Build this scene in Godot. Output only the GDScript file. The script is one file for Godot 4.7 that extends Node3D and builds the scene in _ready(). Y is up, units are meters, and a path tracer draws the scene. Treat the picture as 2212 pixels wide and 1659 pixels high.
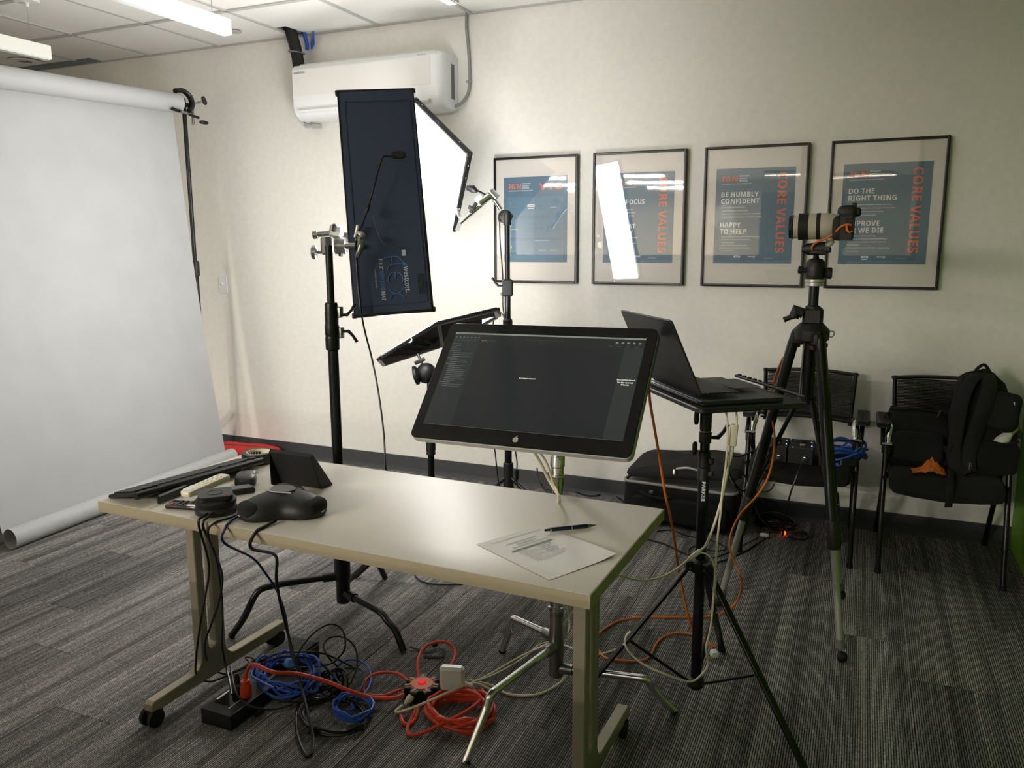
extends Node3D
# A meeting room turned into a small headshot studio: lamp panels on stands by the wall, a paper backdrop, a table with a screen, a camera on a tripod.
const H := 2.719   # ceiling height
var M := {}
var used := {}
var rng := RandomNumberGenerator.new()


class MB:
	# collects shapes; each is smoothed on its own by the angle between its faces
	var p := PackedVector3Array()
	var n := PackedVector3Array()
	var u := PackedVector2Array()

	func add(v: PackedVector3Array, t: PackedInt32Array, deg := 38.0, uv := PackedVector2Array()) -> void:
		var m := t.size() / 3
		var mid := Vector3.ZERO
		for q in v:
			mid += q
		mid /= maxf(1.0, v.size())
		var vol := 0.0
		for i in m:
			vol += (v[t[3 * i]] - mid).dot((v[t[3 * i + 1]] - mid).cross(v[t[3 * i + 2]] - mid))
		var flip := vol > 0.0   # front faces run clockwise
		var fn := PackedVector3Array()
		fn.resize(m)
		var at := {}
		for i in m:
			var a := t[3 * i]
			var b := t[3 * i + (2 if flip else 1)]
			var c := t[3 * i + (1 if flip else 2)]
			fn[i] = (v[c] - v[a]).cross(v[b] - v[a])
			for k in [a, b, c]:
				if not at.has(k):
					at[k] = PackedInt32Array()
				at[k].append(i)
		var lim := cos(deg_to_rad(deg))
		for i in m:
			var f := fn[i].normalized()
			if f == Vector3.ZERO:
				continue
			var ids: Array = [t[3 * i], t[3 * i + 2], t[3 * i + 1]] if flip else [t[3 * i], t[3 * i + 1], t[3 * i + 2]]
			for k in ids:
				var s := Vector3.ZERO
				for j in at[k]:
					if fn[j].normalized().dot(f) > lim:
						s += fn[j]
				p.append(v[k])
				n.append(s.normalized() if s.length() > 1e-12 else f)
				u.append(uv[k] if uv.size() > k else Vector2(v[k].x, v[k].z))

	func mesh(off := Vector3.ZERO) -> ArrayMesh:
		var a := []
		a.resize(Mesh.ARRAY_MAX)
		var q := p.duplicate()
		if off != Vector3.ZERO:
			for i in q.size():
				q[i] -= off
		a[Mesh.ARRAY_VERTEX] = q
		a[Mesh.ARRAY_NORMAL] = n
		a[Mesh.ARRAY_TEX_UV] = u
		var r := ArrayMesh.new()
		r.add_surface_from_arrays(Mesh.PRIMITIVE_TRIANGLES, a)
		return r

	# a box with chamfered edges; size is the full size
	func box(c: Vector3, s: Vector3, b := 0.002, B := Basis.IDENTITY) -> MB:
		var h := s * 0.5
		b = minf(b, minf(h.x, minf(h.y, h.z)) * 0.9)
		var v := PackedVector3Array()
		var t := PackedInt32Array()
		if b <= 0.0:
			for k in 8:
				v.append(c + B * Vector3(h.x * (1 if k & 1 else -1), h.y * (1 if k & 2 else -1), h.z * (1 if k & 4 else -1)))
			for f in [[0, 1, 3, 2], [4, 6, 7, 5], [0, 4, 5, 1], [2, 3, 7, 6], [0, 2, 6, 4], [1, 5, 7, 3]]:
				t.append_array([f[0], f[1], f[2], f[0], f[2], f[3]])
			add(v, t, 10.0)
			return self
		for k in 8:
			var g := Vector3(1 if k & 1 else -1, 1 if k & 2 else -1, 1 if k & 4 else -1)
			for ax in 3:
				var q := Vector3(h.x - b, h.y - b, h.z - b)
				q[ax] = h[ax]
				v.append(c + B * (q * g))
		for ax in 3:
			var o1 := (ax + 1) % 3
			var o2 := (ax + 2) % 3
			for sgn in 2:
				var ids := []
				for e in [[0, 0], [1, 0], [1, 1], [0, 1]]:
					ids.append((((sgn << ax) | (e[0] << o1) | (e[1] << o2)) * 3) + ax)
				if sgn:
					ids.reverse()
				t.append_array([ids[0], ids[1], ids[2], ids[0], ids[2], ids[3]])
			# the four edges along this axis
			for e in [[0, 0], [1, 0], [1, 1], [0, 1]]:
				var k0: int = (e[0] << o1) | (e[1] << o2)
				var k1 := k0 | (1 << ax)
				var ids: Array = [k0 * 3 + o1, k1 * 3 + o1, k1 * 3 + o2, k0 * 3 + o2]
				if (e[0] + e[1]) % 2 == 1:
					ids.reverse()
				t.append_array([ids[0], ids[1], ids[2], ids[0], ids[2], ids[3]])
		for k in 8:
			var odd := ((k & 1) + ((k >> 1) & 1) + ((k >> 2) & 1)) % 2
			t.append_array([k * 3, k * 3 + 1, k * 3 + 2] if odd == 1 else [k * 3, k * 3 + 2, k * 3 + 1])
		add(v, t, 50.0 if b < 0.004 else 35.0)
		return self

	# a closed tube through points, r one radius or one for each point
	func tube(pts: Array, r, sides := 10, flat := 1.0) -> MB:
		var v := PackedVector3Array()
		var t := PackedInt32Array()
		var up := Vector3.UP
		var d0: Vector3 = (pts[1] - pts[0]).normalized()
		if absf(d0.dot(up)) > 0.9:
			up = Vector3.RIGHT
		var x := up.cross(d0).normalized()
		var m := pts.size()
		for i in m:
			var d: Vector3 = (pts[mini(i + 1, m - 1)] - pts[maxi(i - 1, 0)]).normalized()
			x = (x - d * x.dot(d)).normalized()
			var y := d.cross(x)
			var rr: float = r[i] if r is Array else r
			for k in sides:
				var a := TAU * k / sides
				v.append(pts[i] + (x * cos(a) + y * sin(a) * flat) * rr)
		for i in m - 1:
			for k in sides:
				var a := i * sides + k
				var b := i * sides + (k + 1) % sides
				t.append_array([a, b, b + sides, a, b + sides, a + sides])
		v.append(pts[0])
		v.append(pts[m - 1])
		var c0 := v.size() - 2
		for k in sides:
			t.append_array([c0, (k + 1) % sides, k, c0 + 1, (m - 1) * sides + k, (m - 1) * sides + (k + 1) % sides])
		add(v, t, 45.0)
		return self

	func rod(a: Vector3, b: Vector3, r: float, sides := 16) -> MB:
		return tube([a, b], r, sides)

	# a flat bar between two points, w across side, h across the other
	func bar(a: Vector3, b: Vector3, w: float, h: float, side := Vector3.RIGHT, bev := 0.0015) -> MB:
		var d := (b - a).normalized()
		var x := (side - d * side.dot(d)).normalized()
		return box((a + b) * 0.5, Vector3(w, h, a.distance_to(b)), bev, Basis(x, d.cross(x), d))

	# turned shape: profile of Vector2(radius, height) along the axis dir from the origin o
	func lathe(o: Vector3, prof: Array, dir := Vector3.UP, sides := 24, deg := 38.0, squash := 1.0) -> MB:
		var v := PackedVector3Array()
		var t := PackedInt32Array()
		var d := dir.normalized()
		var x := (Vector3.RIGHT if absf(d.x) < 0.9 else Vector3.FORWARD)
		x = (x - d * x.dot(d)).normalized()
		var y := d.cross(x)
		var m := prof.size()
		for q in prof:
			for k in sides:
				var a := TAU * k / sides
				v.append(o + d * q.y + (x * cos(a) + y * sin(a) * squash) * maxf(q.x, 0.0))
		for i in m - 1:
			for k in sides:
				var a := i * sides + k
				var b := i * sides + (k + 1) % sides
				t.append_array([a, b, b + sides, a, b + sides, a + sides])
		v.append(o + d * prof[0].y)
		v.append(o + d * prof[m - 1].y)
		var c0 := v.size() - 2
		for k in sides:
			t.append_array([c0, (k + 1) % sides, k, c0 + 1, (m - 1) * sides + k, (m - 1) * sides + (k + 1) % sides])
		add(v, t, deg)
		return self

	# rings of equal length joined into a closed body
	func loft(rings: Array, deg := 50.0, caps := true) -> MB:
		var v := PackedVector3Array()
		var t := PackedInt32Array()
		var s: int = rings[0].size()
		var m := rings.size()
		for r in rings:
			for q in r:
				v.append(q)
		for i in m - 1:
			for k in s:
				var a := i * s + k
				var b := i * s + (k + 1) % s
				t.append_array([a, b, b + s, a, b + s, a + s])
		if caps:
			for e in [0, m - 1]:
				var c := Vector3.ZERO
				for q in rings[e]:
					c += q
				v.append(c / s)
				var ci := v.size() - 1
				for k in s:
					var a: int = e * s + k
					var b: int = e * s + (k + 1) % s
					t.append_array([ci, b, a] if e == 0 else [ci, a, b])
		add(v, t, deg)
		return self

	# an extruded outline: poly in the plane of ex and ey from o, thick along ex x ey
	func prism(o: Vector3, ex: Vector3, ey: Vector3, poly: PackedVector2Array, thick: float, bev := 0.0, deg := 30.0) -> MB:
		var ez := ex.cross(ey).normalized()
		var s := poly.size()
		var area := 0.0
		for i in s:
			area += poly[i].cross(poly[(i + 1) % s])
		if area < 0.0:
			poly = poly.duplicate()
			poly.reverse()
		var ins := PackedVector2Array()
		for i in s:
			var a := (poly[i] - poly[(i + s - 1) % s]).normalized()
			var b := (poly[(i + 1) % s] - poly[i]).normalized()
			var na := Vector2(-a.y, a.x)
			var nb := Vector2(-b.y, b.x)
			ins.append(poly[i] + (na + nb) / maxf(0.4, 1.0 + na.dot(nb)) * bev)
		var tri := Geometry2D.triangulate_polygon(ins)
		var v := PackedVector3Array()
		var t := PackedInt32Array()
		var rings := [[ins, 0.0], [poly, bev], [poly, thick - bev], [ins, thick]] if bev > 0.0 else [[poly, 0.0], [poly, thick]]
		for r in rings:
			for q in r[0]:
				v.append(o + ex * q.x + ey * q.y + ez * r[1])
		var m := rings.size()
		for i in m - 1:
			for k in s:
				var a := i * s + k
				var b := i * s + (k + 1) % s
				t.append_array([a, b, b + s, a, b + s, a + s])
		if tri.size() >= 3:
			var ccw := (ins[tri[1]] - ins[tri[0]]).cross(ins[tri[2]] - ins[tri[0]]) > 0.0
			for i in tri.size() / 3:
				var a := tri[3 * i]
				var b := tri[3 * i + (1 if ccw else 2)]
				var c := tri[3 * i + (2 if ccw else 1)]
				t.append_array([a, c, b, a + (m - 1) * s, b + (m - 1) * s, c + (m - 1) * s])
		add(v, t, deg)
		return self

	# a soft box or ball (superellipsoid); e 1 is a ball, 0.3 nearly a box
	func blob(c: Vector3, s: Vector3, e := 0.6, B := Basis.IDENTITY, nu := 20, nv := 12, wave := 0.0, sd := 0) -> MB:
		var v := PackedVector3Array()
		var t := PackedInt32Array()
		var ns := FastNoiseLite.new()
		ns.seed = sd
		ns.frequency = 6.0
		for j in nv + 1:
			var b := -PI / 2 + PI * j / nv
			var cb := pow(absf(cos(b)), e)
			var sb := signf(sin(b)) * pow(absf(sin(b)), e)
			for i in nu:
				var a := TAU * i / nu
				var q := Vector3(signf(cos(a)) * pow(absf(cos(a)), e) * cb, sb, signf(sin(a)) * pow(absf(sin(a)), e) * cb) * s * 0.5
				if wave > 0.0:
					q += q.normalized() * ns.get_noise_3dv(c + q) * wave
				v.append(c + B * q)
		for j in nv:
			for i in nu:
				var a := j * nu + i
				var b := j * nu + (i + 1) % nu
				t.append_array([a, b, b + nu, a, b + nu, a + nu])
		add(v, t, 60.0)
		return self


func mb() -> MB:
	return MB.new()


func numbered(s: String) -> String:
	used[s] = used.get(s, -1) + 1
	return s if used[s] == 0 else "%s_%03d" % [s, used[s]]


func tag(o: Node3D, label: String, category: String, group := "", kind := "") -> Node3D:
	o.set_meta("label", label)
	o.set_meta("category", category)
	if group:
		o.set_meta("group", group)
	if kind:
		o.set_meta("kind", kind)
	return o


# an empty at a thing's base; its parts are made in world coordinates and hung under it
func thing(called: String, label: String, category: String, at: Vector3, group := "") -> Node3D:
	var o := Node3D.new()
	o.name = numbered(called)
	add_child(o)
	o.position = at
	return tag(o, label, category, group)


func where(o: Node) -> Vector3:
	return Vector3.ZERO if o == self or o == null else (o as Node3D).position + where(o.get_parent())


func part(parent: Node3D, called: String, b: MB, m: Material, label := "") -> MeshInstance3D:
	var o := MeshInstance3D.new()
	o.name = called
	o.mesh = b.mesh(where(parent))
	o.material_override = m
	parent.add_child(o, true)
	if label:
		o.set_meta("label", label)
	return o


# a thing that is one mesh
func solo(called: String, b: MB, m: Material, label: String, category: String, group := "", at := Vector3.INF) -> MeshInstance3D:
	var o := MeshInstance3D.new()
	o.name = numbered(called)
	if at == Vector3.INF:
		var bx := AABB(b.p[0], Vector3.ZERO)
		for q in b.p:
			bx = bx.expand(q)
		at = Vector3(bx.get_center().x, bx.position.y, bx.get_center().z)
	o.mesh = b.mesh(at)
	o.material_override = m
	add_child(o)
	o.position = at
	tag(o, label, category, group)
	return o


func struct(called: String, b: MB, m: Material, label: String, category: String) -> MeshInstance3D:
	var o := solo(called, b, m, label, category, "", Vector3.ZERO)
	o.set_meta("kind", "structure")
	return o


# lettering: capitals `cap` metres high; `ax` 0 left, 0.5 middle, 1 right of the point; ex, ey the reading and upward directions
func letters(parent: Node3D, s: String, at: Vector3, ex: Vector3, ey: Vector3, cap: float, m: Material, ax := 0.0, bold := true, wide := 0.0, called := "lettering", thick := 0.0) -> MeshInstance3D:
	var f := SystemFont.new()
	f.font_names = PackedStringArray(["Droid Sans"])
	f.font_weight = 700 if bold else 400
	var t := TextMesh.new()
	t.font = f
	t.text = s
	t.font_size = 32
	t.curve_step = 2.5 if cap < 0.012 else 1.0
	t.depth = thick
	t.horizontal_alignment = HORIZONTAL_ALIGNMENT_LEFT
	t.pixel_size = cap / (0.714 * 32.0)
	var o := MeshInstance3D.new()
	o.name = called
	o.mesh = t
	o.material_override = m
	parent.add_child(o, true)
	var bx := t.get_aabb()
	var k := wide / bx.size.x if wide > 0.0 else 1.0
	var ez := ex.cross(ey).normalized()
	o.transform = Transform3D(Basis(ex.normalized() * k, ey.normalized(), ez), at - where(parent) - ex.normalized() * k * (bx.position.x + bx.size.x * ax) - ey.normalized() * (bx.position.y if not s.contains("\n") else bx.get_center().y))
	return o


# a smooth line through points
func smooth(pts: Array, steps := 6) -> Array:
	var out := []
	var m := pts.size()
	for i in m - 1:
		var a: Vector3 = pts[maxi(i - 1, 0)]
		var b: Vector3 = pts[i]
		var c: Vector3 = pts[i + 1]
		var d: Vector3 = pts[mini(i + 2, m - 1)]
		for k in steps:
			out.append(b.cubic_interpolate(c, a, d, float(k) / steps))
	out.append(pts[m - 1])
	return out


func cable(pts: Array, r: float, steps := 6, sides := 7) -> MB:
	return mb().tube(smooth(pts, steps), r, sides)


# a loose coil lying on the floor, its turns wandering and stacked
func coil(c: Vector3, rx: float, rz: float, turns: float, r: float, sd: int, mess := 0.2, lift := 0.03, ang := 0.0, start := 0.0) -> Array:
	var g := RandomNumberGenerator.new()
	g.seed = sd
	var out := []
	var per := 9
	var n := int(turns * per)
	var k := 1.0
	var o := Vector2.ZERO
	for i in n + 1:
		if i % per == 0:
			k = 1.0 + g.randf_range(-mess, mess)
			o = Vector2(g.randf_range(-mess, mess) * rx * 0.5, g.randf_range(-mess, mess) * rz * 0.5)
		var a := start + TAU * i / per
		var q := Vector2(cos(a) * rx * k + o.x, sin(a) * rz * k + o.y).rotated(ang)
		out.append(c + Vector3(q.x, r + g.randf() * lift, q.y))
	return smooth(out, 4)


func rrect(w: float, h: float, r: float, seg := 5) -> PackedVector2Array:
	var out := PackedVector2Array()
	for k in 4:
		var c := Vector2((w / 2 - r) * (1 if k == 0 or k == 3 else -1), (h / 2 - r) * (1 if k < 2 else -1))
		for i in seg + 1:
			var a := PI / 2 * (k + float(i) / seg)
			out.append(c + Vector2(cos(a), sin(a)) * r)
	return out


func ellipse(w: float, h: float, seg := 28) -> PackedVector2Array:
	var out := PackedVector2Array()
	for i in seg:
		out.append(Vector2(cos(TAU * i / seg) * w / 2, sin(TAU * i / seg) * h / 2))
	return out


func mat(c: Color, rough := 0.6, metal := 0.0, spec := 0.5) -> StandardMaterial3D:
	var m := StandardMaterial3D.new()
	m.albedo_color = c
	m.roughness = rough
	m.metallic = metal
	m.metallic_specular = spec
	return m


func glow(c: Color, e: float, base := Color(0.9, 0.9, 0.9)) -> StandardMaterial3D:
	var m := mat(base, 0.6)
	m.emission_enabled = true
	m.emission = c
	m.emission_energy_multiplier = e
	return m


func noise_tex(freq: float, lo: float, hi: float, sd: int, size := 256, oct := 4) -> NoiseTexture2D:
	var n := FastNoiseLite.new()
	n.seed = sd
	n.frequency = freq
	n.fractal_octaves = oct
	var t := NoiseTexture2D.new()
	t.noise = n
	t.width = size
	t.height = size
	t.seamless = true
	var g := Gradient.new()
	g.colors = PackedColorArray([Color(lo, lo, lo), Color(hi, hi, hi)])
	t.color_ramp = g
	return t


# gives a material a fine grain: tone and relief, both triplanar
func grain(m: StandardMaterial3D, freq: float, lo: float, scale: float, relief: float, sd: int) -> StandardMaterial3D:
	m.albedo_texture = noise_tex(freq, lo, 1.0, sd)
	m.uv1_triplanar = true
	m.uv1_scale = Vector3.ONE * scale
	if relief > 0.0:
		m.heightmap_enabled = true
		m.heightmap_texture = noise_tex(freq, 0.0, 1.0, sd + 1)
		m.heightmap_scale = relief
	return m


func area_light(parent: Node3D, at: Vector3, towards: Vector3, up: Vector3, w: float, h: float, c: Color, e: float) -> void:
	var l := AreaLight3D.new()
	l.name = "lamp_light"
	l.area_size = Vector2(w, h)
	l.light_color = c
	l.light_energy = e
	l.area_range = 14.0
	l.area_attenuation = 2.0
	l.shadow_enabled = true
	parent.add_child(l, true)
	l.transform = Transform3D(Basis.looking_at(towards, up), at - where(parent))


func materials() -> void:
	M.wall = grain(mat(Color(0.89, 0.885, 0.865), 0.75), 0.05, 0.97, 1.5, 0.02, 3)
	M.green = grain(mat(Color(0.42, 0.62, 0.12), 0.6), 0.05, 0.97, 1.5, 0.02, 5)
	M.hall = mat(Color(0.6, 0.56, 0.48), 0.8)
	M.base = mat(Color(0.235, 0.245, 0.26), 0.5)
	M.tile = grain(mat(Color(0.93, 0.925, 0.91), 0.9), 0.12, 0.93, 3.0, 0.06, 7)
	M.tee = mat(Color(0.7, 0.7, 0.69), 0.6)
	M.plenum = mat(Color(0.12, 0.12, 0.12), 0.9)
	M.white_metal = mat(Color(0.85, 0.85, 0.84), 0.4)
	M.white_plastic = mat(Color(0.87, 0.88, 0.885), 0.32)
	M.cream_plastic = mat(Color(0.86, 0.83, 0.74), 0.35)
	M.white_cable = mat(Color(0.84, 0.81, 0.72), 0.45)
	M.paper = grain(mat(Color(0.7, 0.703, 0.71), 0.6), 0.01, 0.96, 1.0, 0.25, 9)
	M.sheet = mat(Color(0.87, 0.865, 0.86), 0.7)
	M.ink = mat(Color(0.18, 0.18, 0.2), 0.7)
	M.pale_ink = mat(Color(0.6, 0.6, 0.63), 0.7)
	M.black = mat(Color(0.075, 0.077, 0.082), 0.42)
	M.black_plastic = grain(mat(Color(0.085, 0.087, 0.092), 0.5), 0.3, 0.8, 8.0, 0.03, 11)
	M.black_gloss = mat(Color(0.03, 0.03, 0.033), 0.12)
	M.black_metal = mat(Color(0.07, 0.072, 0.078), 0.32, 0.3)
	M.rubber = mat(Color(0.05, 0.05, 0.052), 0.7)
	M.cloth = grain(mat(Color(0.05, 0.05, 0.054), 0.95), 0.4, 0.6, 6.0, 0.05, 13)
	M.cloth.rim_enabled = true
	M.cloth.rim = 0.15
	M.bag = grain(mat(Color(0.062, 0.063, 0.07), 0.85), 0.4, 0.6, 7.0, 0.06, 15)
	M.chrome = mat(Color(0.86, 0.86, 0.86), 0.09, 1.0)
	M.steel = mat(Color(0.58, 0.58, 0.57), 0.32, 1.0)
	M.alu = mat(Color(0.72, 0.72, 0.71), 0.4, 0.55)
	M.frame_black = mat(Color(0.06, 0.055, 0.06), 0.35)
	M.mount = mat(Color(0.83, 0.81, 0.79), 0.85)
	M.print = mat(Color(0.16, 0.36, 0.47), 0.5)
	M.print_band = mat(Color(0.2, 0.41, 0.53), 0.5)
	M.orange_ink = mat(Color(0.86, 0.36, 0.17), 0.6)
	M.white_ink = mat(Color(0.86, 0.87, 0.87), 0.6)
	M.yellow_ink = mat(Color(0.88, 0.87, 0.55), 0.6)
	M.mauve_ink = mat(Color(0.5, 0.45, 0.52), 0.6)
	M.glass = mat(Color(1, 1, 1, 0.04), 0.02)
	M.glass.transparency = BaseMaterial3D.TRANSPARENCY_ALPHA
	M.table = grain(mat(Color(0.82, 0.795, 0.755), 0.42), 0.2, 0.97, 4.0, 0.0, 17)
	M.table_edge = mat(Color(0.64, 0.6, 0.51), 0.45)
	M.table_leg = mat(Color(0.63, 0.6, 0.53), 0.36, 0.35)
	M.orange = mat(Color(0.82, 0.25, 0.13), 0.42)
	M.tether = mat(Color(0.8, 0.42, 0.12), 0.42)
	M.blue_cable = mat(Color(0.16, 0.33, 0.72), 0.4)
	M.navy_cable = mat(Color(0.1, 0.15, 0.32), 0.4)
	M.black_cable = mat(Color(0.05, 0.05, 0.052), 0.35)
	M.grey_cable = mat(Color(0.2, 0.2, 0.2), 0.4)
	M.conduit = mat(Color(0.55, 0.55, 0.55), 0.45, 0.3)
	M.grey = mat(Color(0.4, 0.41, 0.42), 0.5)
	M.dark_grey = mat(Color(0.2, 0.205, 0.215), 0.45)
	M.mat_cloth = grain(mat(Color(0.2, 0.25, 0.35), 0.8), 0.35, 0.85, 5.0, 0.03, 19)
	M.mat_blue = mat(Color(0.24, 0.42, 0.62), 0.6)
	M.mat_white = mat(Color(0.66, 0.7, 0.76), 0.6)
	M.red = mat(Color(0.75, 0.06, 0.05), 0.4)
	M.red_bag = grain(mat(Color(0.85, 0.14, 0.09), 0.7), 0.3, 0.8, 6.0, 0.04, 21)
	M.orange_cloth = mat(Color(0.72, 0.38, 0.1), 0.8)
	M.leather = mat(Color(0.2, 0.11, 0.06), 0.6)
	M.violet = mat(Color(0.35, 0.2, 0.5), 0.5)
	M.lens_white = mat(Color(0.72, 0.7, 0.63), 0.45)
	M.laptop = mat(Color(0.22, 0.225, 0.235), 0.38, 0.75)
	M.key = mat(Color(0.12, 0.122, 0.13), 0.5)
	M.light_off = mat(Color(0.9, 0.9, 0.88), 0.35)
	M.blue_led = glow(Color(0.35, 0.65, 1.0), 3.0)
	M.hot = glow(Color(1.0, 0.35, 0.05), 2.5, Color(0.9, 0.3, 0.1))
	M.panel_face = glow(Color(1.0, 1.0, 0.99), 3.0)
	M.warm_tube = glow(Color(1.0, 0.86, 0.55), 2.2)


func _ready() -> void:
	rng.seed = 42
	# camera
	var cam := Camera3D.new()
	cam.name = "view_camera"
	cam.fov = 51.51
	cam.near = 0.05
	cam.far = 60.0
	add_child(cam)
	cam.transform = Transform3D(Basis(Vector3.UP, 0.4120) * Basis(Vector3.RIGHT, -0.1739) * Basis(Vector3.BACK, -0.0034), Vector3(0, 1.4416, 4.2903))
	cam.current = true
	# air and exposure; the room is closed, so no sky comes in
	var env := Environment.new()
	env.background_mode = Environment.BG_COLOR
	env.background_color = Color.BLACK
	env.tonemap_mode = Environment.TONE_MAPPER_LINEAR
	env.tonemap_exposure = 1.0
	env.sdfgi_enabled = true
	env.ssao_enabled = true
	env.ssil_enabled = true
	var we := WorldEnvironment.new()
	we.name = "world"
	we.environment = env
	add_child(we)
	# brightness of the lamps: the three panels and the hall tubes behind, mostly added as fill
	LA = 1.2
	LB = 3.0
	LC = 1.35
	LH = 38.0
	materials()
	room()
	ceiling_things()
	wall_things()
	backdrop()
	lamps()
	table()
	table_things()
	screen_and_laptop()
	tripod_and_camera()
	chairs()
	luggage()
	floor_things()


var LA := 1.0
var LB := 1.0
var LC := 1.0
var LH := 1.0


func carpet_texture(sd: int) -> ImageTexture:
	# ribs 6 mm apart, each a yarn of its own tone that changes along its length; 2 m wide, 1 m long
	var g := RandomNumberGenerator.new()
	g.seed = sd
	var w := 2048
	var h := 1024
	var im := Image.create(w, h, false, Image.FORMAT_RGB8)
	var ns := FastNoiseLite.new()
	ns.seed = sd
	ns.frequency = 0.02
	var tone := []
	for rib in w / 7 + 1:
		var broad := ns.get_noise_1d(rib * 3.0)
		tone.append(clampf(0.6 + broad * 0.22 + g.randf_range(-0.07, 0.07), 0.25, 0.9))
	for rib in w / 7 + 1:
		var y := 0
		while y < h:
			var run := g.randi_range(14, 150)
			var t: float = clampf(tone[rib] + g.randf_range(-0.06, 0.06), 0.1, 0.85)
			for part_y in range(y, mini(y + run, h), 4):
				var k := t * g.randf_range(0.82, 1.12)
				im.fill_rect(Rect2i(rib * 7, part_y, 5, 4), Color(k, k * 0.985, k * 0.965))
				var d := t * 0.2 * g.randf_range(0.7, 1.3)
				im.fill_rect(Rect2i(rib * 7 + 5, part_y, 2, 4), Color(d, d, d))
			y += run
	return ImageTexture.create_from_image(im)


func room() -> void:
	# floor of carpet planks 25 cm by 1 m laid along z in a running bond; one object under the pieces
	var fl := struct("floor", mb().box(Vector3(-2.9, -0.06, 6.0), Vector3(8.6, 0.1, 14.4), 0.0), M.dark_grey, "charcoal striped carpet of long planks with woven ribs", "floor")
	var tex := carpet_texture(77)
	var mats := []
	for k in 5:
		var m := mat(Color(0.92, 0.92, 0.92).lightened([0.0, 0.1, 0.3, 0.05, 0.2][k]).darkened([0.06, 0.0, 0.0, 0.1, 0.0][k]), 0.95, 0.0, 0.2)
		m.albedo_texture = tex
		m.heightmap_enabled = true
		m.heightmap_texture = tex
		m.heightmap_scale = 0.15
		mats.append(m)
	var rest := mb()
	for i in 32:
		var x0 := 0.735 - 0.25 * (i + 1)
		var shift: float = [0.0, 0.5, 0.25, 0.75][i % 4]
		for j in range(-1, 6):
			var z0 := maxf(0.0, j + shift)
			var z1 := minf(j + 1 + shift, 5.0)
			if z1 <= z0:
				continue
			var u0 := rng.randi_range(0, 7) * 0.125
			var v0 := rng.randf()
			var b := mb().box(Vector3(x0 + 0.125, -0.005, (z0 + z1) / 2), Vector3(0.2492, 0.01, z1 - z0 - 0.0008), 0.0012)
			for q in b.p.size():
				b.u[q] = Vector2(u0 + (b.p[q].x - x0) / 2.0, v0 + (b.p[q].z - z0))
			var seen := z0 < 3.4 and x0 < 0.735 - z0 * 0.1 and x0 > -6.2
			if seen:
				part(fl, "carpet_plank", b, mats[rng.randi_range(0, 4)])
			else:
				rest.p.append_array(b.p)
				rest.n.append_array(b.n)
				rest.u.append_array(b.u)
	var r := part(fl, "carpet_planks_beyond", rest, mats[0])
	r.set_meta("kind", "stuff")
	var hall := part(fl, "hall_carpet", mb().box(Vector3(-2.9, -0.005, 9.05), Vector3(8.4, 0.01, 8.1), 0.0), mats[1])

	struct("wall_back", mb().box(Vector3(-2.93, 1.6, -0.075), Vector3(8.4, 3.3, 0.15), 0.0), M.wall, "long white painted wall behind the lamps and framed posters", "wall")
	struct("wall_right", mb().box(Vector3(0.81, 1.6, 2.5), Vector3(0.15, 3.3, 5.3), 0.0), M.green, "lime green painted wall at the edge of the photo beside the backpack", "wall")
	struct("wall_left", mb().box(Vector3(-7.08, 1.6, 6.5), Vector3(0.15, 3.3, 13.3), 0.0), M.wall, "white end wall hidden behind the paper backdrop", "wall")
	# front wall glazed to a hall; wide opening and sill shaped for the fill light
	var fw := mb()
	fw.box(Vector3(-6.7, 1.6, 5.08), Vector3(0.7, 3.3, 0.12), 0.0)
	fw.box(Vector3(0.62, 1.6, 5.08), Vector3(0.25, 3.3, 0.12), 0.0)
	fw.box(Vector3(-2.925, 2.98, 5.08), Vector3(6.85, 0.56, 0.12), 0.0)
	fw.box(Vector3(-2.925, 0.625, 5.08), Vector3(6.85, 1.25, 0.12), 0.0)
	struct("wall_front", fw, M.wall, "white wall with a glazed opening behind the photographer, its high sill added to shade the floor", "wall")
	var win := struct("window_1", mb().box(Vector3(-2.925, 1.28, 5.08), Vector3(6.84, 0.06, 0.06), 0.003).box(Vector3(-2.925, 2.67, 5.08), Vector3(6.84, 0.06, 0.06), 0.003), M.black_metal, "black framed glass partition to the hall behind the photographer", "window")
	for k in 7:
		part(win, "mullion", mb().box(Vector3(-6.32 + k * 1.132, 1.98, 5.08), Vector3(0.05, 1.34, 0.06), 0.003), M.black_metal)
	for k in 6:
		part(win, "pane", mb().box(Vector3(-5.754 + k * 1.132, 1.98, 5.08), Vector3(1.08, 1.33, 0.008), 0.0), M.glass)
	struct("wall_hall", mb().box(Vector3(-4.5, 1.6, 13.1), Vector3(5.0, 3.3, 0.15), 0.0).box(Vector3(0.2, 1.6, 13.1), Vector3(1.2, 3.3, 0.15), 0.0).box(Vector3(-1.2, 0.55, 13.1), Vector3(1.6, 1.2, 0.15), 0.0).box(Vector3(-1.2, 2.85, 13.1), Vector3(1.6, 0.8, 0.15), 0.0), M.hall, "far wall of the hall with an open daylight window", "wall")
	struct("wall_hall_side", mb().box(Vector3(0.81, 1.6, 9.15), Vector3(0.15, 3.3, 8.0), 0.0), M.hall, "beige side wall of the hall behind the photographer", "wall")

	# ceiling: a slab above, a grid of white tees and mineral tiles 61 cm square below
	var ce := struct("ceiling", mb().box(Vector3(-2.9, 3.2, 6.5), Vector3(8.7, 0.1, 13.5), 0.0), M.plenum, "suspended ceiling of white mineral tiles in a metal grid", "ceiling")
	part(ce, "hall_ceiling", mb().box(Vector3(-2.9, H + 0.03, 8.3), Vector3(8.3, 0.05, 9.6), 0.0), M.tile)
	var gx := -5.1634
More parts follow.
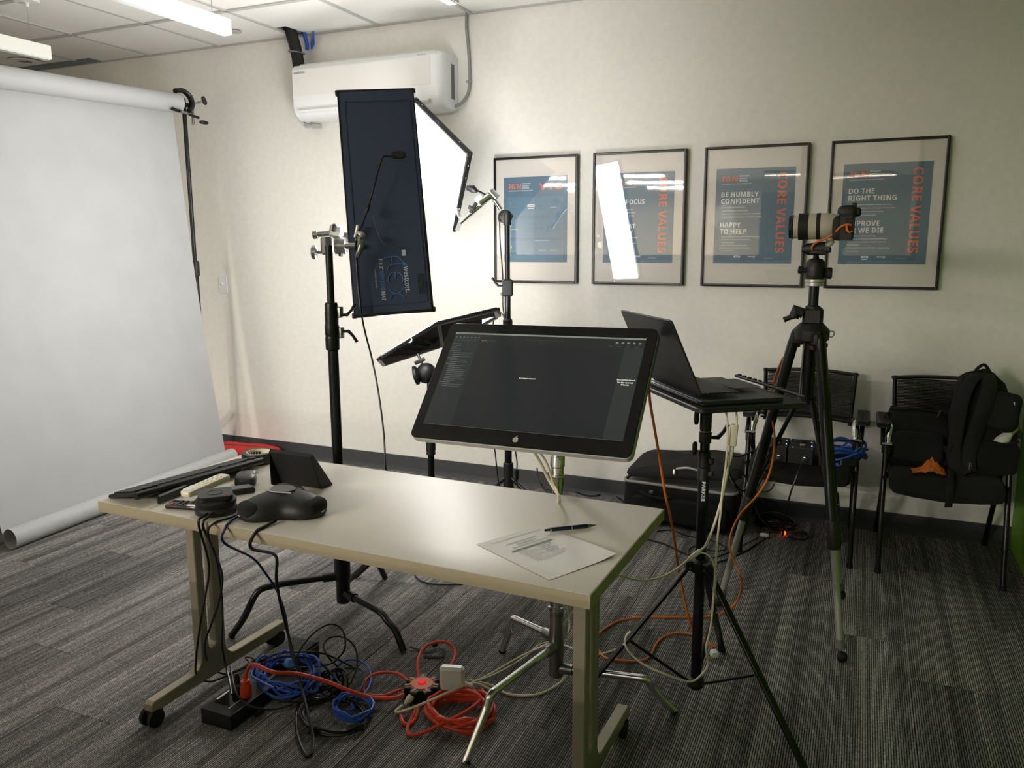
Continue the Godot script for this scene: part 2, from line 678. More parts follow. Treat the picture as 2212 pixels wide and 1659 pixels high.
	for k in range(-4, 11):
		var x := gx + 0.6096 * k
		if x > -7.0 and x < 0.73:
			part(ce, "grid_tee", mb().box(Vector3(x, H + 0.004, 1.75), Vector3(0.022, 0.012, 3.5), 0.001), M.tee)
	for j in 6:
		part(ce, "grid_tee", mb().box(Vector3(-3.15, H + 0.0035, 0.6052 + 0.6096 * j), Vector3(7.75, 0.011, 0.03), 0.001), M.tee)
	part(ce, "grid_tee", mb().box(Vector3(-3.15, H + 0.0035, 0.009), Vector3(7.75, 0.014, 0.018), 0.001), M.tee)
	for k in range(-3, 10):
		for j in range(0, 6):
			var xa := maxf(gx + 0.6096 * k, -7.0)
			var xb := minf(gx + 0.6096 * (k + 1), 0.73)
			var za := 0.0 if j == 0 else 0.6052 + 0.6096 * (j - 1)
			var zb := 0.6052 + 0.6096 * j
			if k == 3 and j == 0:   # the tile with its corner cut away for the pipes
				var poly := PackedVector2Array([Vector2(xa + 0.004, 0.208), Vector2(xa + 0.085, 0.206), Vector2(xa + 0.1, 0.005), Vector2(xb - 0.004, 0.005), Vector2(xb - 0.004, zb - 0.004), Vector2(xa + 0.004, zb - 0.004)])
				part(ce, "ceiling_tile", mb().prism(Vector3(0, H + 0.024, 0), Vector3.RIGHT, Vector3.BACK, poly, 0.018), M.tile)
			elif k == -2 and j == 0:
				part(ce, "ceiling_tile", mb().box(Vector3((xa + xb) / 2, H + 0.015, 0.36), Vector3(xb - xa - 0.006, 0.018, 0.48), 0.001), M.tile)
			else:
				part(ce, "ceiling_tile", mb().box(Vector3((xa + xb) / 2, H + 0.015, (za + zb) / 2), Vector3(xb - xa - 0.006, 0.018, zb - za - 0.006), 0.001), M.tile)

	# rubber baseboards with a small toe
	var bb := PackedVector2Array([Vector2(0, 0), Vector2(0.022, 0), Vector2(0.02, 0.006), Vector2(0.008, 0.018), Vector2(0.006, 0.03), Vector2(0.006, 0.097), Vector2(0.004, 0.1), Vector2(0, 0.1)])
	struct("baseboard_back", mb().prism(Vector3(0.735, 0, 0), Vector3.BACK, Vector3.UP, bb, 7.7), M.base, "dark grey rubber baseboard along the white wall", "baseboard")
	struct("baseboard_right", mb().prism(Vector3(0.735, 0, 0.0), Vector3.LEFT, Vector3.UP, bb, 5.0), M.base, "dark grey rubber baseboard along the green wall", "baseboard")


func ceiling_things() -> void:
	var spots := [[-4.09, "white linear pendant lamp hanging above the paper backdrop, its underside in shade", false], [-2.84, "brightly lit white linear pendant lamp hanging left of the ceiling pipes", true], [-1.62, "grey end of a linear pendant lamp at the top edge above the air conditioner", false]]
	for s in spots:
		var x: float = s[0]
		var t := thing("pendant_lamp", s[1], "lamp", Vector3(x, 2.43, 1.12), "linear pendants under the ceiling")
		part(t, "housing", mb().box(Vector3(x - 0.024, 2.468, 2.32), Vector3(0.048, 0.072, 2.4), 0.003), M.light_off)
		part(t, "diffuser", mb().box(Vector3(x - 0.024, 2.431, 2.32), Vector3(0.04, 0.006, 2.38), 0.001), M.white_plastic)
		for z in [1.22, 3.4]:
			part(t, "hanging_wire", mb().rod(Vector3(x - 0.024, 2.5, z), Vector3(x - 0.024, H - 0.02, z), 0.0012, 6), M.conduit)
			part(t, "canopy", mb().lathe(Vector3(x - 0.024, H - 0.022, z), [Vector2(0.01, -0.02), Vector2(0.012, 0), Vector2(0.06, 0.004), Vector2(0.062, 0.02)]), M.white_metal)
	var dl := thing("recessed_downlight", "round white recessed downlight in the ceiling above the backdrop", "downlight", Vector3(-5.485, 2.715, 0.254), "")
	part(dl, "trim_ring", mb().lathe(Vector3(-5.485, 2.715, 0.254), [Vector2(0.045, 0.002), Vector2(0.05, -0.004), Vector2(0.1, -0.003), Vector2(0.104, 0.003)], Vector3.UP, 32), M.white_metal)
	part(dl, "lens", mb().lathe(Vector3(-5.476, 2.713, 0.261), [Vector2(0.02, -0.001), Vector2(0.05, 0.001), Vector2(0.05, 0.004)], Vector3.UP, 32), M.grey)
	var sp := thing("sprinkler_plate", "round white cover plate in the ceiling beside the lit pendant end", "cover plate", Vector3(-3.592, 2.715, 0.255))
	part(sp, "plate", mb().lathe(Vector3(-3.586, 2.713, 0.261), [Vector2(0.034, 0), Vector2(0.038, 0.002), Vector2(0.038, 0.006)], Vector3.UP, 28), M.tee)
	var df := thing("air_diffuser", "long slim bluish air slot in the ceiling along the wall above the backdrop", "vent", Vector3(-5.8, H, 0.08))
	part(df, "frame", mb().box(Vector3(-5.72, H + 0.004, 0.064), Vector3(1.4, 0.012, 0.1), 0.001), mat(Color(0.42, 0.47, 0.49), 0.5))
	for k in 3:
		part(df, "slat", mb().box(Vector3(-5.72, H - 0.004, 0.035 + k * 0.028), Vector3(1.36, 0.006, 0.012), 0.001), mat(Color(0.5, 0.54, 0.55), 0.5))
	# hall tubes: the last pair shows in the frames, the rest is added fill
	var hl := [[-4.9, 8.0], [-3.4, 8.3], [-4.9, 9.4], [-3.4, 9.7], [-4.9, 10.8], [-3.4, 11.1], [-1.0, 9.0], [-0.1, 10.0]]
	for k in hl.size():
		var c := Vector3(hl[k][0], 2.5, hl[k][1])
		var t := thing("hall_and_fill_pendant", "glowing warm linear pendant in the hall behind the photographer, most of them added for fill light", "lamp", c, "warm pendants of the hall")
		var e := LH if k < 6 else LH * 0.03
		part(t, "housing", mb().box(c + Vector3(0, 0.035, 0), Vector3(1.0, 0.05, 0.05), 0.003), M.black_metal)
		part(t, "lamp_tube", mb().box(c, Vector3(0.98, 0.02, 0.04), 0.002), M.warm_tube)
		part(t, "hanging_wire", mb().rod(c + Vector3(0, 0.06, 0), Vector3(c.x, H, c.z), 0.002, 6), M.conduit)
		area_light(t, c + Vector3(0, -0.014, 0), Vector3.DOWN, Vector3.BACK, 0.96, 0.04, Color(1.0, 0.96, 0.9), e)


func wall_things() -> void:
	# split air conditioner, its left end at x -3.22
	var ac := thing("air_conditioner", "white wall-mounted split air conditioner below the ceiling above the lamps", "air conditioner", Vector3(-2.715, 2.19, 0.0))
	var prof := PackedVector2Array([Vector2(0.002, 2.2), Vector2(0.002, 2.5), Vector2(0.14, 2.505), Vector2(0.19, 2.498), Vector2(0.212, 2.475), Vector2(0.214, 2.30), Vector2(0.212, 2.255), Vector2(0.19, 2.21), Vector2(0.15, 2.188), Vector2(0.06, 2.185)])
	var rings := []
	for e in [[-3.22, 0.9], [-3.214, 1.0], [-2.255, 1.0], [-2.228, 0.975], [-2.212, 0.9], [-2.205, 0.8]]:
		var ring := PackedVector3Array()
		for q in prof:
			ring.append(Vector3(e[0], 2.345 + (q.y - 2.345) * (0.5 + e[1] * 0.5), 0.002 + (q.x - 0.002) * e[1]))
		rings.append(ring)
	part(ac, "body", mb().loft(rings, 35.0), M.white_plastic)
	part(ac, "front_panel", mb().box(Vector3(-2.735, 2.395, 0.2135), Vector3(0.93, 0.15, 0.004), 0.0015), M.white_metal)
	part(ac, "vane", mb().tube([Vector3(-3.17, 2.235, 0.2), Vector3(-2.28, 2.235, 0.2)], 0.028, 14, 0.4), M.white_plastic)
	part(ac, "top_grille", mb().box(Vector3(-2.72, 2.505, 0.15), Vector3(0.93, 0.008, 0.05), 0.002), M.white_metal)
	part(ac, "display", mb().prism(Vector3(-2.44, 2.19, 0.208), Vector3.RIGHT, Vector3(0, 1, 0.1).normalized(), PackedVector2Array([Vector2(0.02, 0.0), Vector2(0.1, 0.0), Vector2(0.075, 0.055), Vector2(0, 0.055)]), 0.005), M.black_gloss)
	part(ac, "energy_label", mb().box(Vector3(-2.212, 2.35, 0.07), Vector3(0.016, 0.19, 0.04), 0.0), M.grey, "pale grey rating label")
	part(ac, "socket_plate", mb().box(Vector3(-2.217, 2.452, 0.1), Vector3(0.02, 0.03, 0.03), 0.001), M.dark_grey)
	letters(ac, "SAMSUNG", Vector3(-3.2, 2.448, 0.2155), Vector3.RIGHT, Vector3.UP, 0.012, M.grey, 0.0)
	letters(ac, "WindFree", Vector3(-2.35, 2.476, 0.2155), Vector3.RIGHT, Vector3.UP, 0.009, M.pale_ink, 0.0, false)
	letters(ac, "A/C", Vector3(-2.412, 2.222, 0.218), Vector3.RIGHT, Vector3.UP, 0.016, M.white_ink)
	# pipes into the ceiling
	var pipe := thing("insulated_pipe", "thick black insulated pipe bundle from the ceiling hole to the air conditioner", "pipe", Vector3(-3.28, 2.47, 0.1))
	part(pipe, "insulation", cable([Vector3(-3.3, 2.86, 0.12), Vector3(-3.3, 2.74, 0.1), Vector3(-3.278, 2.64, 0.09), Vector3(-3.262, 2.56, 0.09), Vector3(-3.258, 2.49, 0.09)], 0.036, 5, 14), M.rubber)
	part(pipe, "insulation", cable([Vector3(-3.27, 2.86, 0.16), Vector3(-3.272, 2.74, 0.13), Vector3(-3.25, 2.64, 0.115), Vector3(-3.237, 2.56, 0.11), Vector3(-3.236, 2.49, 0.1)], 0.026, 5, 12), M.rubber)
	part(pipe, "tie", mb().lathe(Vector3(-3.262, 2.6, 0.1), [Vector2(0.05, -0.004), Vector2(0.052, 0), Vector2(0.05, 0.004)], Vector3(0.15, 1, 0), 20), M.grey, "pale cable tie")
	solo("blue_wire", cable([Vector3(-3.24, 2.85, 0.06), Vector3(-3.235, 2.72, 0.05), Vector3(-3.225, 2.66, 0.04), Vector3(-3.235, 2.63, 0.03)], 0.012, 5, 8), M.blue_cable, "bright blue wire hanging from the ceiling hole beside the black pipe", "wire")
	solo("blue_connector", mb().tube([Vector3(-3.17, 2.8, 0.05), Vector3(-3.172, 2.7, 0.045), Vector3(-3.19, 2.66, 0.03), Vector3(-3.21, 2.63, 0.02)], [0.004, 0.006, 0.012, 0.003], 8), M.blue_cable, "blue wire connector dangling right of the black pipe at the ceiling", "wire")
	solo("drain_hose", cable([Vector3(-3.235, 2.36, 0.07), Vector3(-3.28, 2.33, 0.05), Vector3(-3.305, 2.26, 0.04), Vector3(-3.29, 2.2, 0.04), Vector3(-3.24, 2.165, 0.05), Vector3(-3.2, 2.17, 0.06)], 0.01), M.white_metal, "white drain hose curving down the left end of the air conditioner", "hose")
	solo("red_wire", mb().tube([Vector3(-3.235, 2.41, 0.06), Vector3(-3.25, 2.375, 0.06), Vector3(-3.27, 2.345, 0.06)], [0.007, 0.012, 0.005], 8), M.red, "short red wire end at the left side of the air conditioner", "wire")
	var mp := thing("mounting_bracket", "small galvanised bracket with blue wire under the air conditioner's left corner", "bracket", Vector3(-3.2, 2.16, 0.05))
	part(mp, "plate", mb().box(Vector3(-3.2, 2.17, 0.05), Vector3(0.09, 0.018, 0.06), 0.002), M.alu)
	part(mp, "wire", cable([Vector3(-3.23, 2.19, 0.09), Vector3(-3.2, 2.2, 0.1), Vector3(-3.17, 2.19, 0.1)], 0.008), M.blue_cable, "blue wire")
	var cd := thing("conduit", "grey flexible conduit from the ceiling to the air conditioner's right end", "conduit", Vector3(-2.13, 2.2, 0.012))
	part(cd, "tube", cable([Vector3(-2.137, 2.75, 0.014), Vector3(-2.142, 2.65, 0.014), Vector3(-2.13, 2.52, 0.014), Vector3(-2.125, 2.38, 0.014), Vector3(-2.133, 2.3, 0.016), Vector3(-2.165, 2.245, 0.03), Vector3(-2.215, 2.215, 0.05)], 0.009, 6, 10), M.conduit)
	part(cd, "clip", mb().box(Vector3(-2.13, 2.358, 0.008), Vector3(0.03, 0.014, 0.016), 0.002).lathe(Vector3(-2.146, 2.358, 0.008), [Vector2(0.008, 0), Vector2(0.006, 0.006)], Vector3.BACK, 12), M.alu)
	# light switch
	var sw := thing("light_switch", "white toggle light switch plate on the wall beside the backdrop", "switch", Vector3(-4.055, 1.115, 0.0))
	part(sw, "plate", mb().box(Vector3(-4.055, 1.173, 0.003), Vector3(0.07, 0.115, 0.007), 0.0025), M.white_plastic)
	part(sw, "toggle", mb().box(Vector3(-4.055, 1.177, 0.011), Vector3(0.009, 0.012, 0.018), 0.002, Basis(Vector3.RIGHT, -0.4)), M.white_plastic)
	for s in [-1, 1]:
		part(sw, "screw", mb().lathe(Vector3(-4.055, 1.173 + s * 0.03, 0.006), [Vector2(0.003, 0), Vector2(0.002, 0.001)], Vector3.BACK, 10), M.white_metal)
	posters()
	# wall screen on the green wall
	var tv := thing("wall_screen", "large black framed wall screen on the green wall at the right edge", "television", Vector3(0.7, 1.3, 2.0))
	part(tv, "housing", mb().box(Vector3(0.705, 1.72, 2.0), Vector3(0.05, 0.88, 1.5), 0.006), M.dark_grey)
	part(tv, "bezel", mb().box(Vector3(0.677, 2.15, 2.0), Vector3(0.012, 0.03, 1.49), 0.002).box(Vector3(0.677, 1.3, 2.0), Vector3(0.012, 0.05, 1.49), 0.002).box(Vector3(0.677, 1.72, 1.262), Vector3(0.012, 0.86, 0.022), 0.002).box(Vector3(0.677, 1.72, 2.738), Vector3(0.012, 0.86, 0.022), 0.002), M.black_gloss)
	part(tv, "screen", mb().box(Vector3(0.68, 1.73, 2.0), Vector3(0.004, 0.83, 1.46), 0.0), mat(Color(0.3, 0.32, 0.31), 0.3))
	part(tv, "sensor", mb().box(Vector3(0.69, 1.262, 1.5), Vector3(0.02, 0.02, 0.05), 0.004), M.black)


func posters() -> void:
	var FX := [-1.9731, -1.3786, -0.7798, -0.1764]
	var lab := ["framed blue poster with rows of circles, partly behind the lamp stand", "framed blue core focus poster, second from the left in the row", "framed blue poster reading be humbly confident, left of the camera", "framed blue poster reading do the right thing, behind the camera"]
	var R := Vector3.RIGHT
	var U := Vector3.UP
	var acr: StandardMaterial3D = M.glass.duplicate()
	acr.normal_enabled = true
	acr.normal_texture = noise_tex(0.004, 0.0, 1.0, 33, 256, 2)
	var nt := acr.normal_texture as NoiseTexture2D
	nt.as_normal_map = true
	nt.color_ramp = null
	nt.bump_strength = 1.0
	acr.normal_scale = 0.12
	acr.uv1_triplanar = true
	acr.uv1_scale = Vector3.ONE * 1.2
	for k in 4:
		var x: float = FX[k] + 0.2534
		var y := 1.5737
		var o := Vector3(x, y, 0.0)
		var t := thing("framed_poster", lab[k], "poster", Vector3(x, 1.2219, 0.0), "framed posters in a row")
		var w := 0.5067
		var h := 0.7036
		# the frames lean off the wall a little: 25 mm deep
		part(t, "backing", mb().box(o + Vector3(0, 0, 0.012), Vector3(w - 0.02, h - 0.02, 0.006), 0.0), M.black)
		for s in [-1, 1]:
			part(t, "frame_side", mb().box(o + Vector3(s * (w / 2 - 0.0065), 0, 0.016), Vector3(0.013, h, 0.028), 0.0015), M.frame_black)
			part(t, "frame_rail", mb().box(o + Vector3(0, s * (h / 2 - 0.0065), 0.016), Vector3(w - 0.026, 0.013, 0.028), 0.0015), M.frame_black)
		part(t, "mount", mb().box(o + Vector3(0, 0, 0.017), Vector3(w - 0.025, h - 0.025, 0.004), 0.0), M.mount)
		var pr := part(t, "print", mb().box(o + Vector3(0, 0.004, 0.0195), Vector3(0.385, 0.475, 0.0012), 0.0), M.print)
		var ps := part(t, "pane", mb().box(o + Vector3(0, 0, 0.024), Vector3(w - 0.026, h - 0.026, 0.002), 0.0), acr, "clear wavy acrylic pane")
		var z := 0.0203
		var l := x - 0.1925    # print left
		var tp := y + 0.004 + 0.2375   # print top
		var P := func(px: float, py: float) -> Vector3: return Vector3(l + px * 0.385, tp - py * 0.475, z)
		letters(pr, "IGN", P.call(0.075, 0.135), R, U, 0.0265, M.orange_ink, 0.0, true, 0.078)
		for i in 3:
			letters(pr, ["INSURANCE", "GROWTH", "NETWORK"][i], P.call(0.3, 0.085 + i * 0.0255), R, U, 0.0062, M.white_ink, 0.0, true)
		letters(pr, "Unlocking Potential, Accelerating Growth", P.call(0.075, 0.168), R, U, 0.0052, M.white_ink, 0.0, true, 0.148)
		if k == 0:
			letters(pr, "VTO", P.call(0.565, 0.155), R, U, 0.036, M.orange_ink, 0.0, true, 0.138)
			part(pr, "strike_line", mb().box(P.call(0.74, 0.115), Vector3(0.08, 0.0014, 0.0006), 0.0), M.yellow_ink)
			var caps := [["BUILD A GREAT", "COMPANY"], ["BY INVESTING IN", "GREAT PEOPLE"], ["WHO IN TURN", "ACCOMPLISH", "REMARKABLE", "THINGS"]]
			var inn := [["", "mango", ""], ["RIGHT\nPURPOSE", "RIGHT\nPEOPLE", "RIGHT\nTHINKING"], ["SIMPLE", "CONTROLLABLE", "PREDICTABLE"]]
			for r in 3:
				var cy := 0.33 + r * 0.257
				part(pr, "row_band", mb().box(P.call(0.5, cy + 0.012) + Vector3(0, 0, -0.0003), Vector3(0.34, 0.104, 0.0006), 0.0), M.print_band)
				letters(pr, str(r + 1), P.call(0.095, cy - 0.008), R, U, 0.016, M.yellow_ink)
				for i in caps[r].size():
					letters(pr, caps[r][i], P.call(0.095, cy + 0.03 + i * 0.018), R, U, 0.0045, M.yellow_ink, 0.0, true)
				for i in 3:
					var c: Vector3 = P.call(0.435 + i * 0.178, cy + 0.012)
					var ring := []
					for a in 29:
						ring.append(c + Vector3(cos(TAU * a / 28), sin(TAU * a / 28), 0) * 0.0345)
					part(pr, "circle", mb().tube(ring, 0.0007, 5), M.mauve_ink)
					if inn[r][i] != "":
						letters(pr, inn[r][i], c - Vector3(0, 0.0 if inn[r][i].contains("\n") else 0.004, 0), R, U, 0.0048 if r else 0.0075, M.white_ink, 0.5)
				if r == 0:
					part(pr, "emblem", mb().box(P.call(0.435, cy + 0.006), Vector3(0.044, 0.014, 0.0006), 0.0), M.white_ink)
					letters(pr, "GMB", P.call(0.435, cy + 0.015) + Vector3(0, 0, 0.0006), R, U, 0.008, M.print, 0.5, true, 0.032)
					part(pr, "emblem", mb().box(P.call(0.435, cy + 0.038), Vector3(0.038, 0.004, 0.0006), 0.0), M.white_ink)
					part(pr, "emblem", mb().box(P.call(0.79, cy + 0.03), Vector3(0.036, 0.0016, 0.0006), 0.0), M.white_ink)
			part(pr, "rule", mb().box(P.call(0.61, 0.745), Vector3(0.09, 0.0014, 0.0006), 0.0), M.white_ink)
			continue
		letters(pr, "CORE VALUES", P.call(0.79, 0.055), Vector3.DOWN, R, 0.042, M.orange_ink, 0.0, true, 0.395)
		var heads: Array = [["CORE FOCUS"], ["BE HUMBLY", "CONFIDENT"], ["DO THE", "RIGHT THING"]][k - 1]
		var heads2: Array = [["DO WHAT", "YOU SAY"], ["HAPPY", "TO HELP"], ["IMPROVE", "OR WE DIE"]][k - 1]
		var y1: float = [0.345, 0.295, 0.295][k - 1]
		for i in heads.size():
			letters(pr, heads[i], P.call(0.075, y1 + i * 0.07), R, U, 0.024, M.white_ink, 0.0, true)
		for i in heads2.size():
			letters(pr, heads2[i], P.call(0.075, 0.615 + i * 0.07), R, U, 0.024, M.white_ink, 0.0, true)
		var t1: Array = [["Build businesses by investing in great", "people to accomplish remarkable things.", "Deliver an insurance experience simply,", "controllable and predictable."],
			["Down to earth, we give a damn.", "We ask, not assume, to gain clarity.", "Passionate in our work, committed to serving others.", "Embody humility, steering clear of arrogance and ego."],
			["Commit deep trust with peers, carriers, and clients.", "Prioritize the needs of our relationships in every action.", "Communicate with honesty and integrity.", "Serve the collective greater good."]][k - 1]
		var t2: Array = [["Do all things with clarity, expectations, and", "results in mind.", "Respond quickly with a responsible mind.", "Keep every promise.", "Take full responsibility in all actions."],
			["Invest in each other frequently and wholeheartedly.", "Enjoy collaborating and finding the best", "solutions together.", "Always committed to doing our best.", "Proactively driven to deliver value before", "expecting returns."],
			["Act in a purpose beyond ourselves.", "Challenge the status quo, embracing innovation.", "Embrace failure as a step to a better tomorrow,", "embodying grit.", "Firmly reject the notion of \"it's fine,\" always aiming", "for excellence."]][k - 1]
		for i in t1.size():
			letters(pr, t1[i], P.call(0.095 if k > 1 else 0.075, 0.415 + i * 0.034), R, U, 0.0054, M.white_ink, 0.0, true)
			if k > 1:
				part(pr, "bullet", mb().box(P.call(0.078, 0.411 + i * 0.034), Vector3(0.003, 0.003, 0.0006), 0.0), M.white_ink)
		for i in t2.size():
			var y2 := 0.725 + i * (0.034 if t2.size() == 5 else 0.03)
			letters(pr, t2[i], P.call(0.095, y2), R, U, 0.0054, M.white_ink, 0.0, true)
			if not t2[i] in ["results in mind.", "solutions together.", "expecting returns.", "embodying grit.", "for excellence."]:
				part(pr, "bullet", mb().box(P.call(0.078, y2 - 0.004), Vector3(0.003, 0.003, 0.0006), 0.0), M.white_ink)
		part(pr, "emblem", mb().box(P.call(0.31, 0.928), Vector3(0.032, 0.01, 0.0006), 0.0), M.white_ink)
		letters(pr, "GMB", P.call(0.31, 0.935) + Vector3(0, 0, 0.0006), R, U, 0.0055, M.print, 0.5)
		part(pr, "emblem", mb().box(P.call(0.31, 0.953), Vector3(0.026, 0.003, 0.0006), 0.0), M.white_ink)
		letters(pr, "mango", P.call(0.5, 0.94), R, U, 0.0085, M.white_ink, 0.5)
		part(pr, "emblem", mb().box(P.call(0.71, 0.945), Vector3(0.045, 0.0012, 0.0006), 0.0), M.white_ink)


func backdrop() -> void:
	var t := thing("paper_backdrop", "wide white seamless paper backdrop hanging from a roll, its lower end curled on the carpet", "backdrop", Vector3(-3.85, 0, 1.12))
	# the roll hangs a little lower at its near end
	var ra := Vector3(-4.0, 2.318, 0.345)
	var rb := Vector3(-4.0, 2.25, 1.96)
	var dir := (rb - ra).normalized()
	part(t, "roll", mb().lathe(ra, [Vector2(0.026, 0.01), Vector2(0.026, 0), Vector2(0.056, 0), Vector2(0.0575, 0.002), Vector2(0.0575, ra.distance_to(rb) - 0.002), Vector2(0.056, ra.distance_to(rb))], dir, 40), M.paper)
	part(t, "core_tube", mb().rod(ra - dir * 0.03, rb + dir * 0.03, 0.024), M.leather, "brown cardboard core")
	# the sheet: down from the roll, forward to the floor, then curled up and over
	var prof := []
	prof.append(Vector2(-0.052, 0.0))
	for i in 13:
		var k := i / 12.0
		prof.append(Vector2(-0.05 + 0.16 * k + 0.045 * k * k, -0.02 - (2.22 - 0.06) * k))
	var pts := []
	var n := 18
	var top := []
	for s in n + 1:
		var k := float(s) / n
		var a := ra.lerp(rb, k)
		var foot := Vector3(-3.835, 0.06, 0.31).lerp(Vector3(-3.72, 0.06, 1.925), k)
		var row := []
		for i in 15:
			var q := i / 14.0
			var p := (a + Vector3(-0.054, 0, 0)).lerp(foot, q)
			p.z = lerpf(a.z, foot.z, q)
			p.x += -0.03 * sin(q * PI) + 0.004 * sin(k * 9.0 + q * 5.0) * q
			row.append(p)
		var c := foot + Vector3(0.0525, -0.004, 0)
		for i in range(1, 20):
			var b := PI + TAU * 1.02 * i / 19.0
			var rr := 0.0525 - 0.006 * i / 19.0
			row.append(c + Vector3(cos(b) * rr, sin(b) * rr, 0))
		top.append(row)
	var v := PackedVector3Array()
	var tr := PackedInt32Array()
	var m: int = top[0].size()
	for side in 2:
		for row in top:
			for i in m:
				var d: Vector3 = (row[mini(i + 1, m - 1)] - row[maxi(i - 1, 0)]).normalized()
				v.append(row[i] + Vector3(-d.y, d.x, 0) * (0.0005 if side == 0 else -0.0005))
	var off := (n + 1) * m
	for s in n:
		for i in m - 1:
			var a := s * m + i
			tr.append_array([a, a + 1, a + m + 1, a, a + m + 1, a + m, off + a, off + a + m + 1, off + a + 1, off + a, off + a + m, off + a + m + 1])
	for i in m - 1:
		for a in [i, n * m + i]:
			tr.append_array([a, off + a + 1, a + 1, a, off + a, off + a + 1])
	for s in n:
		for a in [s * m, s * m + m - 1]:
			tr.append_array([a, a + m, off + a + m, a, off + a + m, off + a])
	var bs := mb()
	bs.add(v, tr, 50.0)
	part(t, "sheet", bs, M.paper)

	var st := thing("backdrop_stand", "black backdrop stand pole behind the far edge of the white paper", "stand", Vector3(-4.03, 0, 0.27))
	part(st, "pole", mb().rod(Vector3(-4.03, 0.03, 0.27), Vector3(-4.03, 1.3, 0.27), 0.017).rod(Vector3(-4.03, 1.28, 0.27), Vector3(-4.03, 2.36, 0.27), 0.0135), M.black_metal)
	part(st, "collar", mb().lathe(Vector3(-4.03, 1.24, 0.27), [Vector2(0.02, 0), Vector2(0.026, 0.005), Vector2(0.026, 0.09), Vector2(0.02, 0.1)]), M.black_plastic)
	part(st, "crossbar", mb().rod(Vector3(-4.0, 2.318, 0.26), Vector3(-4.0, 2.25, 2.05), 0.014), M.black_metal)
	for f in [Vector3(-4.4, 0.012, 0.2), Vector3(-4.12, 0.012, 0.62), Vector3(-4.08, 0.012, 0.06)]:
		part(st, "leg", mb().rod(Vector3(-4.03, 0.35, 0.27), f, 0.011, 10), M.black_metal)
	part(st, "header_bar", mb().box(Vector3(-4.09, 2.355, 0.42), Vector3(0.03, 0.05, 0.3), 0.003), M.grey, "grey flat bar above the roll")
	var hd := thing("roll_clamp", "black hook clamp with a wing knob holding the backdrop roll's far end", "clamp", Vector3(-4.0, 2.3, 0.29))
	part(hd, "jaw", mb().tube(smooth([Vector3(-4.0, 2.39, 0.36), Vector3(-4.0, 2.4, 0.3), Vector3(-3.99, 2.37, 0.255), Vector3(-3.98, 2.315, 0.25), Vector3(-3.98, 2.28, 0.28)], 4), 0.022, 10, 0.7), M.black)
	part(hd, "screw", mb().rod(Vector3(-3.98, 2.32, 0.26), Vector3(-3.95, 2.35, 0.19), 0.006), M.steel)
	part(hd, "wing_knob", mb().blob(Vector3(-3.945, 2.355, 0.18), Vector3(0.02, 0.055, 0.03), 0.7, Basis(Vector3.RIGHT, 0.5)), M.black_plastic)
	part(hd, "wing_knob", mb().blob(Vector3(-3.95, 2.22, 0.19), Vector3(0.03, 0.024, 0.07), 0.7), M.black_plastic)
	part(hd, "stud", mb().rod(Vector3(-3.98, 2.2, 0.25), Vector3(-3.98, 2.3, 0.25), 0.009), M.steel)
	var sc := thing("spring_clamp", "steel spring clamp with black rubber tips gripping the paper edge under the roll", "clamp", Vector3(-3.93, 2.269, 0.42))
	part(sc, "jaw", mb().tube([Vector3(-3.935, 2.264, 0.456), Vector3(-3.935, 2.256, 0.402)], [0.017, 0.012], 8, 0.6), M.rubber, "black rubber tip")
	part(sc, "spring_body", mb().tube([Vector3(-3.935, 2.26, 0.409), Vector3(-3.93, 2.249, 0.333)], [0.015, 0.01], 10, 0.7), M.steel)
	part(sc, "handle", mb().tube([Vector3(-3.93, 2.25, 0.341), Vector3(-3.93, 2.239, 0.257)], [0.012, 0.014], 8, 0.6), M.rubber)
	part(sc, "pivot", mb().lathe(Vector3(-3.92, 2.251, 0.41), [Vector2(0.007, 0), Vector2(0.007, 0.03)], Vector3(1, 0, 0.3), 10), M.steel)


# a frame panel: corners tl, tr, br, bl of its back as seen from behind; `lit` points out of its glowing side
func panel_frame(t: Node3D, tl: Vector3, tr: Vector3, br: Vector3, bl: Vector3, lit: Vector3, thick: float, wide := 0.012) -> void:
	var q := [tl, tr, br, bl]
	var mid: Vector3 = (tl + tr + br + bl) / 4.0
	for i in 4:
		var a: Vector3 = q[i]
		var b: Vector3 = q[(i + 1) % 4]
		var inward := (mid - (a + b) / 2.0).normalized() * wide * 0.5
		part(t, "frame_bar", mb().bar(a + inward + lit * thick * 0.5, b + inward + lit * thick * 0.5, thick, wide, lit, 0.002), M.black_metal)
		part(t, "frame_corner", mb().box(a.lerp(mid, 0.02) + lit * thick * 0.5, Vector3.ONE * 0.02, 0.003, Basis((b - a).normalized(), lit.cross((b - a).normalized()), lit)), M.black)


func sheet4(a: Vector3, b: Vector3, c: Vector3, d: Vector3, nrm: Vector3, th: float) -> MB:
	var v := PackedVector3Array([a, b, c, d, a + nrm * th, b + nrm * th, c + nrm * th, d + nrm * th])
	var t := PackedInt32Array([0, 2, 1, 0, 3, 2, 4, 5, 6, 4, 6, 7])
	for i in 4:
		var j := (i + 1) % 4
		t.append_array([i, j, j + 4, i, j + 4, i + 4])
	var b2 := mb()
	b2.add(v, t, 20.0)
	return b2


# a lever that locks a stand's collar
func lever(t: Node3D, at: Vector3, dir: Vector3, down: Vector3) -> void:
	part(t, "lever", mb().tube([at, at + dir * 0.02, at + dir * 0.035 + down * 0.016, at + dir * 0.05 + down * 0.04], [0.008, 0.011, 0.009, 0.01], 8, 0.6), M.black_plastic)


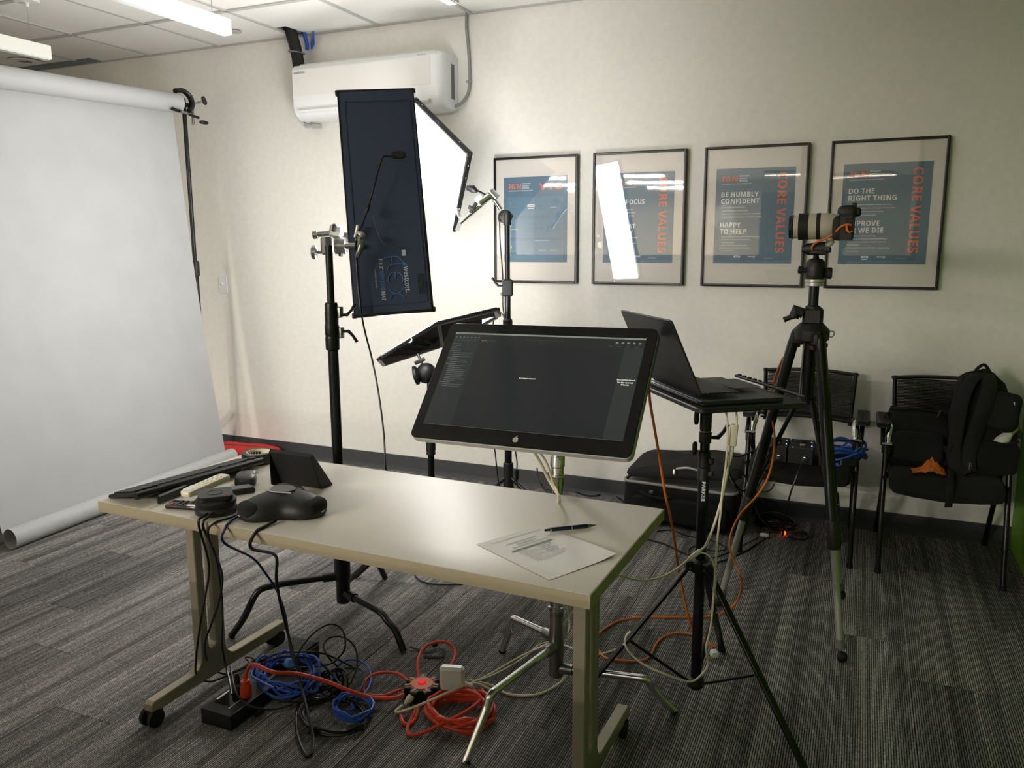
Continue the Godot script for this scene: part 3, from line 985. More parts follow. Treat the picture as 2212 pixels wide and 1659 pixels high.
func lamps() -> void:
	var view := Vector3(-0.40, 0, -0.916)   # away from the photographer
	var R := Vector3(0.916, 0, -0.40)
	# ---- key lamp: a flexible LED mat one foot by three, seen from its dark blue back
	var tl := Vector3(-1.886, 2.024, 1.637)
	var tr := Vector3(-1.643, 2.040, 1.475)
	var br := Vector3(-1.492, 1.191, 1.618)
	var bl := Vector3(-1.755, 1.169, 1.768)
	var lit := Vector3(-0.531, -0.21, -0.821).normalized()
	var ex := ((tr - tl) + (br - bl)).normalized()
	var ey := ((tl - bl) + (tr - br)).normalized()
	var t := thing("lamp_panel", "tall dark blue lamp mat in a black frame, its lit face turned to the wall", "lamp", bl, "lamp panels on stands")
	panel_frame(t, tl, tr, br, bl, lit, 0.026)
	var P := func(u: float, v: float, out: float) -> Vector3: return tl.lerp(tr, u).lerp(bl.lerp(br, u), v) - lit * out
	part(t, "mat_back", sheet4(P.call(0.02, 0.008, 0), P.call(0.98, 0.008, 0), P.call(0.98, 0.992, 0), P.call(0.02, 0.992, 0), lit, 0.008), M.mat_cloth, "dark blue cloth back")
	part(t, "light_face", sheet4(P.call(0.03, 0.01, -0.012), P.call(0.97, 0.01, -0.012), P.call(0.97, 0.99, -0.012), P.call(0.03, 0.99, -0.012), lit, 0.006), M.panel_face, "white lit face")
	area_light(t, P.call(0.5, 0.5, -0.03), lit, ey, 0.285, 0.86, Color(1, 0.995, 0.98), LA)
	for e in [[0.09, 0.05, 0.09, 0.95], [0.93, 0.05, 0.93, 0.95], [0.09, 0.055, 0.93, 0.055], [0.09, 0.955, 0.93, 0.955]]:
		part(t, "seam", mb().bar(P.call(e[0], e[1], 0.003), P.call(e[2], e[3], 0.003), 0.0022, 0.0022, lit, 0.0), M.mat_cloth)
	part(t, "socket", mb().prism(P.call(0.72, 0.3, 0.0), -ey, ex, rrect(0.03, 0.05, 0.012), 0.008, 0.002), M.black)
	part(t, "woven_tab", mb().bar(P.call(0.66, 0.735, 0.004), P.call(0.71, 0.735, 0.004), 0.003, 0.022, lit, 0.0), M.mat_white)
	letters(t, "westcott.", P.call(0.665, 0.795, 0.004), -ey, ex, 0.019, M.mat_white, 0.0, true, 0.1)
	letters(t, "1' x 3'", P.call(0.365, 0.752, 0.004), -ey, ex, 0.014, M.mat_white, 0.0, true, 0.042)
	letters(t, "DAYLIGHT", P.call(0.365, 0.808, 0.004), -ey, ex, 0.014, M.mat_blue, 0.0, true, 0.075)
	letters(t, "MAT", P.call(0.365, 0.897, 0.004), -ey, ex, 0.014, M.mat_white, 0.0, true, 0.034)
	letters(t, "FLEXIBLE LED MAT", P.call(0.3, 0.8, 0.004), -ey, ex, 0.005, M.mat_white, 0.0, false, 0.07)
	part(t, "emblem", mb().prism(P.call(0.66, 0.79, 0.0), -ey, ex, PackedVector2Array([Vector2(-0.018, 0), Vector2(0, 0), Vector2(0, 0.02)]), 0.004), M.mat_blue)
	for k in 5:
		part(t, "small_print", mb().bar(P.call(0.83 + k * 0.02, 0.83, 0.004), P.call(0.83 + k * 0.02, 0.92, 0.004), 0.0012, 0.0018, lit, 0.0), M.dark_grey)
	# the large thin word in round strokes: x down the panel, y across it
	var fx := []
	var o: Vector3 = P.call(0.47, 0.745, 0.004)
	var stroke := func(pts: Array) -> void:
		var w := []
		for q in pts:
			w.append(o - ey * q.x + ex * q.y)
		part(t, "logo_stroke", mb().tube(w, 0.0019, 6), M.mat_blue)
	var arc := func(cx: float, cy: float, r: float, a0: float, a1: float) -> Array:
		var w := []
		for k in 15:
			var a := deg_to_rad(lerpf(a0, a1, k / 14.0))
			w.append(Vector2(cx + cos(a) * r, cy + sin(a) * r))
		return w
	stroke.call([Vector2(0.004, -0.012), Vector2(0.002, 0.03)] + arc.call(0.022, 0.032, 0.02, 180, 90))
	stroke.call([Vector2(0.002, 0.018), Vector2(0.024, 0.018)])
	stroke.call([Vector2(0.032, 0.052), Vector2(0.032, 0.018)] + arc.call(0.054, 0.02, 0.022, 180, 270))
	stroke.call(arc.call(0.09, 0.026, 0.028, 60, 300))
	stroke.call([Vector2(0.064, 0.026), Vector2(0.086, 0.026)])
	stroke.call(arc.call(0.116, 0.026, 0.028, -75, 75))
	stroke.call(arc.call(0.172, 0.026, 0.028, 105, 255))

	var pa := Vector3(-1.763, 0, 1.896)
	var s := thing("light_stand", "tall black lamp stand behind the table holding the dark blue lamp mat", "stand", pa, "black lamp stands")
	part(s, "column", mb().rod(pa + Vector3(0, 0.09, 0), pa + Vector3(0, 1.07, 0), 0.0195), M.black_metal)
	part(s, "column", mb().rod(pa + Vector3(0, 1.05, 0), pa + Vector3(0, 1.2, 0), 0.0175).rod(pa + Vector3(0, 1.1, 0), pa + Vector3(0, 1.44, 0), 0.0135), M.black_metal)
	part(s, "collar", mb().lathe(pa, [Vector2(0.02, 1.06), Vector2(0.026, 1.064), Vector2(0.027, 1.105), Vector2(0.0255, 1.11), Vector2(0.0255, 1.115), Vector2(0.027, 1.12), Vector2(0.027, 1.15), Vector2(0.025, 1.155), Vector2(0.025, 1.2), Vector2(0.0235, 1.205), Vector2(0.0235, 1.23), Vector2(0.021, 1.235)]), M.black_metal)
	part(s, "clamp_lug", mb().box(pa + R * 0.03 + Vector3(0, 1.2, 0), Vector3(0.02, 0.04, 0.022), 0.003).box(pa + R * 0.032 + Vector3(0, 1.125, 0), Vector3(0.018, 0.04, 0.022), 0.003), M.steel)
	lever(s, pa + R * 0.038 + Vector3(0, 1.19, 0), R, Vector3.UP)
	lever(s, pa + R * 0.04 + Vector3(0, 1.13, 0), R, Vector3.DOWN)
	part(s, "hub", mb().lathe(pa, [Vector2(0.022, 0.075), Vector2(0.027, 0.08), Vector2(0.027, 0.165), Vector2(0.031, 0.17), Vector2(0.031, 0.26), Vector2(0.028, 0.265), Vector2(0.028, 0.275), Vector2(0.031, 0.28), Vector2(0.031, 0.31), Vector2(0.022, 0.315)]), M.black_metal)
	part(s, "size_ring", mb().lathe(pa, [Vector2(0.0305, 0.262), Vector2(0.0318, 0.264), Vector2(0.0318, 0.274), Vector2(0.0305, 0.276)]), M.cream_plastic, "printed pale ring")
	var feet := [Vector3(-2.068, 0.0, 2.184), Vector3(-1.418, 0.0, 2.024), Vector3(-1.83, 0.0, 1.5)]
	var hts := [0.185, 0.115, 0.15]
	for k in 3:
		var f: Vector3 = feet[k]
		var h := pa + Vector3(0, hts[k], 0)
		var out := Vector3(f.x - pa.x, 0, f.z - pa.z)
		var bend := h + out * 0.72
		part(s, "leg", mb().tube(smooth([h + out.normalized() * 0.02, h + out * 0.35, bend - out * 0.08 + Vector3(0, -0.004, 0), bend + out * 0.04 + Vector3(0, -0.025, 0), f + Vector3(0, 0.07, 0) - out * 0.12, f + Vector3(0, 0.005, 0)], 5), 0.0128, 12), M.black_metal)
		part(s, "leg_socket", mb().rod(h, h + out.normalized() * 0.075, 0.018), M.black_metal)
	# the grip head on top and the clamp that holds the frame
	var g := thing("grip_head", "steel grip head with round knobs clamping the blue lamp mat's left edge", "grip head", Vector3(-1.897, 1.439, 1.707))
	part(g, "socket_block", mb().box(Vector3(-1.902, 1.438, 1.709), Vector3(0.05, 0.068, 0.05), 0.006, Basis(Vector3.UP, 0.41)), M.steel)
	part(g, "socket_plate", mb().box(Vector3(-1.883, 1.438, 1.735), Vector3(0.02, 0.066, 0.006), 0.001, Basis(Vector3.UP, 0.41)), M.dark_grey)
	part(g, "clamp_disc", mb().lathe(Vector3(-1.896, 1.438, 1.685), [Vector2(0.03, 0), Vector2(0.033, 0.003), Vector2(0.033, 0.05), Vector2(0.029, 0.054)], R, 28), M.steel)
	part(g, "shaft", mb().rod(Vector3(-1.799, 1.437, 1.737), Vector3(-1.743, 1.439, 1.745), 0.011), M.steel)
	part(g, "tee_handle", mb().tube(smooth([Vector3(-1.724, 1.48, 1.762), Vector3(-1.708, 1.453, 1.771), Vector3(-1.711, 1.422, 1.778), Vector3(-1.724, 1.395, 1.778)], 4), [0.012, 0.012, 0.012, 0.012, 0.013, 0.013, 0.013, 0.012, 0.011, 0.011, 0.01, 0.009, 0.008], 12), M.steel)
	part(g, "knob", mb().blob(Vector3(-1.706, 1.479, 1.776), Vector3(0.034, 0.022, 0.03), 0.8, Basis(Vector3.BACK, -0.3)), M.alu)
	part(g, "knob", mb().lathe(Vector3(-1.958, 1.413, 1.739), [Vector2(0.022, 0), Vector2(0.027, 0.004), Vector2(0.027, 0.016), Vector2(0.02, 0.02), Vector2(0.006, 0.022), Vector2(0.006, 0.045)], R, 24), M.steel)
	part(g, "bolt", mb().rod(Vector3(-1.868, 1.411, 1.678), Vector3(-1.867, 1.398, 1.68), 0.008), M.black)
	part(g, "clamp_bracket", mb().box(Vector3(-1.888, 1.494, 1.671), Vector3(0.052, 0.05, 0.04), 0.008, Basis(Vector3.UP, 0.41) * Basis(Vector3.BACK, -0.2)), M.alu)
	part(g, "clamp_bracket", mb().box(Vector3(-1.873, 1.506, 1.706), Vector3(0.016, 0.03, 0.02), 0.004, Basis(Vector3.UP, 0.41) * Basis(Vector3.BACK, -0.2)), M.dark_grey)
	part(g, "handle", mb().lathe(Vector3(-1.972, 1.479, 1.71), [Vector2(0.014, 0), Vector2(0.016, 0.002), Vector2(0.016, 0.018), Vector2(0.011, 0.02), Vector2(0.011, 0.07)], R + Vector3(0, 0.12, 0), 14), M.steel)
	part(g, "bracket_arm", mb().box(Vector3(-1.863, 1.471, 1.631), Vector3(0.08, 0.035, 0.02), 0.004, Basis(Vector3.UP, 0.41)), M.black)
	part(g, "jaw", mb().box(Vector3(-1.754, 1.491, 1.729), Vector3(0.014, 0.05, 0.02), 0.003, Basis(Vector3.UP, 0.41) * Basis(Vector3.BACK, -0.25)), M.alu)
	solo("lamp_cable", cable([Vector3(-1.617, 1.766, 1.638), Vector3(-1.655, 1.768, 1.655), Vector3(-1.673, 1.763, 1.664), Vector3(-1.686, 1.708, 1.679), Vector3(-1.697, 1.643, 1.697), Vector3(-1.708, 1.592, 1.711), Vector3(-1.699, 1.554, 1.748), Vector3(-1.703, 1.513, 1.769), Vector3(-1.714, 1.49, 1.778), Vector3(-1.708, 1.456, 1.804), Vector3(-1.737, 1.388, 1.763), Vector3(-1.724, 1.286, 1.777), Vector3(-1.709, 1.2, 1.787), Vector3(-1.702, 1.122, 1.777), Vector3(-1.682, 1.016, 1.766), Vector3(-1.65, 0.886, 1.777), Vector3(-1.624, 0.748, 1.792), Vector3(-1.611, 0.644, 1.806), Vector3(-1.596, 0.523, 1.823), Vector3(-1.585, 0.402, 1.842), Vector3(-1.542, 0.281, 1.846)], 0.0036), M.black_cable, "thin black cable from the blue lamp mat's back down behind the table", "cable")
	part(g, "cable_plug", mb().tube([Vector3(-1.705, 1.592, 1.716), Vector3(-1.71, 1.572, 1.722), Vector3(-1.718, 1.551, 1.729)], [0.007, 0.009, 0.006], 8), M.black)
	solo("pigtail_wire", cable([Vector3(-1.718, 1.573, 1.703), Vector3(-1.699, 1.542, 1.7), Vector3(-1.681, 1.49, 1.703), Vector3(-1.664, 1.456, 1.702), Vector3(-1.644, 1.437, 1.697), Vector3(-1.618, 1.432, 1.686), Vector3(-1.596, 1.439, 1.675), Vector3(-1.577, 1.437, 1.667)], 0.0011), M.grey_cable, "thin grey wire drooping across the blue lamp mat above its lettering", "wire")

	# ---- second lamp: square panel turned to the room, its white face in view
	tl = Vector3(-2.193, 2.196, 0.487)
	tr = Vector3(-1.819, 1.891, 0.602)
	br = Vector3(-2.048, 1.518, 0.350)
	bl = Vector3(-2.438, 1.829, 0.265)
	lit = Vector3(-0.447, -0.224, 0.866).normalized()
	t = thing("lamp_panel", "square lamp panel with a blazing white face tilted behind the blue mat", "lamp", bl, "lamp panels on stands")
	panel_frame(t, tl, tr, br, bl, lit, 0.028, 0.02)
	var c4 := (tl + tr + br + bl) / 4.0
	part(t, "mat_back", sheet4(tl.lerp(c4, 0.03), tr.lerp(c4, 0.03), br.lerp(c4, 0.03), bl.lerp(c4, 0.03), lit, 0.006), M.mat_cloth)
	part(t, "light_face", sheet4(tl.lerp(c4, 0.05) + lit * 0.03, tr.lerp(c4, 0.05) + lit * 0.03, br.lerp(c4, 0.01) + lit * 0.03, bl.lerp(c4, -0.02) + lit * 0.03, lit, 0.006), M.panel_face, "white lit face")
	area_light(t, c4 + lit * 0.045, lit, (tl - bl).normalized(), 0.46, 0.46, Color(1, 0.99, 0.97), LB)
	for q in [[tl, tr, 0.12], [tl, tr, 0.8], [tr, br, 0.15], [tr, br, 0.3], [tr, br, 0.7]]:
		part(t, "rivet", mb().lathe(q[0].lerp(q[1], q[2]) + lit * 0.014 + (q[0] + q[1] - c4 * 2.0).normalized() * -0.003, [Vector2(0.005, 0.002), Vector2(0.004, 0.004)], (q[0] + q[1] - c4 * 2.0), 10), M.alu)
	letters(t, "FLEX", tl.lerp(tr, 0.42) + lit * 0.0285, (tr - tl).normalized(), (tl - bl).normalized(), 0.012, M.dark_grey)
	var arm := thing("grip_arm", "chrome grip arm joining the square white lamp to its black stand", "grip arm", Vector3(-1.729, 1.675, 0.591))
	part(arm, "rod", mb().rod(Vector3(-1.861, 1.546, 0.673), Vector3(-1.757, 1.646, 0.609), 0.009), M.chrome)
	part(arm, "cross_knob", mb().bar(Vector3(-1.823, 1.627, 0.653), Vector3(-1.792, 1.609, 0.643), 0.018, 0.018, R).bar(Vector3(-1.813, 1.596, 0.654), Vector3(-1.789, 1.645, 0.634), 0.018, 0.018, R), M.black)
	part(arm, "barrel", mb().tube([Vector3(-1.778, 1.641, 0.619), Vector3(-1.734, 1.682, 0.592)], 0.019, 16), M.chrome)
	part(arm, "wing", mb().blob(Vector3(-1.77, 1.667, 0.644), Vector3(0.05, 0.03, 0.016), 0.7, Basis(Vector3.BACK, 0.6)), M.alu)
	part(arm, "barrel", mb().tube([Vector3(-1.735, 1.7, 0.589), Vector3(-1.701, 1.668, 0.58)], 0.023, 16), M.chrome)
	part(arm, "stem", mb().rod(Vector3(-1.72, 1.664, 0.578), Vector3(-1.687, 1.614, 0.562), 0.011), M.chrome)
	part(arm, "wing", mb().blob(Vector3(-1.863, 1.593, 0.687), Vector3(0.014, 0.05, 0.03), 0.8, Basis(Vector3.BACK, 0.3)), M.alu)
	part(arm, "bracket", mb().tube([Vector3(-1.843, 1.721, 0.632), Vector3(-1.812, 1.714, 0.62), Vector3(-1.79, 1.701, 0.613)], [0.012, 0.02, 0.006], 8), M.black)
	part(arm, "cord", mb().tube([Vector3(-1.795, 1.708, 0.614), Vector3(-1.72, 1.67, 0.599)], 0.005, 6), M.black_cable)
	part(arm, "frame_tail", mb().bar(Vector3(-1.876, 1.565, 0.632), Vector3(-1.892, 1.51, 0.65), 0.02, 0.006, R), M.grey)
	var pb := Vector3(-1.601, 0, 0.678)
	s = thing("light_stand", "black lamp stand with a round grip ball, in front of the circles poster", "stand", pb, "black lamp stands")
	part(s, "grip_ball", mb().lathe(Vector3(-1.665, 1.546, 0.566), [Vector2(0.01, 0), Vector2(0.03, 0.006), Vector2(0.036, 0.022), Vector2(0.034, 0.045), Vector2(0.02, 0.062), Vector2(0.006, 0.066)], Vector3(0.05, 1, 0), 24), M.black_plastic)
	part(s, "grip_disc", mb().lathe(Vector3(-1.653, 1.582, 0.576), [Vector2(0.028, -0.004), Vector2(0.036, 0), Vector2(0.028, 0.008)], Vector3(0.3, 0.75, 0.55), 24), M.dark_grey)
	part(s, "column", mb().rod(pb + Vector3(0, 0.1, 0), pb + Vector3(0, 0.8, 0), 0.0185).rod(pb + Vector3(0, 0.8, 0), pb + Vector3(0, 1.27, 0), 0.015).rod(pb + Vector3(0, 1.2, 0), pb + Vector3(0, 1.6, 0), 0.0125), M.black_metal)
	part(s, "collar", mb().box(pb + Vector3(0, 1.23, 0), Vector3(0.052, 0.086, 0.046), 0.008, Basis(Vector3.UP, 0.5)).lathe(pb, [Vector2(0.014, 1.53), Vector2(0.02, 1.535), Vector2(0.018, 1.555), Vector2(0.021, 1.56), Vector2(0.02, 1.585), Vector2(0.014, 1.6)]), M.black_plastic)
	part(s, "collar", mb().lathe(pb, [Vector2(0.018, 0.93), Vector2(0.024, 0.94), Vector2(0.024, 1.07), Vector2(0.016, 1.08)]).lathe(pb, [Vector2(0.02, 0.2), Vector2(0.026, 0.205), Vector2(0.026, 0.335), Vector2(0.02, 0.34)]), M.black_plastic)
	lever(s, pb + Vector3(0, 1.24, 0) - R * 0.026, -R, Vector3.UP)
	part(s, "bolt", mb().lathe(pb + Vector3(0, 1.2, 0) - R * 0.027 - view * 0.012, [Vector2(0.009, 0), Vector2(0.009, 0.004), Vector2(0.006, 0.006)], -view, 12), M.black)
	lever(s, pb + Vector3(0, 1.05, 0) - view * 0.024 - R * 0.01, -view, Vector3.DOWN)
	for a in [0.2, 2.3, 4.4]:
		part(s, "leg", mb().rod(pb + Vector3(0, 0.27, 0), pb + Vector3(cos(a) * 0.42, 0.008, sin(a) * 0.42), 0.0095, 10), M.black_metal)
	solo("lamp_cable", cable([Vector3(-1.686, 1.573, 0.581), Vector3(-1.676, 1.459, 0.599), Vector3(-1.66, 1.344, 0.613), Vector3(-1.638, 1.263, 0.652), Vector3(-1.642, 1.139, 0.645), Vector3(-1.629, 1.07, 0.652), Vector3(-1.639, 1.093, 0.652), Vector3(-1.662, 1.111, 0.659), Vector3(-1.673, 1.093, 0.667), Vector3(-1.68, 1.034, 0.682), Vector3(-1.666, 0.864, 0.708), Vector3(-1.652, 0.682, 0.737), Vector3(-1.634, 0.453, 0.773), Vector3(-1.627, 0.407, 0.779), Vector3(-1.616, 0.339, 0.787), Vector3(-1.606, 0.282, 0.793), Vector3(-1.589, 0.224, 0.797)], 0.0034), M.black_cable, "thin dark cable running down beside the stand with the grip ball", "cable")
	part(s, "cable_switch", mb().tube([Vector3(-1.49, 0.352, 0.829), Vector3(-1.487, 0.314, 0.835), Vector3(-1.492, 0.296, 0.841)], [0.012, 0.012, 0.008], 8), M.black)
	solo("stand_cable", cable([Vector3(-1.502, 0.448, 0.816), Vector3(-1.49, 0.386, 0.822), Vector3(-1.489, 0.341, 0.831), Vector3(-1.483, 0.285, 0.839), Vector3(-1.462, 0.247, 0.837), Vector3(-1.419, 0.196, 0.828)], 0.0034), M.black_cable, "thin black cable right of the lamp stand under the monitor's lower edge", "cable")

	# ---- third lamp: a bent reflector panel low down, seen edge-on from its black back
	var nl := Vector3(-1.835, 0.966, 1.472)
	var nk := Vector3(-1.698, 1.093, 1.221)
	var nr := Vector3(-1.512, 1.144, 0.997)
	var fl := Vector3(-1.96, 0.901, 1.239)
	var fk := Vector3(-1.82, 0.958, 0.968)
	var fr := Vector3(-1.628, 1.086, 0.727)
	t = thing("lamp_panel", "low bent lamp panel with a black fabric back, half hidden by the monitor", "lamp", nk, "lamp panels on stands")
	for q in [[nl, nk, fk, fl], [nk, nr, fr, fk]]:
		var up: Vector3 = (q[1] - q[0]).cross(q[3] - q[0]).normalized()
		if up.y < 0:
			up = -up
		part(t, "mat_back", sheet4(q[0], q[1], q[2], q[3], up, 0.004), M.bag, "black fabric back")
		part(t, "light_face", sheet4(q[0].lerp(q[2], 0.05) + up * 0.014, q[1].lerp(q[3], 0.05) + up * 0.014, q[2].lerp(q[0], 0.05) + up * 0.014, q[3].lerp(q[1], 0.05) + up * 0.014, up, 0.005), M.panel_face, "white lit face")
		for e in [[0, 1], [3, 2], [0, 3], [1, 2]]:
			var a: Vector3 = q[e[0]]
			var b: Vector3 = q[e[1]]
			part(t, "frame_bar", mb().bar(a + up * 0.006, b + up * 0.006, 0.012, 0.03, up, 0.002), M.black_metal)
		for k in [0.1, 0.9]:
			part(t, "rivet", mb().lathe(q[0].lerp(q[1], k) + up * 0.006 + (q[0] - q[3]).normalized() * 0.006, [Vector2(0.006, 0), Vector2(0.004, 0.003)], q[0] - q[3], 10), M.alu)
		area_light(t, (q[0] + q[1] + q[2] + q[3]) / 4.0 + up * 0.03, up, (q[3] - q[0]).normalized(), 0.26, 0.26, Color(1, 0.99, 0.97), LC)
	part(t, "eyelet", mb().lathe(nl.lerp(nk, 0.5) + Vector3(0, 0.006, 0) + (nl - fl).normalized() * 0.006, [Vector2(0.012, 0), Vector2(0.012, 0.004), Vector2(0.006, 0.004)], nl - fl, 16), M.steel)
	letters(t, "PARKER", nk.lerp(nr, 0.38) + (nk - fk).normalized() * 0.0075 + Vector3(0, 0.001, 0), (nr - nk).normalized(), ((nr - nk).cross((nk - fk) * -1.0)).normalized() * (1.0 if ((nr - nk).cross((nk - fk) * -1.0)).y > 0.0 else -1.0), 0.014, M.white_ink, 0.0, true, 0.06)
	for k in 4:   # folds of the loose fabric
		part(t, "fabric_fold", cable([nl.lerp(nk, 0.25 + k * 0.16).lerp(fl.lerp(fk, 0.25 + k * 0.16), 0.2) + Vector3(0, -0.006, 0), nl.lerp(nk, 0.45 + k * 0.14).lerp(fl.lerp(fk, 0.45 + k * 0.14), 0.5) + Vector3(0, -0.016, 0), nl.lerp(nk, 0.62 + k * 0.12).lerp(fl.lerp(fk, 0.62 + k * 0.12), 0.75 - k * 0.1) + Vector3(0, -0.008, 0)], 0.007, 6, 6), M.bag)
	var pc := Vector3(-1.687, 0, 1.323)
	s = thing("light_stand", "slim black stand behind the monitor holding the low bent lamp panel", "stand", pc, "black lamp stands")
	part(s, "column", mb().rod(pc + Vector3(0, 0.08, 0), pc + Vector3(0, 0.62, 0), 0.0145).rod(pc + Vector3(0, 0.58, 0), pc + Vector3(0, 0.8, 0), 0.012), M.black_metal)
	part(s, "collar", mb().lathe(pc, [Vector2(0.015, 0.53), Vector2(0.021, 0.535), Vector2(0.019, 0.548), Vector2(0.021, 0.552), Vector2(0.021, 0.588), Vector2(0.014, 0.593)]), M.black_plastic)
	part(s, "ball_head", mb().blob(Vector3(-1.729, 0.884, 1.275), Vector3(0.085, 0.09, 0.085), 0.9), M.black_plastic)
	part(s, "knob", mb().lathe(Vector3(-1.768, 0.876, 1.316), [Vector2(0.03, 0), Vector2(0.042, 0.004), Vector2(0.042, 0.016), Vector2(0.03, 0.022), Vector2(0.012, 0.03)], R + Vector3(0, 0.25, 0), 24), M.black_plastic)
	part(s, "stud", mb().rod(Vector3(-1.77, 0.969, 1.276), Vector3(-1.739, 0.904, 1.275), 0.006), M.steel)
	part(s, "cross_knob", mb().bar(Vector3(-1.773, 0.928, 1.297), Vector3(-1.734, 0.948, 1.276), 0.016, 0.016, R), M.black)
	for f in [Vector3(-1.95, 0.01, 1.554), Vector3(-1.846, 0.01, 1.02), Vector3(-1.33, 0.01, 1.38)]:
		part(s, "leg", mb().rod(pc + Vector3(0, 0.3, 0), f, 0.0125, 10), M.black_metal)
	part(s, "neck", mb().rod(pc + Vector3(0, 0.76, 0), Vector3(-1.714, 0.86, 1.273), 0.012), M.black_metal)


# table-top place: a along the length from the left end, b from the back edge, y above the floor
func tp(a: float, b: float, y := 0.707) -> Vector3:
	return Vector3(-1.984, 0, 2.115) + Vector3(0.99965, 0, 0.0266) * a + Vector3(-0.0266, 0, 0.99965) * b + Vector3(0, y, 0)


func table() -> void:
	var A := Vector3(0.99965, 0, 0.0266)
	var Bz := Vector3(-0.0266, 0, 0.99965)
	var TB := Basis(A, Vector3.UP, Bz)
	var t := thing("table", "long beige laminate folding table on castered T-legs in the foreground", "table", tp(0.759, 0.309, 0))
	part(t, "table_top", mb().box(tp(0.759, 0.309, 0.6912), Vector3(1.512, 0.0316, 0.612), 0.001, TB), M.table)
	part(t, "edge_band", mb().box(tp(0.759, 0.6175, 0.691), Vector3(1.518, 0.031, 0.003), 0.0008, TB), M.table_edge)
	part(t, "edge_band", mb().box(tp(0.759, 0.0005, 0.691), Vector3(1.518, 0.031, 0.003), 0.0008, TB), M.table_edge)
	part(t, "edge_band", mb().box(tp(1.5165, 0.309, 0.691), Vector3(0.003, 0.031, 0.614), 0.0008, TB), M.table_edge)
	part(t, "edge_band", mb().box(tp(0.0015, 0.309, 0.691), Vector3(0.003, 0.031, 0.614), 0.0008, TB), M.table_edge)
	for s in 2:
		var a0 := 0.095 if s == 0 else 1.398
		# T-shaped side seen along the table: outline in (b, y)
		var prof := PackedVector2Array()
		var foot := [Vector2(0.0, 0.058), Vector2(0.012, 0.05), Vector2(0.59, 0.05), Vector2(0.602, 0.058), Vector2(0.602, 0.078), Vector2(0.59, 0.086)]
		for q in foot:
			prof.append(q)
		for k in 6:
			var an := PI / 2 * k / 5.0
			prof.append(Vector2(0.445 - sin(an) * 0.045, 0.135 - cos(an) * 0.045))
		prof.append(Vector2(0.4, 0.675))
		prof.append(Vector2(0.367, 0.675))
		prof.append(Vector2(0.367, 0.16))
		prof.append(Vector2(0.36, 0.15))
		prof.append(Vector2(0.343, 0.15))
		prof.append(Vector2(0.336, 0.16))
		prof.append(Vector2(0.336, 0.675))
		prof.append(Vector2(0.296, 0.675))
		for k in 6:
			var an := PI / 2 * k / 5.0
			prof.append(Vector2(0.251 + cos(an) * 0.045, 0.135 - sin(an) * 0.045))
		prof.append(Vector2(0.012, 0.086))
		prof.append(Vector2(0.0, 0.078))
		var org := tp(a0 + 0.034, 0, 0) if s == 0 else tp(a0 + 0.034, 0, 0)
		part(t, "leg", mb().prism(org, Bz, Vector3.UP, prof, 0.034, 0.0025), M.table_leg)
		part(t, "top_plate", mb().box(tp(a0 + 0.017, 0.35, 0.672), Vector3(0.06, 0.006, 0.5), 0.001, TB), M.table_leg)
		for b in [0.03, 0.575]:
			var cs := part(t, "caster", mb().blob(tp(a0 + 0.012, b, 0.042), Vector3(0.03, 0.04, 0.05), 0.6, TB), M.black_plastic)
			for w in [-0.017, 0.017]:
				part(cs, "wheel", mb().lathe(tp(a0 + 0.012 + w, b + 0.012, 0.029) - A * 0.009, [Vector2(0.018, 0), Vector2(0.028, 0.003), Vector2(0.029, 0.009), Vector2(0.028, 0.015), Vector2(0.018, 0.018)], A, 24), M.rubber)
	part(t, "beam", mb().box(tp(0.75, 0.34, 0.655), Vector3(1.26, 0.03, 0.05), 0.003, TB), M.table_leg)


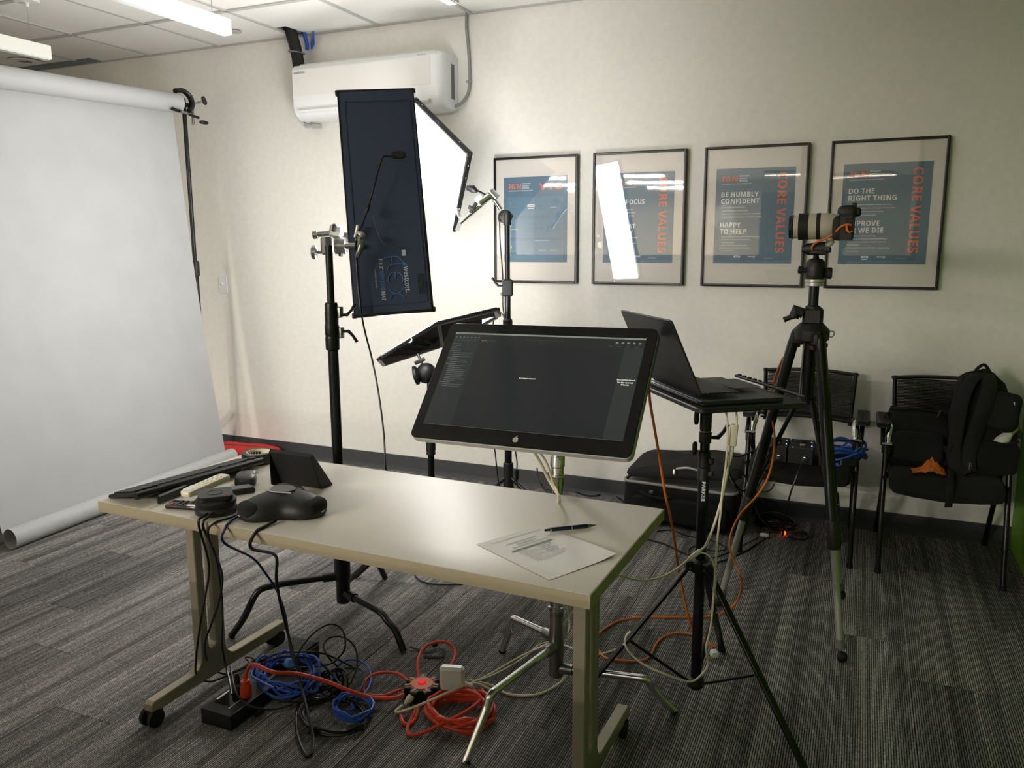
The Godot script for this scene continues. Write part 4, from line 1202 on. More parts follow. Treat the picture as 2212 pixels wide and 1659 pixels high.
func table_things() -> void:
	var A := Vector3(0.99965, 0, 0.0266)
	var Bz := Vector3(-0.0266, 0, 0.99965)
	var TB := Basis(A, Vector3.UP, Bz)
	# keyboard: long side towards the photographer's left, its back edge raised
	var kl := (A * -0.13 + Bz * 0.99).normalized()   # along the keyboard, towards the photographer
	var kw := (A * 0.984 + Bz * 0.13 + Vector3(0, 0.21, 0)).normalized()   # across, rising
	var kn := kl.cross(kw).normalized()
	if kn.y < 0:
		kn = -kn
	var KB := Basis(kw, kn, kw.cross(kn))
	var ko := tp(0.105, 0.372, 0.727)
	var k := thing("keyboard", "black wireless keyboard with a raised back edge at the table's left end", "keyboard", tp(0.105, 0.372))
	part(k, "case", mb().box(ko, Vector3(0.145, 0.012, 0.455), 0.004, KB), M.black_plastic)
	part(k, "back_ridge", mb().tube([ko + kw * 0.07 - kl * 0.226 - kn * 0.004, ko + kw * 0.07 + kl * 0.226 - kn * 0.004], 0.011, 12, 1.0), M.black)
	part(k, "foot_bar", mb().box(tp(0.163, 0.372, 0.722) + A * 0.0, Vector3(0.012, 0.026, 0.4), 0.004, Basis(Vector3.UP, 0.13) * TB), M.black)
	var rows := [[0.046, 20], [0.028, 19], [0.01, 19], [-0.008, 18], [-0.026, 18], [-0.044, 13]]
	for r in rows.size():
		var n: int = rows[r][1]
		for i in n:
			if r == 0 and (i == 1 or i == 6):
				continue
			var f := (i + 0.5) / n
			var len := 0.44 / n - 0.0035
			if r == 5 and i == 4:
				len = 0.09
			if r == 5 and (i == 3 or i == 5):
				continue
			var col: Material = M.key
			part(k, "keycap", mb().box(ko + kw * rows[r][0] + kl * (f * 0.44 - 0.22) + kn * 0.0085, Vector3(0.0155, 0.005, len), 0.0012, KB), col)
	part(k, "hot_keys", mb().box(ko + kw * 0.062 + kn * 0.007, Vector3(0.007, 0.002, 0.3), 0.0005, KB), M.dark_grey)
	# mouse
	var mo := thing("mouse", "dark grey computer mouse behind the keyboard's far end", "mouse", tp(0.275, 0.31))
	var mbas := Basis(Vector3.UP, 0.75) * TB
	part(mo, "body", mb().blob(tp(0.275, 0.31, 0.7235), Vector3(0.066, 0.044, 0.108), 0.75, mbas), M.dark_grey)
	part(mo, "side_grip", mb().blob(tp(0.285, 0.325, 0.721), Vector3(0.062, 0.028, 0.09), 0.8, mbas), M.rubber)
	part(mo, "scroll_wheel", mb().lathe(tp(0.247, 0.285, 0.7435) , [Vector2(0.006, -0.003), Vector2(0.008, 0), Vector2(0.006, 0.003)], Vector3(0.7, 0, 0.7), 14), M.black)
	part(mo, "button", mb().blob(tp(0.287, 0.286, 0.742), Vector3(0.008, 0.005, 0.028), 0.7, mbas), M.alu, "shiny button")
	# cradle of tape
	var tr := thing("tape_roll", "roll of black tape lying behind the tablet wedge", "tape", tp(0.125, 0.09))
	part(tr, "tape", mb().lathe(tp(0.125, 0.09, 0.707), [Vector2(0.0405, 0.0), Vector2(0.056, 0.0), Vector2(0.0565, 0.003), Vector2(0.0565, 0.033), Vector2(0.055, 0.036), Vector2(0.0405, 0.036), Vector2(0.0405, 0.0)], Vector3.UP, 36), M.black)
	part(tr, "core", mb().lathe(tp(0.125, 0.09, 0.7075), [Vector2(0.0375, 0.0), Vector2(0.0402, 0.0), Vector2(0.0402, 0.0355), Vector2(0.0375, 0.0355), Vector2(0.0375, 0.0)], Vector3.UP, 36), M.cream_plastic, "pale cardboard core")
	for i in 5:
		var an := 2.2 + i * 0.25
		part(tr, "core_print", mb().box(tp(0.125, 0.09, 0.727) + Vector3(cos(an) * 0.0372, 0, -sin(an) * 0.0372), Vector3(0.002, 0.014, 0.005), 0.0, Basis(Vector3.UP, an)), M.ink)
	# tablet wedge
	var tw := thing("tablet", "black wedge-shaped desk tablet standing with its back to the photographer", "tablet", tp(0.445, 0.25))
	part(tw, "housing", mb().prism(tp(0.363, 0, 0), Bz, Vector3.UP, PackedVector2Array([Vector2(0.205, 0.7075), Vector2(0.285, 0.7075), Vector2(0.297, 0.715), Vector2(0.298, 0.818), Vector2(0.29, 0.826), Vector2(0.283, 0.822)]), -0.001).prism(tp(0.524, 0, 0), Bz, Vector3.UP, PackedVector2Array([Vector2(0.198, 0.7075), Vector2(0.252, 0.7075), Vector2(0.26, 0.712), Vector2(0.298, 0.818), Vector2(0.29, 0.826), Vector2(0.283, 0.822)]), 0.16, 0.003), M.black_plastic)
	part(tw, "screen", mb().bar(tp(0.444, 0.204, 0.715) - Bz * 0.001, tp(0.444, 0.284, 0.819) - Bz * 0.002, 0.14, 0.003, A), M.black_gloss)
	# conference phone: three lobes
	var ph := thing("conference_phone", "black three-lobed conference phone on the table's front left", "phone", tp(0.56, 0.46))
	var pc := tp(0.558, 0.462, 0.707)
	var rings := []
	for q in [[0.93, 0.001], [0.99, 0.008], [1.0, 0.022], [0.96, 0.036], [0.86, 0.049], [0.7, 0.058], [0.5, 0.064], [0.28, 0.067], [0.1, 0.068]]:
		var ring := PackedVector3Array()
		for i in 60:
			var an := TAU * i / 60
			var lobe := 0.5 + 0.5 * cos(3.0 * (an - 2.02))
			var fall := lerpf(1.0, 0.62, pow(1.0 - lobe, 1.2))
			var r: float = 0.128 * fall * q[0]
			var y: float = q[1] * (0.72 + 0.28 * (1.0 - q[0] * 0.6))
			ring.append(pc + A * cos(an) * r + Bz * sin(an) * r + Vector3(0, y, 0))
		rings.append(ring)
	part(ph, "body", mb().loft(rings, 50.0), M.black_plastic)
	for i in 3:
		var an := 2.02 + TAU / 3 * i
		var d := A * cos(an) + Bz * sin(an)
		var sd := A * -sin(an) + Bz * cos(an)
		part(ph, "speaker_grille", mb().blob(pc + d * 0.083 + Vector3(0, 0.026, 0), Vector3(0.088, 0.046, 0.092), 0.7, Basis(d, Vector3.UP, d.cross(Vector3.UP))), M.cloth, "black mesh grille")
		part(ph, "indicator", mb().box(pc + d * 0.127 + Vector3(0, 0.016, 0), Vector3(0.003, 0.004, 0.014), 0.001, Basis(d, Vector3.UP, d.cross(Vector3.UP))), M.alu)
		part(ph, "groove", cable([pc + d * 0.045 + sd * 0.05 + Vector3(0, 0.047, 0), pc + d * 0.04 + sd * 0.02 + Vector3(0, 0.0575, 0), pc + d * 0.04 - sd * 0.02 + Vector3(0, 0.0575, 0), pc + d * 0.045 - sd * 0.05 + Vector3(0, 0.047, 0)], 0.0015), M.rubber)
	part(ph, "dial_panel", mb().prism(pc + Vector3(0, 0.0655, 0), A, -Bz, ellipse(0.075, 0.06), 0.0025, 0.0008), M.grey, "grey dial panel")
	part(ph, "panel_rim", mb().tube(smooth([pc + A * -0.045 + Vector3(0, 0.064, 0) + Bz * 0.02, pc + Vector3(0, 0.0675, 0) + Bz * 0.036, pc + A * 0.045 + Vector3(0, 0.0655, 0) + Bz * 0.02], 6), 0.0018, 6), M.alu, "silver rim")
	# remotes and hub
	var r1 := thing("remote_control", "black remote with coloured buttons lying flat beside the black hub", "remote control", tp(0.295, 0.545), "remote controls")
	var rb := Basis(Vector3.UP, 0.25) * TB
	part(r1, "case", mb().box(tp(0.29, 0.55, 0.714), Vector3(0.125, 0.012, 0.046), 0.003, rb), M.black_gloss)
	for i in 5:
		for j in 3:
			part(r1, "button", mb().box(tp(0.29, 0.55, 0.721) + rb * Vector3(-0.03 + i * 0.017, 0, -0.013 + j * 0.013), Vector3(0.009, 0.004, 0.007), 0.001, rb), M.dark_grey if (i + j) % 4 else M.black)
	part(r1, "button", mb().box(tp(0.29, 0.55, 0.721) + rb * Vector3(-0.045, 0, 0.01), Vector3(0.01, 0.004, 0.008), 0.001, rb), M.red, "red button")
	part(r1, "silver_pad", mb().box(tp(0.29, 0.55, 0.721) + rb * Vector3(0.02, 0, 0.017), Vector3(0.03, 0.004, 0.01), 0.001, rb), M.alu, "silver keys")
	var r2 := thing("remote_control", "slim black and grey remote behind the black hub", "remote control", tp(0.31, 0.40), "remote controls")
	rb = Basis(Vector3.UP, 0.95) * TB
	part(r2, "case", mb().box(tp(0.312, 0.405, 0.7165), Vector3(0.125, 0.018, 0.042), 0.004, rb), M.black_plastic)
	part(r2, "top_plate", mb().box(tp(0.32, 0.393, 0.726), Vector3(0.075, 0.002, 0.036), 0.0005, rb), M.grey, "grey top plate")
	for i in 3:
		part(r2, "button", mb().box(tp(0.312, 0.405, 0.726) + rb * Vector3(-0.046 + i * 0.008, 0, 0.004 * i), Vector3(0.006, 0.004, 0.012), 0.001, rb), M.red if i == 0 else M.black)
	var r3 := thing("remote_control", "cream white remote leaning on the other remotes by the keyboard", "remote control", tp(0.25, 0.45), "remote controls")
	var d3 := (tp(0.262, 0.375, 0.7475) - tp(0.25, 0.53, 0.737)).normalized()
	rb = Basis(A, (d3.cross(A)).normalized() * (1.0 if d3.cross(A).y > 0 else -1.0), A.cross(d3.cross(A) * (1.0 if d3.cross(A).y > 0 else -1.0)).normalized())
	part(r3, "case", mb().blob(tp(0.256, 0.452, 0.742), Vector3(0.043, 0.02, 0.165), 0.32, rb, 24, 12), M.cream_plastic)
	part(r3, "display", mb().box(tp(0.252, 0.505, 0.748), Vector3(0.028, 0.002, 0.035), 0.0006, rb), M.white_plastic)
	for i in 4:
		for j in 2:
			part(r3, "button", mb().blob(tp(0.248 + j * 0.016, 0.46 - i * 0.019, 0.7515 + i * 0.0013), Vector3(0.011, 0.005, 0.01), 0.8, rb, 12, 6), M.white_metal)
	var hb := thing("table_hub", "stack of round black cable boxes topped by a square remote pad", "hub", tp(0.385, 0.545))
	var hc := tp(0.388, 0.545, 0.707)
	part(hb, "base", mb().lathe(hc, [Vector2(0.05, 0.0), Vector2(0.056, 0.004), Vector2(0.057, 0.014), Vector2(0.053, 0.02), Vector2(0.051, 0.022), Vector2(0.055, 0.027), Vector2(0.056, 0.038), Vector2(0.05, 0.044)], Vector3.UP, 36), M.black_plastic)
	var hbs := Basis(Vector3.UP, 0.8) * TB
	part(hb, "pad", mb().prism(hc + Vector3(0, 0.043, 0), hbs.x, -hbs.z, rrect(0.092, 0.092, 0.018), 0.013, 0.002), M.black_plastic)
	part(hb, "pad_top", mb().prism(hc + Vector3(0, 0.056, 0), hbs.x, -hbs.z, rrect(0.09, 0.09, 0.017), 0.0012, 0.0003), M.dark_grey, "dark grey touch face")
	var ringp := []
	for i in 25:
		ringp.append(hc + Vector3(cos(TAU * i / 24) * 0.021, 0.0575, sin(TAU * i / 24) * 0.021))
	part(hb, "touch_ring", mb().tube(ringp, 0.0009, 5), M.black)
	part(hb, "mute_mark", mb().box(hc + hbs * Vector3(0.03, 0.0575, 0.03), Vector3(0.008, 0.0008, 0.008), 0.0, hbs), M.red)
	# paper and pen
	var pv := [tp(1.163, 0.46, 0.7076), tp(1.409, 0.582, 0.7076), tp(1.502, 0.39, 0.7076), tp(1.255, 0.265, 0.7076)]
	var pp := thing("paper_sheet", "white printed paper sheet with a green line on the table's right part", "paper", tp(1.333, 0.424))
	var bs := mb()
	var v := PackedVector3Array()
	var tt := PackedInt32Array()
	var nn := 10
	for layer in 2:
		for i in nn + 1:
			for j in nn + 1:
				var u := float(i) / nn
				var w := float(j) / nn
				var q: Vector3 = (pv[0] as Vector3).lerp(pv[1], u).lerp((pv[3] as Vector3).lerp(pv[2], u), w)
				q.y += 0.004 * maxf(0.0, w - 0.75) * maxf(0.0, u - 0.3) * 8.0 + 0.0012 * (1.0 + sin(u * 5.0 + w * 4.0)) * w + (0.0004 if layer == 0 else 0.0)
				v.append(q)
	var off := (nn + 1) * (nn + 1)
	for i in nn:
		for j in nn:
			var a := i * (nn + 1) + j
			tt.append_array([a, a + 1, a + nn + 2, a, a + nn + 2, a + nn + 1, off + a, off + a + nn + 2, off + a + 1, off + a, off + a + nn + 1, off + a + nn + 2])
	bs.add(v, tt, 60.0)
	part(pp, "sheet", bs, M.sheet)
	# the page's top edge is its far left side; lines read towards the far right
	var ex: Vector3 = (pv[3] - pv[0]).normalized()
	var ey: Vector3 = (pv[0] - pv[1]).normalized()
	var pg := func(x: float, y: float) -> Vector3: return (pv[0] as Vector3) + ex * x - ey * y + Vector3(0, 0.0026, 0)
	letters(pp, "Head Shot Appointments with Paper Trained", pg.call(0.028, 0.03), ex, ey, 0.0048, M.ink, 0.0, false, 0.16)
	for l in [[0.05, 0.055, 0.1], [0.075, 0.068, 0.06], [0.05, 0.081, 0.11]]:
		part(pp, "text_line", mb().bar(pg.call(l[0], l[1]), pg.call(l[0] + l[2], l[1]), 0.002, 0.0003, ey, 0.0), M.pale_ink)
	part(pp, "green_line", mb().bar(pg.call(0.035, 0.098), pg.call(0.165, 0.098), 0.005, 0.0004, ey, 0.0), mat(Color(0.45, 0.52, 0.36), 0.7), "green table heading")
	for i in 9:
		part(pp, "text_line", mb().bar(pg.call(0.045, 0.11 + i * 0.0085), pg.call(0.075 + 0.02 * (i % 3), 0.11 + i * 0.0085), 0.0013, 0.0003, ey, 0.0), M.pale_ink)
		part(pp, "text_line", mb().bar(pg.call(0.105, 0.11 + i * 0.0085), pg.call(0.15 - 0.006 * (i % 3), 0.11 + i * 0.0085), 0.0013, 0.0003, ey, 0.0), M.violet if i < 6 else M.pale_ink)
	var pa := tp(1.29, 0.318, 0.7165)
	var pd := (tp(1.389, 0.22, 0.7125) - pa).normalized()
	var pn := thing("pen", "dark blue ballpoint pen with a steel tip lying by the paper's top corner", "pen", tp(1.34, 0.269))
	part(pn, "barrel", mb().lathe(pa, [Vector2(0.004, 0.012), Vector2(0.0055, 0.014), Vector2(0.0056, 0.075), Vector2(0.006, 0.11), Vector2(0.005, 0.118)], pd, 18), mat(Color(0.06, 0.1, 0.2), 0.3))
	part(pn, "tip", mb().lathe(pa, [Vector2(0.0052, 0.117), Vector2(0.0045, 0.125), Vector2(0.0012, 0.14), Vector2(0.0006, 0.143)], pd, 16), M.steel)
	part(pn, "ring", mb().lathe(pa, [Vector2(0.0062, 0.07), Vector2(0.0064, 0.071), Vector2(0.0062, 0.073)], pd, 16).lathe(pa, [Vector2(0.0058, 0.01), Vector2(0.0058, 0.014)], pd, 16), M.chrome)
	part(pn, "button", mb().rod(pa - pd * 0.003, pa + pd * 0.012, 0.0032, 12), M.black)
	part(pn, "clip", mb().bar(pa + pd * 0.012 + Vector3(0, -0.005, 0.004), pa + pd * 0.05 + Vector3(0, -0.005, 0.005), 0.003, 0.0012, Vector3.UP, 0.0), M.chrome)
	letters(pn, "INSURANCE", pa + pd * 0.03 + Vector3(0, 0.0056, 0.001), pd, Vector3(0.5, 0, -0.86), 0.003, M.pale_ink, 0.0, true)
	# cables over the table's front edge
	solo("table_cable", cable([tp(0.42, 0.58, 0.722), tp(0.425, 0.61, 0.719), tp(0.424, 0.63, 0.70), Vector3(-1.581, 0.6, 2.714), Vector3(-1.642, 0.45, 2.642), Vector3(-1.741, 0.3, 2.545), Vector3(-1.751, 0.22, 2.544), Vector3(-1.771, 0.14, 2.518), Vector3(-1.73, 0.11, 2.548), Vector3(-1.669, 0.1, 2.603)], 0.0034), M.black_cable, "black cable dropping straight from the round hub to the power box", "cable", "black cables over the table's front edge")
	solo("table_cable", cable([tp(0.408, 0.585, 0.722), tp(0.408, 0.612, 0.718), tp(0.409, 0.63, 0.70), Vector3(-1.623, 0.56, 2.699), Vector3(-1.712, 0.42, 2.636), Vector3(-1.782, 0.3, 2.596), Vector3(-1.833, 0.17, 2.573), Vector3(-1.873, 0.08, 2.539), Vector3(-1.894, 0.02, 2.473), Vector3(-1.878, 0.015, 2.438), Vector3(-1.855, 0.02, 2.387), Vector3(-1.81, 0.04, 2.347), Vector3(-1.76, 0.06, 2.345)], 0.0034), M.black_cable, "black cable hanging leftmost from the hub in a low loop by the leg", "cable", "black cables over the table's front edge")
	solo("table_cable", cable([tp(0.425, 0.505, 0.72), tp(0.47, 0.53, 0.716), tp(0.468, 0.57, 0.712), tp(0.455, 0.62, 0.709), tp(0.452, 0.64, 0.68), Vector3(-1.648, 0.5, 2.628), Vector3(-1.717, 0.38, 2.579), Vector3(-1.782, 0.28, 2.553), Vector3(-1.83, 0.2, 2.537), Vector3(-1.876, 0.09, 2.482), Vector3(-1.875, 0.03, 2.43), Vector3(-1.842, 0.03, 2.4), Vector3(-1.778, 0.06, 2.359), Vector3(-1.715, 0.09, 2.338), Vector3(-1.653, 0.1, 2.318), Vector3(-1.607, 0.06, 2.232), Vector3(-1.501, 0.03, 2.221)], 0.0034), M.black_cable, "black cable from behind the hub crossing the other two below the table edge", "cable", "black cables over the table's front edge")
	solo("phone_cable", cable([tp(0.47, 0.49, 0.72), tp(0.474, 0.54, 0.713), tp(0.49, 0.6, 0.711), tp(0.5, 0.625, 0.704), tp(0.506, 0.64, 0.67), Vector3(-1.564, 0.55, 2.592), Vector3(-1.579, 0.47, 2.523), Vector3(-1.596, 0.38, 2.457), Vector3(-1.624, 0.27, 2.395), Vector3(-1.631, 0.18, 2.377), Vector3(-1.604, 0.13, 2.396), Vector3(-1.572, 0.09, 2.398)], 0.0036), M.navy_cable, "navy blue cable curving from the conference phone's left side to the floor", "cable")
	solo("phone_cable", cable([tp(0.6, 0.545, 0.714), tp(0.602, 0.59, 0.712), tp(0.6, 0.622, 0.706), tp(0.6, 0.64, 0.67), Vector3(-1.514, 0.55, 2.552), Vector3(-1.56, 0.45, 2.501), Vector3(-1.59, 0.35, 2.456), Vector3(-1.598, 0.24, 2.422), Vector3(-1.564, 0.16, 2.437), Vector3(-1.519, 0.09, 2.465), Vector3(-1.447, 0.05, 2.527), Vector3(-1.39, 0.02, 2.579), Vector3(-1.354, 0.01, 2.631), Vector3(-1.364, 0.006, 2.644), Vector3(-1.418, 0.006, 2.605), Vector3(-1.477, 0.008, 2.547), Vector3(-1.524, 0.02, 2.482), Vector3(-1.519, 0.04, 2.446), Vector3(-1.501, 0.03, 2.376)], 0.0048), M.black_cable, "thick black cable from the conference phone's front lobe to the carpet", "cable")


func screen_texture() -> ImageTexture:
	# a dark editing window: pale bar on top, lighter columns at both sides
	var im := Image.create(1024, 640, false, Image.FORMAT_RGB8)
	im.fill(Color(0.185, 0.195, 0.205))
	var g := RandomNumberGenerator.new()
	g.seed = 5
	im.fill_rect(Rect2i(0, 0, 1024, 11), Color(0.66, 0.7, 0.64))
	im.fill_rect(Rect2i(0, 11, 1024, 66), Color(0.2, 0.215, 0.21))
	im.fill_rect(Rect2i(0, 11, 152, 629), Color(0.225, 0.24, 0.235))
	im.fill_rect(Rect2i(928, 66, 96, 574), Color(0.25, 0.265, 0.255))
	for i in 26:
		im.fill_rect(Rect2i(14 + i * 11 + (620 if i > 13 else 0), 4, 7, 3), Color(0.3, 0.32, 0.3))
	for i in 7:
		im.fill_rect(Rect2i(8 + i * 22, 30, 8, 9), Color(0.5, 0.52, 0.5))
		im.fill_rect(Rect2i(4 + i * 22, 45, 14, 2), Color(0.36, 0.38, 0.36))
		im.fill_rect(Rect2i(6 + i * 20, 56, 10, 6), Color(0.33, 0.35, 0.34))
	for i in 14:
		im.fill_rect(Rect2i(410 + i * 15, 36, 6, 5), Color(0.36, 0.38, 0.37))
	im.fill_rect(Rect2i(165, 53, 7, 5), Color(0.72, 0.6, 0.2))
	im.fill_rect(Rect2i(176, 53, 7, 5), Color(0.72, 0.6, 0.2))
	im.fill_rect(Rect2i(187, 53, 7, 5), Color(0.72, 0.6, 0.2))
	im.fill_rect(Rect2i(200, 54, 50, 3), Color(0.33, 0.34, 0.33))
	for i in 5:
		im.fill_rect(Rect2i(880 + i * 28, 30, 13, 10), Color(0.62, 0.64, 0.62))
		im.fill_rect(Rect2i(876 + i * 28, 46, 20, 2), Color(0.4, 0.42, 0.4))
	for i in 4:
		im.fill_rect(Rect2i(850 + i * 42, 58, 18, 4), Color(0.4, 0.42, 0.4))
	var y := 82
	for i in 24:
		var x := 6 if i in [0, 1, 2, 3, 4, 8, 11, 21] else 24
		im.fill_rect(Rect2i(x, y, g.randi_range(26, 60), 3), Color(0.56, 0.58, 0.56))
		if x > 6:
			im.fill_rect(Rect2i(62, y - 1, g.randi_range(30, 76), 5), Color(0.4, 0.43, 0.4))
		y += 13
	return ImageTexture.create_from_image(im)


func screen_and_laptop() -> void:
	var ex := Vector3(0.9995, 0.015, 0.03).normalized()
	var tl := Vector3(-1.148, 1.200, 2.119)
	var tr := Vector3(-0.4995, 1.216, 2.145)
	var br := Vector3(-0.502, 0.908, 2.400)
	var bl := Vector3(-1.151, 0.906, 2.391)
	var c := (tl + tr + br + bl) / 4.0
	ex = ((tr - tl) + (br - bl)).normalized()
	var ey := ((tl - bl) + (tr - br)).normalized()
	var ez := ex.cross(ey).normalized()
	var t := thing("monitor", "large flat monitor with a black glass border tilted back behind the table", "monitor", c)
	part(t, "housing", mb().prism(c - ez * 0.028, ex, ey, rrect(0.652, 0.4, 0.02, 8), 0.026, 0.004), M.alu, "silver aluminium housing")
	part(t, "back_shell", mb().prism(c - ez * 0.04, ex, ey, rrect(0.56, 0.3, 0.03, 8), 0.014, 0.008), M.black_plastic)
	part(t, "glass_border", mb().prism(c - ez * 0.003, ex, ey, rrect(0.65, 0.398, 0.019, 8), 0.004, 0.001), M.black_gloss, "glossy black glass front")
	var sw := 0.592
	var sh := 0.318
	var sc := c + ez * 0.0012 + ey * 0.006
	var b := mb()
	var v := PackedVector3Array()
	var uv := PackedVector2Array()
	for q in [[-1, -1], [1, -1], [1, 1], [-1, 1]]:
		for z in [0.0003, -0.001]:
			v.append(sc + ex * q[0] * sw / 2 + ey * q[1] * sh / 2 + ez * z)
			uv.append(Vector2((q[0] + 1) * 0.5, (1 - q[1]) * 0.5))
	b.add(v, PackedInt32Array([0, 2, 4, 0, 4, 6, 1, 5, 3, 1, 7, 5, 0, 1, 3, 0, 3, 2, 2, 3, 5, 2, 5, 4, 4, 5, 7, 4, 7, 6, 6, 7, 1, 6, 1, 0]), 10.0, uv)
	var sm := mat(Color(0.02, 0.02, 0.02), 0.12)
	sm.emission_enabled = true
	sm.emission_texture = screen_texture()
	sm.emission_energy_multiplier = 0.55
	part(t, "screen", b, sm, "dark editing window on screen")
	var ink := glow(Color(0.85, 0.87, 0.85), 0.6)
	letters(t, "No images selected", sc + ey * 0.006 + ex * -0.018 + ez * 0.0009, ex, ey, 0.0038, ink, 0.5)
	var k := 0
	for s in ["No results found", "for the current", "filter(s)"]:
		letters(t, s, sc + ex * 0.266 + ey * (0.02 - k * 0.008) + ez * 0.0009, ex, ey, 0.0044, ink, 0.5)
		k += 1
	# the bitten fruit mark on the lower border
	var fc := c - ey * 0.178 + ex * 0.002 + ez * 0.0012
	var poly := PackedVector2Array()
	for i in 40:
		var an := TAU * i / 40
		var r := 0.0085 * (1.0 - 0.12 * pow(absf(sin(an)), 6.0))
		var q := Vector2(cos(an) * r, sin(an) * r * 1.02)
		if q.distance_to(Vector2(0.0098, 0.001)) < 0.0042:
			q = Vector2(0.0098, 0.001) + (q - Vector2(0.0098, 0.001)).normalized() * 0.0042 * Vector2(1, 1)
			q.x = minf(q.x, 0.0098 - 0.0042 * cos(asin(clampf((q.y - 0.001) / 0.0042, -1, 1))))
		poly.append(q)
	part(t, "logo", mb().prism(fc, ex, ey, poly, 0.0005).prism(fc + ey * 0.0105 + ex * 0.0015, (ex + ey).normalized(), (ey - ex).normalized(), ellipse(0.006, 0.0028, 14), 0.0005), M.alu, "silver fruit logo")

	# chrome stand that carries the monitor
	var h := Vector3(-0.828, 0, 2.045)
	var s := thing("monitor_stand", "chrome stand with bent tubular legs carrying the monitor behind the table", "stand", h)
	part(s, "column", mb().rod(h + Vector3(0, 0.28, 0), h + Vector3(0, 0.78, 0), 0.0165, 24).rod(h + Vector3(0, 0.7, 0), h + Vector3(0, 1.0, 0), 0.0195, 24), M.chrome)
	part(s, "collar", mb().lathe(h, [Vector2(0.018, 0.3), Vector2(0.0235, 0.304), Vector2(0.0235, 0.362), Vector2(0.027, 0.366), Vector2(0.027, 0.374), Vector2(0.02, 0.378)], Vector3.UP, 28).lathe(h, [Vector2(0.0195, 0.76), Vector2(0.0225, 0.764), Vector2(0.0225, 0.795), Vector2(0.02, 0.8)], Vector3.UP, 28), M.chrome)
	part(s, "collar_ring", mb().lathe(h, [Vector2(0.024, 0.285), Vector2(0.0275, 0.288), Vector2(0.0275, 0.3), Vector2(0.024, 0.304)], Vector3.UP, 28).lathe(h, [Vector2(0.0225, 0.728), Vector2(0.024, 0.73), Vector2(0.024, 0.736), Vector2(0.0225, 0.738)], Vector3.UP, 28), M.chrome)
	part(s, "rubber_ring", mb().lathe(h, [Vector2(0.0225, 0.268), Vector2(0.0235, 0.27), Vector2(0.0235, 0.28), Vector2(0.0225, 0.282)], Vector3.UP, 24), M.rubber)
	part(s, "hub", mb().lathe(h, [Vector2(0.018, 0.055), Vector2(0.0235, 0.06), Vector2(0.0235, 0.125), Vector2(0.025, 0.13), Vector2(0.025, 0.19), Vector2(0.0235, 0.195), Vector2(0.0235, 0.285), Vector2(0.02, 0.29)], Vector3.UP, 28), M.steel)
	part(s, "thumb_screw", mb().rod(h + Vector3(0.02, 0.34, 0), h + Vector3(0.045, 0.34, 0.004), 0.0045), M.steel)
	part(s, "screw_handle", mb().box(h + Vector3(0.05, 0.34, 0.006), Vector3(0.012, 0.05, 0.016), 0.003), M.white_plastic, "clear white handle")
	var legs := [[0.19, Vector3(-1.026, 0.165, 1.93), Vector3(-1.096, 0, 1.879)], [0.085, Vector3(-0.535, 0.125, 2.065), Vector3(-0.445, 0, 2.014)], [0.165, Vector3(-0.9, 0.165, 2.38), Vector3(-0.935, 0, 2.49)]]
	for l in legs:
		var st: Vector3 = h + Vector3(0, l[0], 0)
		var d: Vector3 = (l[1] - st).normalized()
		var e: Vector3 = (l[2] - l[1]).normalized()
		part(s, "leg", mb().tube(smooth([st + d * 0.02, st.lerp(l[1], 0.5), l[1] - d * 0.035, l[1] + d * 0.004 + e * 0.004, l[1] + e * 0.045, l[1].lerp(l[2], 0.6), l[2] + Vector3(0, 0.004, 0)], 6), 0.0125, 18), M.chrome)
		part(s, "leg_socket", mb().rod(st, st + d * 0.06, 0.0175, 20), M.steel)
		part(s, "foot_cap", mb().rod(l[2] - e * 0.012, l[2] + Vector3(0, 0.003, 0), 0.0135, 16), M.rubber)
	part(s, "mount_arm", mb().bar(h + Vector3(0, 0.985, 0.01), c - ez * 0.045, 0.06, 0.03, ex, 0.004), M.black_metal)
	part(s, "mount_plate", mb().prism(c - ez * 0.046, ex, ey, rrect(0.12, 0.12, 0.008), 0.006, 0.001), M.black_metal)
	solo("monitor_cable", cable([Vector3(-0.783, 0.891, 2.356), Vector3(-0.781, 0.846, 2.308), Vector3(-0.775, 0.787, 2.261), Vector3(-0.755, 0.755, 2.259), Vector3(-0.747, 0.732, 2.249), Vector3(-0.817, 0.6, 2.064), Vector3(-0.79, 0.3, 1.961), Vector3(-0.765, 0.22, 1.988), Vector3(-0.769, 0.14, 1.993), Vector3(-0.795, 0.06, 1.976), Vector3(-0.828, 0.01, 2.006), Vector3(-0.875, 0.006, 2.094), Vector3(-0.958, 0.006, 2.129), Vector3(-1.033, 0.01, 2.109), Vector3(-1.094, 0.03, 2.141)], 0.0045), M.white_cable, "white cable from the monitor down the chrome stand to the orange power hub", "cable")
	solo("monitor_cable", cable([Vector3(-0.768, 0.889, 2.35), Vector3(-0.766, 0.846, 2.302), Vector3(-0.761, 0.774, 2.258), Vector3(-0.75, 0.739, 2.249), Vector3(-0.825, 0.58, 2.052), Vector3(-0.805, 0.3, 2.005), Vector3(-0.796, 0.2, 2.028), Vector3(-0.903, 0.1, 1.942), Vector3(-1.005, 0.03, 1.942), Vector3(-1.065, 0.008, 2.041), Vector3(-1.088, 0.02, 2.136), Vector3(-1.094, 0.04, 2.19)], 0.0036), M.white_cable, "thinner white cable beside the first under the monitor's lower edge", "cable")

	# laptop, tray and tripod
	var pb := Vector3(-0.4, 0, 1.928)
	var la := Vector3(-0.37, 1.036, 2.17)
	var u := Vector3(0.794, 0, -0.605)
	var w := Vector3(-0.664, 0, -0.748)
	w = (w - u * w.dot(u)).normalized()
	var lc := la + u * 0.124 + w * 0.178
	var ty := thing("laptop_tray", "black ribbed tray on the tripod stand under the laptop", "tray", Vector3(lc.x, 1.01, lc.z))
